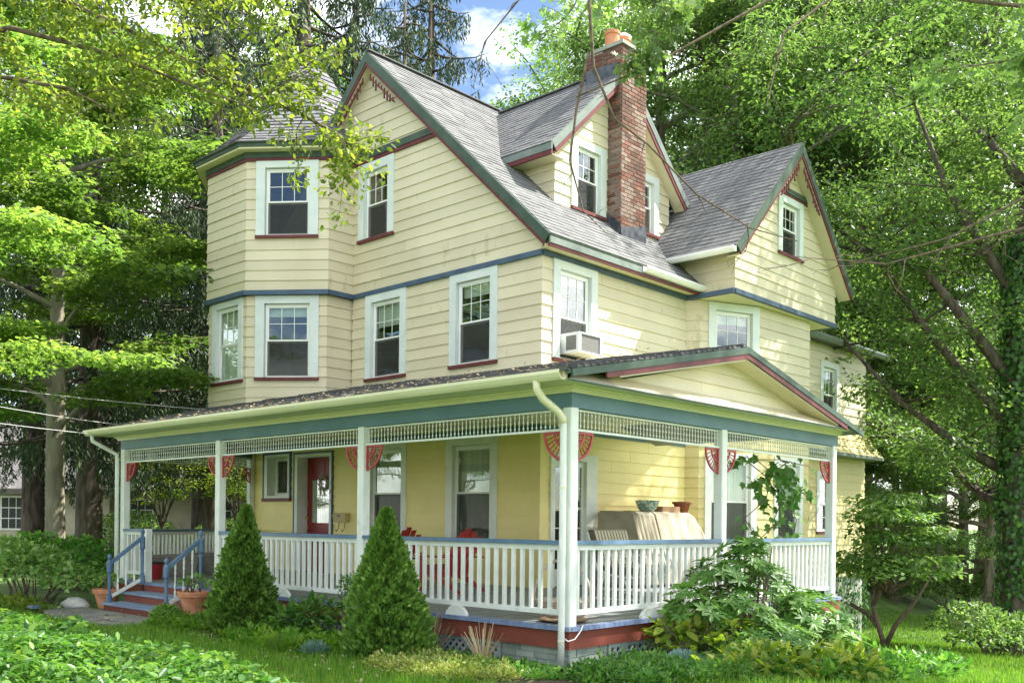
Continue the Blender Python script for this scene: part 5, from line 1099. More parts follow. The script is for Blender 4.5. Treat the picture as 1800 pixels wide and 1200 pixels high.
for z in (4.5, 5.95): mb = MB(); mb.box(-1.2, 1.5, 1.32, 1.40, z-.07, z+.07); link('timber', mb.mesh('timber', M_TIMBER), gbl)
for (x, w, z0, h, y) in ((-4.1, 1.0, 1.0, 1.35, 0), (-2.75, 1.05, 1.0, 1.35, 0), (-5.3, .9, 1.0, 1.35, 0), (-.05+.9, 1.0, 1.0, 1.3, .6), (4.0, 1.1, 1.0, 1.3, .6)):
    mb = MB(); mb.box(x-w/2, x+w/2, y-.06, y-.01, z0, z0+h); wi = npart('window', mb, M_VINYL)
    for i in range(3):
        for j in range(3): mb = MB(); a = x-w/2+.05+(w-.1)*i/3; b = z0+.05+(h-.1)*j/3; mb.box(a+.02, a+(w-.1)/3-.02, y-.075, y-.062, b+.02, b+(h-.1)/3-.02); link('pane', mb.mesh('pane', M_SCREEN), wi)
# ------------------------------------------------------------------ foliage
SH = {
 'leaf4': (np.array([(0, 0, 0), (.5, .27, .05), (1, 0, -.08), (.5, -.27, .05)]), [(0, 1, 2), (0, 2, 3)]),
 'narrow': (np.array([(0, 0, 0), (.45, .11, .02), (1, 0, -.10), (.45, -.11, .02)]), [(0, 1, 2), (0, 2, 3)]),
 'needle': (np.array([(0, .05, 0), (1, .02, 0), (1, -.02, 0), (0, -.05, 0)]), [(0, 1, 2, 3)]),
 'oval': (np.array([(0, 0, 0), (.28, .24, .05), (.68, .22, .03), (1, 0, -.1), (.68, -.22, .03), (.28, -.24, .05)]), [(0, 1, 2, 3), (0, 3, 4, 5)]),
 'long': (np.array([(0, 0, 0), (.35, .13, .03), (.72, .14, .0), (1, 0, -.12), (.72, -.14, .0), (.35, -.13, .03), (.5, 0, -.01)]), [(0, 1, 6), (1, 2, 6), (2, 3, 6), (3, 4, 6), (4, 5, 6), (5, 0, 6)]),
 'maple': (np.array([(0, 0, 0), (.12, .32, .03), (.38, .26, .05), (.52, .50, .0), (.66, .20, .04), (1, 0, -.08), (.66, -.20, .04), (.52, -.50, .0), (.38, -.26, .05), (.12, -.32, .03), (.35, 0, -.02)]),
           [(10, 0, 1), (10, 1, 2), (10, 2, 3), (10, 3, 4), (10, 4, 5), (10, 5, 6), (10, 6, 7), (10, 7, 8), (10, 8, 9), (10, 9, 0)]),
 'oak': (np.array([(0, 0, 0), (.22, .05, 0), (.28, .30, .02), (.38, .07, 0), (.58, .36, .02), (.64, .07, 0), (.84, .20, 0), (.82, .04, 0), (1.04, 0, -.05), (.82, -.04, 0), (.84, -.20, 0), (.64, -.07, 0), (.58, -.36, .02), (.38, -.07, 0), (.28, -.30, .02), (.22, -.05, 0)]),
         [(0, 1, 15), (1, 2, 3), (1, 3, 13, 15), (15, 13, 14), (3, 4, 5), (3, 5, 11, 13), (13, 11, 12), (5, 6, 7), (5, 7, 9, 11), (11, 9, 10), (7, 8, 9)]),
}
def norm(a): return a/np.maximum(np.linalg.norm(a, axis=1, keepdims=True), 1e-9)
def leaf_mesh(name, P, X, Nn, size, m, shape='leaf4', tint=None):
    T, F_ = SH[shape]; n = len(P); X = norm(X); Y = norm(np.cross(Nn, X)); Z = np.cross(X, Y); size = np.broadcast_to(size, (n,))
    V = P[:, None, :]+size[:, None, None]*(T[None, :, 0:1]*X[:, None, :]+T[None, :, 1:2]*Y[:, None, :]+T[None, :, 2:3]*Z[:, None, :])
    k = len(T); me = bpy.data.meshes.new(name); me.vertices.add(n*k); me.vertices.foreach_set('co', V.reshape(-1).astype(np.float32))
    fl = np.array([i for f in F_ for i in f]); lens = np.array([len(f) for f in F_]); L = len(fl)
    me.loops.add(n*L); me.loops.foreach_set('vertex_index', (fl[None, :]+np.arange(n)[:, None]*k).reshape(-1).astype(np.int32))
    tot = np.tile(lens, n); st = np.concatenate([[0], np.cumsum(tot)[:-1]]); me.polygons.add(len(tot))
    me.polygons.foreach_set('loop_start', st.astype(np.int32)); me.update(calc_edges=True)
    tint = rng.random(n) if tint is None else tint
    at = me.attributes.new('tint', 'FLOAT', 'POINT'); at.data.foreach_set('value', np.repeat(np.clip(tint, 0, 1), k).astype(np.float32)); me.materials.append(m)
    return me
def unit(n): v = rng.normal(size=(n, 3)); return norm(v)
def clump_leaves(C, per, rad, flat=.5, size=.13, droop=.25, upb=.9, sv=.3, tintj=.25):
    """leaves scattered round clump centres; leaf faces look mostly up and out, tips hang a little"""
    C = np.asarray(C, float); n = len(C)*per; idx = np.repeat(np.arange(len(C)), per)
    rad = np.broadcast_to(rad, (len(C),)); d = unit(n)*(rng.random((n, 1))**.45); d[:, 2] *= flat; P = C[idx]+d*rad[idx][:, None]
    Nn = norm(unit(n)*.75+np.array([0, 0, upb])+norm(d)*.35); X = unit(n)+norm(d)*.8; X[:, 2] -= droop; X -= Nn*np.sum(X*Nn, axis=1, keepdims=True)
    base = rng.random(len(C)); t = np.clip(base[idx]*.55+rng.random(n)*tintj*2*.9, 0, 1)
    return P, X, Nn, size*(1+sv*(rng.random(n)-.5)*2), t
def skeleton(H, r0, base, spread, nl, seed, rise=.45, top=1.0, sub=5, lean=(0, 0), prof=None, dens=1.0):
    r_ = random.Random(seed); mb = MB(); tr = []; n = 9
    for i in range(n+1): t = i/n; tr.append(Vector((lean[0]*t+r_.uniform(-.12, .12)*t*H*.06, lean[1]*t+r_.uniform(-.12, .12)*t*H*.06, H*.93*t)))
    rad = [r0*(1.35 if i == 0 else 1)*(1-.86*i/n)+.015 for i in range(n+1)]; mb.tube(tr, rad, 10)
    def on_trunk(t): k = min(int(t*n), n-1); return tr[k].lerp(tr[k+1], t*n-k)
    C = []; az = r_.random()*6.28
    for i in range(nl):
        t = base+(.97-base)*(i/(nl-1))**.9; az += 2.4+r_.uniform(-.3, .3); s = (t-base)/(1-base)
        ln = spread*((prof(s) if prof else (.62+.75*s if s < .38 else (1.0*(1-(s-.38)/.66)+.12)))*r_.uniform(.8, 1.15)); ln = max(ln, spread*.16)
        p0 = on_trunk(t); d = Vector((math.cos(az), math.sin(az), 0)); pts = [p0]; m_ = 6; rz = rise*(.5+s)*top
        for k in range(1, m_+1): f = k/m_; pts.append(p0+d*ln*f+Vector((r_.uniform(-.05, .05)*ln, r_.uniform(-.05, .05)*ln, ln*(rz*f-.25*f*f)+r_.uniform(-.03, .03)*ln)))
        rl = r0*(.42*(1-s)+.12); mb.tube(pts, [rl*(1-.85*k/m_)+.008 for k in range(m_+1)], 6, caps=False)
        ns = max(2, int(sub*ln/spread*1.5))
        for q in range(ns):
            f = .3+.7*(q+r_.random()*.6)/ns; f = min(f, 1); k = min(int(f*m_), m_-1); b0 = pts[k].lerp(pts[k+1], f*m_-k); a2 = az+r_.choice((-1, 1))*r_.uniform(.5, 1.2); l2 = ln*r_.uniform(.22, .42)
            d2 = Vector((math.cos(a2), math.sin(a2), r_.uniform(-.1, .45))); e = b0+d2*l2; mid = b0.lerp(e, .5)+Vector((0, 0, .06*l2)); mb.tube([b0, mid, e], [rl*.3+.006, rl*.2+.005, .005], 4, caps=False)
            for f2 in (.35, .7, 1.0):
                if r_.random() < dens: C.append(tuple(b0.lerp(e, f2)+Vector((r_.uniform(-.2, .2), r_.uniform(-.2, .2), r_.uniform(-.1, .2)))))
        C.append(tuple(pts[-1])); C.append(tuple(pts[-2]))
    C.append(tuple(tr[-1])); C.append(tuple(tr[-1]+Vector((0, 0, .3)))); return mb, C
G_MID = leaf_mat('maple_leaf', [(0.045, 0.095, 0.028), (0.09, 0.17, 0.048), (0.155, 0.255, 0.075), (0.26, 0.36, 0.12)])
G_OAK = leaf_mat('oak_leaf', [(0.055, 0.105, 0.036), (0.1, 0.18, 0.058), (0.165, 0.26, 0.09), (0.27, 0.37, 0.14)])
G_NEAR = leaf_mat('yellow_green_leaf', [(.07, .12, .025), (.115, .17, .035), (.175, .225, .05), (.25, .28, .07)], trans=.5, tcol=(2.0, 2.0, .9))
G_SPR = leaf_mat('spruce_needle', [(0.013, 0.029, 0.013), (0.026, 0.052, 0.023), (0.049, 0.085, 0.036), (0.098, 0.137, 0.058)], trans=.15, rough=.6)
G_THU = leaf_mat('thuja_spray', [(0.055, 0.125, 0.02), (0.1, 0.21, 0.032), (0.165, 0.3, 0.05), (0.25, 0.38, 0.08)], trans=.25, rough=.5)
G_RHO = leaf_mat('rhododendron_leaf', [(0.050, 0.138, 0.022), (0.088, 0.200, 0.037), (0.125, 0.263, 0.056), (0.200, 0.325, 0.075)], trans=.28, rough=.42, spec=.3)
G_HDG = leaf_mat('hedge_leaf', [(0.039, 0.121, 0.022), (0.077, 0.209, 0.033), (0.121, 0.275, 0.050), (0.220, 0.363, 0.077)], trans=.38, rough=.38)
G_GRS = leaf_mat('grass_blade', [(0.044, 0.125, 0.010), (0.088, 0.213, 0.018), (0.150, 0.288, 0.027), (0.250, 0.338, 0.062)], trans=.4, rough=.5)
G_SED = leaf_mat('sedum', [(0.10, 0.17, 0.03), (0.20, 0.27, 0.05), (0.38, 0.40, 0.12), (0.50, 0.50, 0.22)], trans=.3)
G_BLU = leaf_mat('blue_fescue', [(0.10, 0.19, 0.16), (0.16, 0.28, 0.24), (0.22, 0.36, 0.31), (0.28, 0.42, 0.36)], trans=.2, tcol=(1, 1.1, 1))
G_DRY = leaf_mat('dry_grass', [(0.30, 0.22, 0.12), (0.42, 0.32, 0.18), (0.5, 0.4, 0.24), (0.58, 0.48, 0.3)], trans=.2, tcol=(1, 1, 1))
G_JAP = leaf_mat('light_green_leaf', [(0.066, 0.132, 0.017), (0.132, 0.209, 0.028), (0.220, 0.297, 0.039), (0.330, 0.374, 0.055)], trans=.5)
G_IVY = leaf_mat('ivy_leaf', [(0.017, 0.063, 0.014), (0.039, 0.112, 0.022), (0.070, 0.168, 0.035), (0.112, 0.224, 0.049)], trans=.25, rough=.35)

def make_tree(name, cat, label, wood, wm, P, lm, shape, loc=(0, 0, 0), rz=0, s=1.0, group=None):
    t = thing(name, label, cat, loc, rz, group); t.scale = (s,)*3 if not hasattr(s, '__len__') else s
    link('trunk', wood.mesh('trunk', wm, True), t); link('crown', leaf_mesh('crown', P[0], P[1], P[2], P[3], lm, shape, P[4]), t); return t
# four woodland trees, then copies
VAR = []
for sd_, (H, sp, nl, lm, sh, sz, per, nm) in enumerate(((19, 6.0, 26, G_MID, 'leaf4', .145, 86, 'maple_tree'), (21, 6.6, 28, G_OAK, 'leaf4', .14, 86, 'oak_tree'), (17, 5.2, 24, G_MID, 'leaf4', .145, 90, 'maple_tree'), (22, 6.2, 28, G_OAK, 'narrow', .19, 120, 'willow_oak_tree'))):
    wood, C = skeleton(H, .34+.02*sd_, .16 if sd_ % 2 == 0 else .2, sp, nl, 100+sd_, rise=.55, sub=6)
    P = clump_leaves(C, per, .85, flat=.5, size=sz, droop=.5 if sh == 'narrow' else .25); VAR.append((nm, wood, lm, sh, P))
WOODS = 'woodland trees behind and beside the house'
wood_list = [
 (1, -16.4, 25.7, 1.3, 0.3, 'oak rising behind the chimney, at the right of the open sky'),
 (0, -13.1, 26.0, 1.3, 1.1, 'leafy maple behind the wing roof, right of the chimney'),
 (3, -10.9, 28.0, 1.25, 2.0, 'tall fine-leaved oak behind the rear gable peak'),
 (2, -11.5, 31.5, 1.5, 0.7, 'bushy maple just right of the rear gable'),
 (1, -8.5, 35.0, 1.5, 2.6, 'oak midway between the rear gable and the ivy-clad trunk'),
 (3, -7.5, 39.5, 1.6, 5.0, 'fine-leaved oak directly behind the ivy-clad trunk'),
 (2, .8, 41.0, 1.6, 3.3, 'maple at the right edge beyond the ivy-clad trunk'),
 (2, -24.6, 23.5, 1.24, 3.1, 'maple whose top shows alone against the sky between the two roof ridges'),
 (1, -21.4, 37.4, 1.6, 1.9, 'far oak behind the wing roof'),
 (3, -13.6, 39.2, 1.5, 2.9, 'far fine-leaved oak right of the rear gable'),
 (0, -12.5, 42.9, 1.6, 0.9, 'far maple above the small lawn tree'),
 (0, -8.0, 29.3, 0.62, 5.2, 'low maple at the near edge of the woods, above the small lawn tree'),
 (2, -5.9, 30.5, 0.62, 1.0, 'low bushy maple beyond the rear lawn, left of the ivy-clad trunk'),
 (0, -4.7, 29.7, 0.66, 2.2, 'low maple beyond the rear lawn, hugging the ivy-clad trunk'),
 (2, -8.8, 27.3, 0.6, 3.2, 'low maple half hidden by the rear corner of the house'),
 (1, -29.5, 13.5, 1.2, 0.9, 'oak behind the turret, left of its roof'),
 (0, -32.5, 18.9, 1.35, 2.2, 'maple behind the turret roof'),
 (2, -41.9, 12.9, 1.2, 4.0, 'maple behind the neighbour house at the far left'),
 (3, -41.1, 16.4, 1.15, 1.4, 'fine-leaved oak behind the spruces'),
]
wood_list.append((3, -15.6, 28.6, 1.35, 3.7, 'fine-leaved oak closing the view left of the chimney'))
street_list = [
 (0, -16.0, -24.0, .85, .4, 'maple across the street, seen only in the window panes'), (1, -25.0, -19.0, .85, 2.0, 'oak across the street, seen only in the window panes'), (2, -35.0, -15.0, .9, 3.0, 'bushy maple across the street, seen only in the window panes'),
 (1, -8.0, -34.0, .8, 1.0, 'second oak farther along the street, seen only in the window panes')]
first = {}
for v, x, y, s, rz, lab in wood_list+street_list:
    nm, wood, lm, sh, P = VAR[v]
    if v not in first: first[v] = make_tree(nm, 'tree', lab, wood, M_BARK, P, lm, sh, (x, y, ground_z(x, y)-.1), rz, s, WOODS)
    else: copy_tree(first[v], (x, y, ground_z(x, y)-.1), rz, s, lab, WOODS)
# ivy-clad trunk at the right edge with its heavy limbs
t = thing('ivy_tree', 'massive ivy-clad trunk with heavy limbs at the right edge', 'tree', (-.15, 16.3, ground_z(-.15, 16.3)-.2))
mb = MB(); mb.tube([(0, 0, 0), (.02, .02, .5), (0, .05, 2), (.05, 0, 4.5), (-.05, .1, 7), (.1, .2, 10), (.5, .6, 14), (1.2, 1.2, 19)], [.62, .42, .37, .34, .31, .28, .22, .08], 12)
LB = [[(0, 0, 5.2), (-.9, -.4, 6.4), (-1.9, -.9, 7.9), (-2.6, -1.4, 9.2), (-3.6, -1.9, 10.3)], [(0, 0, 6.2), (-.8, -.7, 7.6), (-1.7, -1.1, 9.0), (-2.8, -1.5, 9.6), (-4.2, -2.0, 10.0)], [(0, 0, 8.2), (-.6, -.4, 9.4), (-1.4, -.8, 11.0), (-2.0, -1.2, 13)],
      [(.05, .1, 4.2), (-1.2, -.3, 5.0), (-2.4, -.8, 6.1), (-3.5, -1.3, 7.5)], [(.1, .1, 9.0), (.9, .5, 10.5), (2.0, 1.2, 12.2)], [(0, 0, 3.4), (-.9, .2, 3.9), (-2.0, .5, 4.9), (-3.1, .9, 5.4)], [(0, 0, 7), (1.2, .9, 8.2), (2.6, 1.6, 9.5)], [(0, 0, 11), (-1, 1, 12.5), (-2.2, 2, 14)]]
C = []
for L_ in LB:
    L_ = [Vector(p) for p in L_]; mb.tube(L_, [.15-.12*i/(len(L_)-1) for i in range(len(L_))], 7)
    for i, p in enumerate(L_[1:]):
        for q in range(5):
            a = random.random()*6.28; ln = random.uniform(.8, 2.0); e = p+Vector((math.cos(a)*ln, math.sin(a)*ln, random.uniform(-.3, .9))); mb.tube([p, p.lerp(e, .5)+Vector((0, 0, .1)), e], [.03, .018, .006], 4)
            C += [tuple(p.lerp(e, .6)), tuple(e)]
lpart('trunk', mb, M_BARKD, t, True)
for k in range(60):
    a = random.random()*6.28; r = random.uniform(1.5, 5.0); C.append((1+r*math.cos(a), 1.2+r*math.sin(a), random.uniform(11, 19)))
for k in range(75):
    a = random.random()*6.28; r = random.uniform(.3, 4.0); C.append((.45+r*math.cos(a), -1.8+r*math.sin(a), random.uniform(12.0, 18)))
P = clump_leaves(C, 115, .8, flat=.45, size=.125); link('crown', leaf_mesh('crown', P[0], P[1], P[2], P[3], G_MID, 'leaf4', P[4]), t)
n = 5200; z = rng.random(n)**.8*9.5+.3; a = rng.random(n)*6.28; bulge = 1+.35*np.sin(z*2.1)+.25*np.sin(a*3+z); rr = np.interp(z, [0, 2, 7, 10], [.48, .40, .34, .30])+np.abs(rng.normal(size=n))*.09*bulge
Pv = np.stack([rr*np.cos(a), rr*np.sin(a)+.05, z], 1); O = np.stack([np.cos(a), np.sin(a), np.full(n, .25)], 1)+unit(n)*.5; X = unit(n)*.5+np.array([0, 0, -1.0])
link('ivy', leaf_mesh('ivy', Pv, X, O, .11*(1+.3*rng.random(n)), G_IVY, 'maple'), t)
# near maple at left
def maple_left():
    wood = MB(); base = Vector((0, 0, 0)); trunk = [(0, 0, 0), (0, .02, .6), (-.02, 0, 2.6), (-.05, .02, 4.4), (-.08, .03, 5.2), (-.1, .05, 6.5), (-.15, .1, 9), (-.2, .2, 13)]
    wood.tube(trunk, [.30, .225, .20, .205, .19, .14, .10, .03], 12); C = []; r_ = random.Random(21)
    for i in range(26):
        h = 3.6+9.0*(i/26)**.9; az = i*2.4+r_.random(); ln = (4.4 if h < 8 else 4.4*(1-(h-8)/7))*r_.uniform(.7, 1.1)
        p = Vector((-.08, .03, h)); d = Vector((math.cos(az), math.sin(az), 0)); pts = [p+d*ln*f+Vector((0, 0, ln*(.55*f-.35*f*f))) for f in (0, .2, .45, .7, 1)]
        wood.tube(pts, [.07, .055, .04, .022, .007], 6, caps=False)
        for f in (.35, .5, .65, .8, .95, 1.0):
            for sgn in (-1, 1):
                b = pts[min(int(f*4), 3)].lerp(pts[min(int(f*4)+1, 4)], (f*4) % 1 if f < 1 else 1); a2 = az+sgn*r_.uniform(.5, 1.1); e = b+Vector((math.cos(a2), math.sin(a2), r_.uniform(-.15, .2)))*r_.uniform(.5, 1.3); wood.tube([b, e], [.012, .004], 4, caps=False); C += [tuple(b.lerp(e, .6)), tuple(e)]
    P = clump_leaves(C, 76, .55, flat=.32, size=.125, droop=.35, upb=1.3)
    G = leaf_mat('bright_maple_leaf', [(.05,.105,.026), (.095,.175,.04), (.165,.26,.06), (.28,.35,.09)], trans=.5); #
    return make_tree('maple_tree', 'tree', 'smooth-barked maple with bright layered leaves at the left of the porch', wood, M_BARKP, P, G, 'maple', (-16.25, 1.25, -.5), 0)
mlt = maple_left()
# bright leaves hanging close at the far left edge belong to a second maple standing left of the frame
copy_tree(mlt, (-12.1, -3.1, -.5), 2.2, .82, 'second bright maple whose branches reach in at the left edge', None)
# spruces with hanging branchlets
def spruce(loc, H, spread, seed, label, s=1.0, lowz=2.5):
    r_ = random.Random(seed); wood = MB(); wood.tube([(0, 0, 0), (0, 0, .5), (0, 0, H*.5), (0, 0, H)], [.52, .36, .24, .03], 12); Ps, Xs, Ns, Ss, Ts = [], [], [], [], []
    nb_ = 84
    for i in range(nb_):
        h = lowz+(H-lowz-.4)*(i/nb_)**1.0; az = i*2.399+r_.uniform(-.2, .2); ln = spread*(1-(h-lowz)/(H-lowz))**.8*r_.uniform(.75, 1.1)+.35; d = Vector((math.cos(az), math.sin(az), 0))
        pts = [Vector((0, 0, h))+d*ln*f+Vector((0, 0, -ln*(.30*f-.22*f*f*f)))+Vector((r_.uniform(-.05, .05), r_.uniform(-.05, .05), 0)) for f in (0, .25, .5, .75, 1)]
        wood.tube(pts, [.05, .04, .03, .018, .006], 5, caps=False); side = Vector((-d.y, d.x, 0))
        m_ = int(7+ln*5)
        for k in range(m_):
            f = .12+.88*(k+r_.random())/m_; f = min(f, .999); q = pts[int(f*4)].lerp(pts[int(f*4)+1], (f*4) % 1)+side*r_.uniform(-.35, .35)*(1.1-f)*min(1, ln); dl = r_.uniform(.3, 1.15)*(.4+.6*min(1, ln/3)); nn = int(7+dl*16)
            tt = r_.random()
            for j in range(nn):
                g = (j+.5)/nn; Ps.append((q.x+r_.uniform(-.05, .05), q.y+r_.uniform(-.05, .05), q.z-dl*g)); Xs.append((r_.uniform(-.8, .8), r_.uniform(-.8, .8), -.9)); Ns.append((r_.uniform(-1, 1), r_.uniform(-1, 1), r_.uniform(-.2, .6))); Ss.append(r_.uniform(.13, .24)); Ts.append(tt*.6+r_.random()*.4)
    P = tuple(np.array(a, float) for a in (Ps, Xs, Ns, Ss, Ts))
    return make_tree('spruce_tree', 'tree', label, wood, M_BARKD, P, G_SPR, 'narrow', loc, 0, s, 'spruces with hanging branchlets left of the turret')
sp1 = spruce((-19.9, 3.6, -.5), 19, 4.2, 5, 'dark spruce with thick trunk just right of the smooth-barked maple', lowz=3.6)
for (x, y, s, rz, lab) in ((-18.6, 6.6, .95, 1.3, 'spruce between the dark trunk and the turret'), (-25.9, 4.4, 1.0, 2.4, 'spruce behind the smooth-barked maple at far left'), (-21.6, 13.8, 1.2, 3.4, 'tall spruce rising behind the gable slope, right of the turret roof'), (-24.3, 18.4, 1.22, 5.0, 'spruce whose branch ends show against the clouds right of the main gable peak'), (-22.2, 8.3, 1.1, .6, 'spruce just left of the turret wall'), (-21.7, 11.6, 1.45, 1.9, 'tallest spruce behind the top of the turret roof'), (-25.9, 21.3, 1.5, 4.2, 'far spruce at the left edge of the open sky')):
    copy_tree(sp1, (x, y, -.5), rz, s, lab, 'spruces with hanging branchlets left of the turret')
# ------------------------------------------------------------------ overhanging branches close to the camera side
def branchlets(wood, path, rad, r_, C, n, ln, down=.15, twig=.006, spread=1.0):
    """limb along path, with random forking twigs; twig points are added to C"""
    path = [Vector(p) for p in path]; wood.tube(path, [rad*(1-.97*i/(len(path)-1))+.003 for i in range(len(path))], 7, caps=False)
    segs = len(path)-1
    for i in range(n):
        f = (.12+.88*(i+r_.random())/n)*segs; k = min(int(f), segs-1); b = path[k].lerp(path[k+1], f-k); d = (path[k+1]-path[k]).normalized()
        a = Vector((r_.gauss(0, 1), r_.gauss(0, 1), r_.gauss(0, .7)-down)).normalized(); v = (d*.7+a*spread).normalized(); l = ln*r_.uniform(.4, 1.1); pts = [b]; cur = b
        for q in range(4):
            v = (v+Vector((r_.gauss(0, .28), r_.gauss(0, .28), r_.gauss(0, .22)-down*.3))).normalized(); cur = cur+v*l/4; pts.append(cur)
            if r_.random() < .8:
                e = cur+(v+Vector((r_.gauss(0, .8), r_.gauss(0, .8), r_.gauss(0, .6)))).normalized()*l*r_.uniform(.15, .4); wood.tube([cur, cur.lerp(e, .5)+Vector((0, 0, .01)), e], [twig*.6, twig*.5, twig*.3], 4, caps=False); C.append(tuple(e)); C.append(tuple(cur.lerp(e, .5)))
        wood.tube(pts, [twig*1.7, twig*1.4, twig, twig*.8, twig*.4], 4, caps=False); C += [tuple(p) for p in pts[2:]]
r_ = random.Random(41)
t = thing('crabapple_tree', 'small-leaved yellow-green tree whose dark crooked branches hang over the turret from top left', 'tree', (-4.6, -6.2, -.45))
wood = MB(); C = []; b0 = Vector((-4.6, -6.2, -.45))
wood.tube([(-4.6, -6.2, -.45), (-4.62, -6.1, 1.0), (-4.5, -6.0, 2.8), (-4.35, -5.8, 4.6), (-4.0, -5.3, 6.6), (-3.4, -4.6, 8.4)], [.24, .17, .15, .13, .10, .05], 10)
LIMBS = [  # crooked limbs reaching right and away over the lawn
 [(-4.35, -5.8, 4.7), (-3.7, -5.0, 5.9), (-3.0, -4.2, 6.0), (-2.25, -3.5, 5.55), (-1.75, -2.95, 5.15), (-1.45, -2.7, 5.1), (-1.2, -2.45, 5.3)],
 [(-4.0, -5.3, 6.4), (-3.0, -4.6, 6.2), (-2.2, -3.9, 5.9), (-1.75, -3.4, 5.75), (-1.3, -3.1, 5.85), (-1.0, -2.9, 5.95)],
 [(-4.35, -5.8, 4.4), (-3.6, -5.2, 5.2), (-2.9, -4.5, 5.5), (-2.3, -3.9, 5.3), (-1.9, -3.5, 5.1), (-1.5, -3.2, 4.9)],
 [(-4.4, -5.9, 4.0), (-3.7, -5.3, 4.9), (-3.1, -4.6, 5.1), (-2.6, -4.1, 5.0), (-2.2, -3.7, 4.7)],
 [(-3.7, -5.0, 7.2), (-2.6, -4.2, 6.7), (-1.9, -3.5, 6.5), (-1.5, -3.2, 6.4)],
 [(-4.1, -5.4, 6.2), (-3.4, -5.4, 6.2), (-2.4, -4.9, 5.9), (-1.9, -4.5, 5.5), (-1.4, -4.1, 5.4)],
 [(-1.75, -2.95, 5.15), (-1.35, -2.5, 4.95), (-1.1, -2.2, 4.75), (-.95, -2.0, 4.55)],
]
for i, L_ in enumerate(LIMBS): branchlets(wood, L_, .036 if i < 6 else .025, r_, C, 20 if i < 6 else 12, .72, down=.12, twig=.004)
C = np.array(C); P = clump_leaves(C, 8, .12, flat=.8, size=.064, droop=.5, upb=.6, sv=.35)
link('trunk', wood.mesh('trunk', M_TWIG, True), t, tuple(-c for c in t.location)); link('crown', leaf_mesh('crown', P[0], P[1], P[2], P[3], G_NEAR, 'oval', P[4]), t, tuple(-c for c in t.location))
# pin oak outside the frame at right: its low branches reach in
t = thing('pin_oak_tree', 'pin oak reaching in from the right with thin bare lower branches and pointed leaves', 'tree', (7.2, 9.2, -1.2))
wood = MB(); C = []; bare = []
wood.tube([(7.2, 9.2, -1.2), (7.2, 9.2, 1), (7.1, 9.1, 5), (7.0, 9.0, 9), (6.8, 8.8, 14), (6.6, 8.6, 19)], [.48, .36, .32, .27, .18, .05], 12)
branchlets(wood, [(7.05, 9.0, 8.2), (5.6, 6.8, 7.7), (4.1, 4.6, 6.7), (3.0, 2.9, 6.6), (2.45, 1.2, 6.3), (2.25, .2, 5.5), (2.3, -.2, 4.7)], .035, r_, [], 6, .6)
branchlets(wood, [(7.05, 9.05, 6.4), (5.8, 7.2, 6.2), (4.6, 5.5, 5.6), (3.5, 4.3, 5.0), (2.6, 3.4, 4.3), (1.7, 2.8, 4.05)], .032, r_, bare, 12, .85, twig=.005)
branchlets(wood, [(7.05, 9.1, 5.5), (5.5, 7.5, 5.5), (4.0, 6.1, 5.1), (2.7, 5.0, 4.7), (1.6, 4.2, 4.35), (.6, 3.6, 4.5)], .034, r_, bare, 12, .8, twig=.005)
branchlets(wood, [(4.6, 5.5, 5.6), (3.9, 4.5, 6.1), (3.3, 3.7, 6.2), (2.7, 3.0, 6.0)], .03, r_, C, 10, .7, twig=.005)
LB = [[(7.0, 9.0, 9.0), (5.8, 6.6, 8.6), (4.8, 4.4, 7.7), (4.2, 3.0, 7.0), (3.9, 2.3, 6.2)], [(7.0, 9.0, 8.4), (6.0, 6.4, 7.4), (5.1, 4.6, 6.4), (4.4, 3.4, 5.6), (4.0, 2.9, 5.0)], [(7.0, 9.0, 9.4), (5.2, 6.0, 9.2), (3.4, 2.6, 8.2), (2.4, .6, 7.0), (1.7, -.9, 6.0), (1.35, -1.6, 5.5)]]
for L_ in LB: branchlets(wood, L_, .05, r_, C, 12, .9, down=.3)
CL = []
for k in range(125):
    a = r_.random()*6.28; rr = r_.uniform(.5, 5.6); z = r_.uniform(9.5, 18.5); CL.append((6.4+rr*math.cos(a)*(1-.03*(z-9)), 8.2+rr*math.sin(a), z))
for k in range(16): a = k*.9; z = 9+k*.5; wood.tube([(6.9, 8.9, z), (6.6+2.4*math.cos(a), 8.5+2.4*math.sin(a), z+1), (6.4+5*math.cos(a), 8.2+5*math.sin(a), z+1.2)], [.1, .06, .02], 5)
P1 = clump_leaves(np.array(C), 6, .15, flat=.8, size=.13, droop=.6, upb=.5); P2 = clump_leaves(np.array(CL), 70, .8, flat=.45, size=.16)
off = tuple(-c for c in t.location)
link('trunk', wood.mesh('trunk', M_TWIG, True), t, off); link('low_leaves', leaf_mesh('low_leaves', P1[0], P1[1], P1[2], P1[3], G_OAK, 'oak', P1[4]), t, off); link('crown', leaf_mesh('crown', P2[0], P2[1], P2[2], P2[3], G_OAK, 'leaf4', P2[4]), t, off)

# dark branch hanging in front of the dormer, with a few leaf clusters
t = thing('hanging_branch', 'dark leafless branch hanging from above in front of the dormer and chimney', 'branch', (2.0, -2.3, 6.6)); off = tuple(-c for c in t.location)
wood = MB(); C = []; CC = []
branchlets(wood, [(2.05, -2.35, 7.4), (2.03, -2.3, 5.2), (2.0, -2.28, 4.85), (2.02, -2.25, 4.4), (2.1, -2.1, 4.05), (2.3, -1.95, 3.85), (2.55, -1.7, 3.5), (2.85, -1.45, 3.25), (3.1, -1.2, 3.16)], .013, r_, CC, 5, .35, twig=.003)
branchlets(wood, [(2.0, -2.28, 4.5), (1.95, -2.35, 4.1), (1.93, -2.4, 3.7), (1.98, -2.3, 3.35), (2.1, -2.2, 3.2)], .009, r_, CC, 3, .25, twig=.002)
branchlets(wood, [(2.0, -2.28, 5.0), (1.6, -2.6, 4.9), (1.4, -2.75, 4.6), (1.35, -2.8, 4.3)], .006, r_, CC, 3, .3, twig=.002)
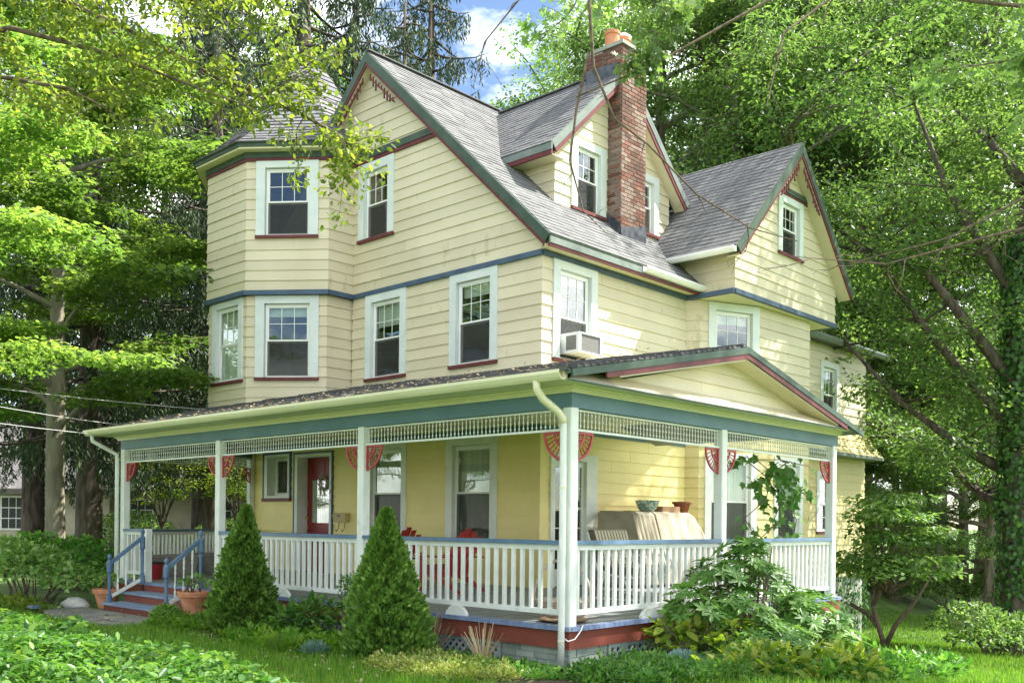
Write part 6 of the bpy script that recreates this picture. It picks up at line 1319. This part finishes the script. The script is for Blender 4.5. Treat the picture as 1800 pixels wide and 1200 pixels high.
branchlets(wood, [(2.6, -1.75, 5.3), (2.45, -1.85, 4.9), (2.35, -1.95, 4.6), (2.3, -2.0, 4.4)], .008, r_, C, 7, .35, twig=.003, down=.5)
wood.tube([(3.9, -.2, 5.9), (3.0, -1.1, 5.1), (2.3, -1.9, 4.45), (1.9, -2.3, 4.2)], [.014, .012, .008, .004], 6)
P = clump_leaves(np.array(C), 5, .07, flat=.9, size=.085, droop=.7, upb=.3); link('twigs', wood.mesh('twigs', M_TWIG, True), t, off); link('leaves', leaf_mesh('leaves', P[0], P[1], P[2], P[3], G_OAK, 'oak', P[4]), t, off)

# ------------------------------------------------------------------ dwarf conical evergreens
def thuja(loc, H, Rr, seed, label):
    g = np.random.default_rng(seed); n = 21000; z = H*(1-(1-g.random(n))**.62*.985); z = H*g.random(n)**.85
    u = z/H; prof = Rr*np.interp(u, [0, .08, .25, .5, .75, .92, 1], [.82, .97, .95, .66, .36, .13, .02]); a = g.random(n)*6.283
    lump = 1+.12*np.sin(a*5+u*19+seed)*np.cos(u*31+a*2)+.11*np.sin(a*11-u*37)+.07*np.sin(a*3+u*6+seed)+.10*np.sin(a*17+u*53)*np.cos(a*7); r = prof*lump*(.50+.5*g.random(n)**.35+.06*g.normal(size=n)*(g.random(n)<.3))
    r = r*(1+.10*np.sin(a*2+seed)); pk = np.clip(np.sin(a*6+u*21+seed)*np.sin(u*33-a*4+seed)-.35, 0, 1); r = r*(1-.42*pk); st_ = g.random(n) < .035; r = np.where(st_, r*(1.08+.14*g.random(n)), r); x, y = r*np.cos(a)+.05*np.sin(u*4+seed), r*np.sin(a); Pn = np.stack([x, y, z], 1); out = np.stack([np.cos(a), np.sin(a), np.zeros(n)], 1)
    X = out*.75+np.array([0, 0, .75])+norm(g.normal(size=(n, 3)))*.55; tang = np.stack([-np.sin(a), np.cos(a), np.zeros(n)], 1); Nn = tang*g.normal(size=(n, 1))+out*.6+norm(g.normal(size=(n, 3)))*.5
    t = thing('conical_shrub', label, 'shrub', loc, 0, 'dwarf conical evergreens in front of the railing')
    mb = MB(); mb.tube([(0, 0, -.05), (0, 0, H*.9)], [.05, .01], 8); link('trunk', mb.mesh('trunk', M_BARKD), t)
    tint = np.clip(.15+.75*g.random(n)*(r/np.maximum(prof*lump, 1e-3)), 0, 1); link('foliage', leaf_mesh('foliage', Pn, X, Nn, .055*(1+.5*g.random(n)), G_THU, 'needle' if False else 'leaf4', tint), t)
    g2 = np.random.default_rng(seed+5); m_ = 900; k = g2.integers(0, n, m_)
    return t
thuja((-4.93, -.80, -.47), 1.70, .455, 3, 'conical evergreen nearer the steps')
thuja((-1.98, -.80, -.47), 1.66, .46, 8, 'conical evergreen nearer the porch corner, in front of the tall post')
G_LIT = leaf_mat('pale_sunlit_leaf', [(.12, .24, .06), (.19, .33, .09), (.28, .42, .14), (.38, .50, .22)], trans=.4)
# ------------------------------------------------------------------ shrubs
def blob(c, r, n, g, inner=.5):
    d = norm(g.normal(size=(n, 3))); d[:, 2] = np.abs(d[:, 2])*1.0-.15; k = (inner+(1-inner)*g.random((n, 1))**.5); return np.array(c)+d*k*np.array(r), d
def shrub(name, label, loc, blobs, n, m, shape, size, seed, cat='shrub', group=None, stems=9, stem_m=None, up=.7, whorl=0, droop=.15, inner=.45):
    g = np.random.default_rng(seed); r_ = random.Random(seed); t = thing(name, label, cat, loc, 0, group); Ps, Ds = [], []
    vol = sum(b[1][0]*b[1][1] for b in blobs)
    for c, r in blobs:
        k = int(n*r[0]*r[1]/vol); p, d = blob(c, r, k, g, inner); Ps.append(p); Ds.append(d)
    Pn, D = np.concatenate(Ps), np.concatenate(Ds); tb = g.random(len(Pn))
    if whorl:
        m_ = len(Pn); idx = np.repeat(np.arange(m_), whorl); ang = np.tile(np.arange(whorl)*6.283/whorl, m_)+np.repeat(g.random(m_)*6.28, whorl)
        ax = norm(D+np.array([0, 0, 1.0])+norm(g.normal(size=(m_, 3)))*.35)[idx]; ref = np.tile(np.array([[.3, .9, .1]]), (len(idx), 1)); e1 = norm(np.cross(ax, ref)); e2 = np.cross(ax, e1)
        X = e1*np.cos(ang)[:, None]+e2*np.sin(ang)[:, None]+ax*(.25+.35*g.random((len(idx), 1))-.2); Nn = ax+norm(g.normal(size=(len(idx), 3)))*.12; Pq = Pn[idx]; ti = np.clip(tb[idx]*.7+g.random(len(idx))*.3, 0, 1); sz = size*(.75+.5*g.random(len(idx)))
    else:
        X = D+norm(g.normal(size=Pn.shape))*.9; X[:, 2] -= droop; Nn = norm(g.normal(size=Pn.shape))*.6+D*.5+np.array([0, 0, up]); Pq = Pn; ti = tb; sz = size*(.7+.6*g.random(len(Pn)))
    wood = MB()
    for i in range(stems):
        c, r = blobs[i % len(blobs)]; e = Vector((c[0]+r_.uniform(-.7, .7)*r[0], c[1]+r_.uniform(-.7, .7)*r[1], c[2]+r_.uniform(.1, .8)*r[2])); b = Vector((r_.uniform(-.12, .12)+c[0]*.3, r_.uniform(-.12, .12)+c[1]*.3, -.05)); wood.tube([b, b.lerp(e, .5)+Vector((r_.uniform(-.08, .08), r_.uniform(-.08, .08), .08)), e], [.014, .010, .004], 5, caps=False)
    link('stems', wood.mesh('stems', stem_m or M_TWIG), t); link('foliage', leaf_mesh('foliage', Pq, X, Nn, sz, m, shape, ti), t); return t
gz = lambda x, y: ground_z(x, y)
shrub('rhododendron', 'large rhododendron with whorled leaves in front of the side railing', (.72, 2.55, gz(.7, 2.5)), [((-.2, -.3, .7), (.6, .6, .5)), ((-.1, .0, 1.15), (.4, .4, .4)), ((-.15, .45, .95), (.45, .45, .4)), ((-.2, -1.05, .75), (.4, .35, .35)), ((.15, 1.0, .5), (.6, .7, .45)), ((.3, -.3, .3), (.7, .8, .4)), ((-.1, 1.35, .65), (.35, .4, .3)), ((.2, 1.6, .15), (.5, .6, .35)), ((-.15, .1, 1.40), (.32, .38, .26)), ((-.25, -.45, 1.1), (.35, .35, .3))], 540, G_RHO, 'long', .135, 4, whorl=8, stems=46, inner=.35)
shrub('leafy_shrub', 'bright broad-leaved shrub between the two conical evergreens', (-3.95, -.55, -.45), [((0, 0, .22), (.42, .35, .32)), ((.2, .05, .3), (.3, .3, .28)), ((-.15, -.1, .15), (.35, .3, .25))], 620, G_HDG, 'long', .13, 5, stems=12, up=1.0)
shrub('thin_shrub', 'airy small-leaved shrub left of the second conical evergreen', (-3.15, -.35, -.45), [((0, 0, .7), (.22, .22, .25)), ((-.05, 0, .45), (.25, .2, .3))], 700, G_HDG, 'leaf4', .05, 6, stems=14, inner=.1)
shrub('hydrangea_shrub', 'low leggy shrub with pale green leaves by the side lattice, left of the rhododendron', (.55, 1.75, gz(.5, 1.7)), [((-.1, -.15, .30), (.35, .4, .28)), ((.1, .25, .45), (.3, .35, .22)), ((-.15, -.5, .40), (.2, .22, .3))], 300, G_JAP, 'oval', .15, 7, stems=22, stem_m=M_TWIGG, up=1.0)
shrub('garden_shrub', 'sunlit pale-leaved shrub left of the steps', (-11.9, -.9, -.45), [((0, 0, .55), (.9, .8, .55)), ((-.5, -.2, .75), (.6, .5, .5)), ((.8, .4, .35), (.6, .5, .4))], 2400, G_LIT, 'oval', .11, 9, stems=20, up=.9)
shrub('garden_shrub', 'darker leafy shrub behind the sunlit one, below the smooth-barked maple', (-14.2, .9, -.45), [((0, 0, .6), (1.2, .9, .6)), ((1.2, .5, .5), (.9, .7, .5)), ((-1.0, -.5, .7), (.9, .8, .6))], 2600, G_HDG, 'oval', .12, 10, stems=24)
shrub('dwarf_conifer', 'small round conifer at the foot of the right blue newel', (-6.75, -.95, -.46), [((0, 0, .12), (.24, .22, .2))], 1400, G_THU, 'narrow', .07, 12, stems=4)
shrub('leafy_shrub', 'low bright leafy plants at the foot of the rhododendron, near the front', (1.45, 1.55, gz(1.4, 1.5)), [((0, 0, .15), (.55, .6, .28)), ((.5, .6, .15), (.5, .5, .25)), ((-.2, -.6, .12), (.4, .4, .2))], 750, G_JAP, 'oval', .12, 13, stems=8, up=1.1)
shrub('leafy_shrub', 'dark loose shrub at the right edge below the ivy-clad trunk', (.15, 14.0, gz(.1, 14)), [((-.6, 0, .6), (.9, .8, .6)), ((.6, .4, .5), (.9, .8, .55)), ((-.1, -.5, .35), (.8, .6, .35))], 2600, G_MID, 'leaf4', .11, 14, stems=24)
shrub('woodland_shrub', 'dark shrubs along the far edge of the rear lawn', (-6.0, 30.0, gz(-6, 30)), [((-1, 0, .7), (1.6, 1.2, 1.0)), ((2.2, .5, .8), (2.0, 1.2, 1.2)), ((5.6, .2, .7), (1.8, 1.2, 1.0)), ((-4, .2, .9), (2.0, 1.2, 1.3))], 9000, G_MID, 'leaf4', .17, 15, stems=30)
# small flat-topped tree on the rear lawn
r_ = random.Random(77); wood = MB(); C = []
for br in ([(0, 0, 0), (-.15, 0, .45), (-.28, 0, .9), (-.25, 0, 1.3), (-.5, .1, 1.9)], [(0, 0, 0), (.2, .05, .5), (.45, .05, .8), (.7, .1, 1.2), (1.0, .2, 1.8)], [(-.15, 0, .45), (-.45, .1, .7), (-.8, 0, .9)], [(-.28, 0, .9), (0, .1, 1.5), (.1, .1, 2.3)]):
    wood.tube(br, [.06*(1-.15*i) for i in range(len(br))], 7)
for k in range(60): a = r_.random()*6.28; rr = r_.uniform(.2, 1.35); z = r_.uniform(1.55, 3.3); C.append((.1+rr*math.cos(a)*(1.25-.2*z), rr*math.sin(a)*(1.25-.2*z), z)); wood.tube([(0, .05, 1.2), C[-1]], [.014, .004], 4, caps=False)
P = clump_leaves(C, 62, .42, flat=.3, size=.14, droop=.5, upb=1.2); make_tree('dogwood_tree', 'tree', 'small flat-layered tree with a forked crooked trunk on the rear lawn', wood, M_TWIG, P, G_MID, 'oval', (-1.95, 13.2, gz(-1.95, 13.2)), 0, 1.0)
# light-leaved little trees behind the left end of the porch
def little(loc, seed, label, s=1.0, m=G_JAP):
    r_ = random.Random(seed); wood = MB(); C = []
    wood.tube([(0, 0, 0), (.08, 0, .9), (.05, 0, 1.5)], [.06, .045, .035], 8)
    for i in range(9):
        a = i*2.4; e = Vector((1.3*math.cos(a)*r_.uniform(.5, 1), 1.3*math.sin(a)*r_.uniform(.5, 1), 1.5+r_.uniform(.6, 2.0))); b = Vector((.06, 0, 1.2+.04*i)); mid = b.lerp(e, .5)+Vector((r_.uniform(-.2, .2), r_.uniform(-.2, .2), .05)); wood.tube([b, mid, e], [.03, .02, .008], 5, caps=False)
        for q in range(5): C.append(tuple(mid.lerp(e, q/4)+Vector((r_.uniform(-.5, .5), r_.uniform(-.5, .5), r_.uniform(-.15, .25)))))
    P = clump_leaves(C, 48, .40, flat=.28, size=.085, droop=.3, upb=1.4); return make_tree('garden_tree', 'tree', label, wood, M_BARKD, P, m, 'oval', loc, seed, s, 'light-leaved little trees behind the left end of the porch')
l1 = little((-16.6, 6.2, -.45), 3, 'little yellow-green tree with a forked dark trunk seen through the first porch bay')
copy_tree(l1, (-18.6, 5.0, -.45), 2.0, 1.0, 'little yellow-green tree just left of the first porch post', None)
copy_tree(l1, (-17.4, 8.4, -.45), 4.0, .85, 'little yellow-green tree behind the second porch post', None)
copy_tree(l1, (-15.4, 8.6, -.45), 5.0, .7, 'lowest light-leaved tree, close to the left wall of the house', None)
shrub('garden_shrub', 'mixed shrubs between the little trees and the neighbour house', (-19.5, 8.0, -.45), [((0, 0, .8), (2.2, 1.5, .9)), ((-3, -2, .9), (2.0, 1.4, 1.0)), ((2.5, 2.6, .8), (2, 1.4, 1.0))], 7000, G_MID, 'leaf4', .12, 31, stems=12)
# climbing vine inside the side railing
r_ = random.Random(9); t = thing('climbing_vine', 'big-leaved vine climbing strings inside the side railing', 'plant', (-.55, 5.55, 0.002)); wood = MB(); Ps = []
for k in range(4):
    x0, y0 = -.55+r_.uniform(-.15, .15), 5.0+.35*k; pts = [Vector((x0+r_.uniform(-.05, .05), y0+r_.uniform(-.12, .12)*j, 2.05*j/7)) for j in range(8)]; wood.tube(pts, .008, 5)
    for p in pts[3:]:
        for q in range(5): Ps.append(p+Vector((r_.uniform(-.14, .14), r_.uniform(-.22, .22), r_.uniform(-.12, .12))))
for k in range(70): Ps.append(Vector((-.5+r_.uniform(-.15, .15), 5.0+1.35*r_.random(), 1.75+r_.uniform(-.25, .22))))
wood.tube([(-.5, 4.75, 2.02), (-.5, 5.5, 2.06), (-.5, 6.5, 2.0)], .007, 5)
Pn = np.array([tuple(p) for p in Ps]); k = len(Pn); off = tuple(-c for c in t.location)
link('stem', wood.mesh('stem', M_TWIG), t, off); link('foliage', leaf_mesh('foliage', Pn, unit(k)*.6+np.array([.2, 0, -.6]), unit(k)*.5+np.array([.9, -.3, .5]), .15*(.7+.6*rng.random(k)), G_RHO, 'maple', rng.random(k)*.6), t, off)
# ivy on the rear foundation
n = 1500; yy = 12.9+4.3*rng.random(n)**1.3; zz = -1.6+2.0*rng.random(n)**1.2; Pn = np.stack([np.full(n, -4.03)+.08*rng.random(n), yy, zz], 1)
o = link('wall_ivy', leaf_mesh('wall_ivy', Pn, unit(n)*.5+np.array([0, 0, -.8]), unit(n)*.5+np.array([1.0, 0, .4]), .11*(.7+.6*rng.random(n)), G_IVY, 'maple')); tag(o, 'ivy spreading over the mossy rear foundation', 'ivy', kind='stuff')

# plants in the two terracotta planters
for (x, y, z, lab) in ((-9.86, -.42, -.08, 'sparse green plant in the left terracotta planter'), (-6.92, -.42, .04, 'small leafy plant with white flowers in the right terracotta planter')):
    shrub('potted_plant', lab, (x, y, z), [((0, 0, .08), (.24, .24, .16))], 90, G_HDG, 'oval', .07, int(-x*10), cat='plant', stems=7)
# ------------------------------------------------------------------ low hedge in the foreground
g = np.random.default_rng(5); n = 42000; x = -5.0+8.2*g.random(n); y = -7.3+2.6*g.random(n)
edge = -4.72+.12*np.sin(x*2.3)+.08*np.sin(x*5.1)-.03*np.maximum(x, 0)**2*.4; top = .26+.06*np.sin(x*3.1+y*2)+.05*np.sin(x*7.3-y*5)-.10*np.clip((x-.6)/2, 0, 1)
depth = g.random(n)**2.2*.32; z = top-depth; side = g.random(n) < .2; y = np.where(side, edge-.04+.06*g.normal(size=n), np.minimum(y, edge+.02)); z = np.where(side, -.4+.66*g.random(n), z)
rx = 2.75+.12*np.sin(y*6); keep = (x < rx); Pn = np.stack([x, y, z], 1)[keep]; k = len(Pn)
Nn = norm(g.normal(size=(k, 3)))*.65+np.array([0, .25, .9]); X = norm(g.normal(size=(k, 3))); X[:, 2] *= .4
t = thing('hedge', 'low leafy hedge across the bottom left foreground', 'hedge', (-1.0, -6.0, -.45)); off = tuple(-c for c in t.location)
link('foliage', leaf_mesh('foliage', Pn, X, Nn, .062*(.6+.7*g.random(k)), G_HDG, 'oval', g.random(k)), t, off)
mb = MB(); r_ = random.Random(2)
for i in range(160): xx, yy = -4.8+7.2*r_.random(), -7.1+2.2*r_.random(); mb.tube([(xx, yy, -.45), (xx+r_.uniform(-.1, .1), yy+r_.uniform(-.1, .1), -.1), (xx+r_.uniform(-.2, .2), yy+r_.uniform(-.1, .1), .18)], [.007, .005, .003], 4, caps=False)
link('stems', mb.mesh('stems', M_TWIG), t, off)
# ------------------------------------------------------------------ grass, ground cover
def blades(name, xy, h, w, m, lean=.35, zoff=0.0, g=None):
    g = g or rng; n = len(xy); z = np.array([ground_z(a, b) for a, b in xy])+zoff; a = g.random(n)*6.283; ln = lean*g.random(n); hh = h*(.5+.8*g.random(n)); b0 = np.stack([xy[:, 0], xy[:, 1], z], 1)
    dx = np.stack([np.cos(a), np.sin(a), np.zeros(n)], 1); sd_ = np.stack([-np.sin(a), np.cos(a), np.zeros(n)], 1)*(w/2); m1 = b0+dx*(ln*hh*.35)[:, None]+np.array([0, 0, 1.0])*(hh*.6)[:, None]; tp_ = b0+dx*(ln*hh*1.1)[:, None]+np.array([0, 0, 1.0])*hh[:, None]
    V = np.stack([b0-sd_, b0+sd_, m1+sd_*.7, m1-sd_*.7, tp_], 1); me = bpy.data.meshes.new(name); me.vertices.add(n*5); me.vertices.foreach_set('co', V.reshape(-1).astype(np.float32))
    fl = np.array([0, 1, 2, 3, 3, 2, 4]); me.loops.add(n*7); me.loops.foreach_set('vertex_index', (fl[None]+np.arange(n)[:, None]*5).reshape(-1).astype(np.int32)); me.polygons.add(2*n)
    st = (np.arange(n)[:, None]*7+np.array([0, 4])[None]).reshape(-1); me.polygons.foreach_set('loop_start', st.astype(np.int32)); me.update(calc_edges=True)
    at = me.attributes.new('tint', 'FLOAT', 'POINT'); at.data.foreach_set('value', np.repeat(g.random(n), 5).astype(np.float32)); me.materials.append(m); return me
n = 90000; xy = np.stack([-11.5+12.2*rng.random(n), -4.75+3.9*rng.random(n)], 1)
be = -1.30+.18*np.sin(xy[:, 0]*1.7)-.12*np.sin(xy[:, 0]*4.1); k = (xy[:, 1] < be) & ~((xy[:, 0] > -10.1) & (xy[:, 0] < -6.7) & (xy[:, 1] > -1.85)); tag(link('lawn_grass', blades('lawn_grass', xy[k], .10, .007, G_GRS)), 'short lawn grass between the hedge and the steps', 'grass', kind='stuff')
n = 75000; xy = np.stack([-7.5+13.5*rng.random(n), 7.0+20*rng.random(n)], 1); xy = xy[(xy[:, 0] > -3.8) | (xy[:, 1] > 17.5)]; tag(link('rear_lawn_grass', blades('rear_lawn_grass', xy, .09, .016, G_GRS)), 'sunlit rear lawn grass beyond the side of the house', 'grass', kind='stuff')
n = 16000; xy = np.stack([1.5+1.8*rng.random(n), -2.5+9*rng.random(n)], 1); tag(link('side_grass', blades('side_grass', xy, .13, .008, G_GRS, .6)), 'rough grass along the side bed', 'grass', kind='stuff')
def cover_patch(name, label, cx, cyy, rx, ry_, n, m, shape, size, h, cat='ground cover', seed=0):
    g = np.random.default_rng(seed); m_ = max(8, n//26); cc = np.stack([cx+rx*(2*g.random(m_)-1), cyy+ry_*(2*g.random(m_)-1)], 1); cc = cc[((cc[:, 0]-cx)/rx)**2+((cc[:, 1]-cyy)/ry_)**2 < 1]; hh = h*(.4+.9*g.random(len(cc)))
    idx = g.integers(0, len(cc), n); d = norm(g.normal(size=(n, 3))); d[:, 2] = np.abs(d[:, 2]); r = .11*(.5+.8*g.random(n)); x = cc[idx, 0]+d[:, 0]*r; y = cc[idx, 1]+d[:, 1]*r; z = np.array([ground_z(a, b) for a, b in zip(x, y)])+hh[idx]*(.25+.75*d[:, 2]*g.random(n)**.4)
    X = d+norm(g.normal(size=(n, 3)))*.6; Nn = norm(g.normal(size=(n, 3)))*.5+np.array([0, 0, 1.0]); ti = np.clip(g.random(len(cc))[idx]*.6+g.random(n)*.4, 0, 1)
    o = link(name, leaf_mesh(name, np.stack([x, y, z], 1), X, Nn, size*(.6+.8*g.random(n)), m, shape, ti)); tag(o, label, cat, kind='stuff'); return o
cover_patch('sedum', 'yellow-green sedum mat in front of the corner lattice', -.85, -1.05, .95, .5, 9000, G_SED, 'oval', .035, .14, seed=1)
cover_patch('low_herbs', 'feathery green herbs under the porch edge near the corner', -1.0, -.6, 1.5, .4, 7000, G_HDG, 'leaf4', .045, .10, seed=2)
cover_patch('bed_weeds', 'mixed low plants between the conical evergreens', -3.5, -.95, 1.3, .55, 8000, G_GRS, 'oval', .06, .18, seed=3)
cover_patch('side_bed_plants', 'mixed low plants in the side bed right of the corner', .95, .4, .7, 1.2, 9000, G_HDG, 'oval', .055, .2, seed=4)
cover_patch('bed_weeds', 'low leafy plants below the rhododendron', 1.6, 3.6, .8, 2.4, 9000, G_HDG, 'oval', .09, .28, seed=6)
cover_patch('creeping_plants', 'low plants at the foot of the left shrubs', -11.8, -1.9, 2.2, .7, 7000, G_JAP, 'oval', .07, .16, seed=7)
cover_patch('bed_weeds', 'low plants between the dwarf conifer and the first conical evergreen', -6.0, -1.0, .8, .4, 3000, G_GRS, 'oval', .07, .15, seed=8)
def tuft(loc, r, h, m, n, label, name='fescue_tuft', seed=0, w=.006, cat='ornamental grass'):
    g = np.random.default_rng(seed); a = g.random(n)*6.283; k = g.random(n); t = thing(name, label, cat, loc); b = np.stack([.04*np.cos(a)*k, .04*np.sin(a)*k, np.zeros(n)], 1); e = .2+.8*g.random(n); d = np.stack([np.cos(a)*e*r, np.sin(a)*e*r, h*(1.05-.6*e)], 1); L = np.linalg.norm(d, axis=1)
    link('blades', leaf_mesh('blades', b, d, np.stack([-np.sin(a)*.2, np.cos(a)*.2, np.ones(n)], 1)+norm(g.normal(size=(n, 3)))*.4, L, m, 'needle', g.random(n)), t); return t
M_f = SH['needle'][0]; SH['needle'] = (M_f*np.array([1, .35, 1]), SH['needle'][1])
tuft((-2.55, -1.35, -.45), .2, .22, G_BLU, 420, 'blue fescue tuft below the second conical evergreen', seed=1); tuft((.85, .85, gz(.8, .8)), .3, .3, G_BLU, 700, 'blue fescue tuft beside the corrugated pipe', seed=2)
tuft((-1.75, -.35, -.45), .28, .62, G_DRY, 60, 'dry seed-head grass right of the second conical evergreen', 'dry_grass_clump', 3); tuft((-.95, -.32, -.45), .3, .52, G_DRY, 45, 'dry arching grass stalks before the corner lattice', 'dry_grass_clump', 4); tuft((.35, 1.55, gz(.3, 1.5)), .25, .75, G_DRY, 40, 'dry pale stalks among the low shrub by the side lattice', 'dry_grass_clump', 5)
tuft((-.1, -.75, -.47), .16, .14, G_JAP, 40, 'bright strap-leaved plant left of the corner downspout', 'hosta', 6, cat='plant'); tuft((-2.95, -1.55, -.45), .24, .3, G_GRS, 160, 'long-bladed grass clump at the edge of the lawn', 'grass_clump', 8)

# ------------------------------------------------------------------ litter: brown leaves on grass, path and porch roof
n = 900; x = -11.5+14*rng.random(n); y = -4.7+6.2*rng.random(n)**.8; k = (y < -.1) | (x > .15); x, y = x[k], y[k]; n = len(x)
P3 = np.stack([x, y, np.array([ground_z(a, b) for a, b in zip(x, y)])+.035+.03*rng.random(n)], 1); o = link('fallen_leaves', leaf_mesh('fallen_leaves', P3, unit(n)*np.array([1, 1, .3]), unit(n)*.4+np.array([0, 0, 1.0]), .06*(.6+.8*rng.random(n)), G_DRY, 'oval')); tag(o, 'scattered dry leaves on the grass, path and beds', 'leaf litter', kind='stuff')
n = 420; u = rng.random(n); v = rng.random(n)**2.2; x = -11.2+11.2*u; y = -.42+4.4*v; P3 = np.stack([x, y, 2.61+(y+.44)*.245+.028], 1); o = link('roof_litter', leaf_mesh('roof_litter', P3, unit(n)*np.array([1, 1, .2]), unit(n)*.3+np.array([0, -.25, 1.0]), .05*(.6+.8*rng.random(n)), G_DRY, 'oval')); tag(o, 'dry leaves and twigs lying on the dark porch roof', 'leaf litter', kind='stuff')
n = 160; x = -8.5+7.5*rng.random(n); y = -3.9+2.4*rng.random(n); P3 = np.stack([x, y, np.full(n, -.36)+.03*rng.random(n)], 1)
M_CLO = leaf_mat('clover_flower', [(.7, .7, .62), (.8, .8, .74)], trans=.2, tcol=(1, 1, 1)); o = link('clover_flowers', leaf_mesh('clover_flowers', P3, unit(n), unit(n)*.3+np.array([0, 0, 1.0]), .022, M_CLO, 'oval')); tag(o, 'tiny white clover flowers dotted in the lawn', 'flowers', kind='stuff')
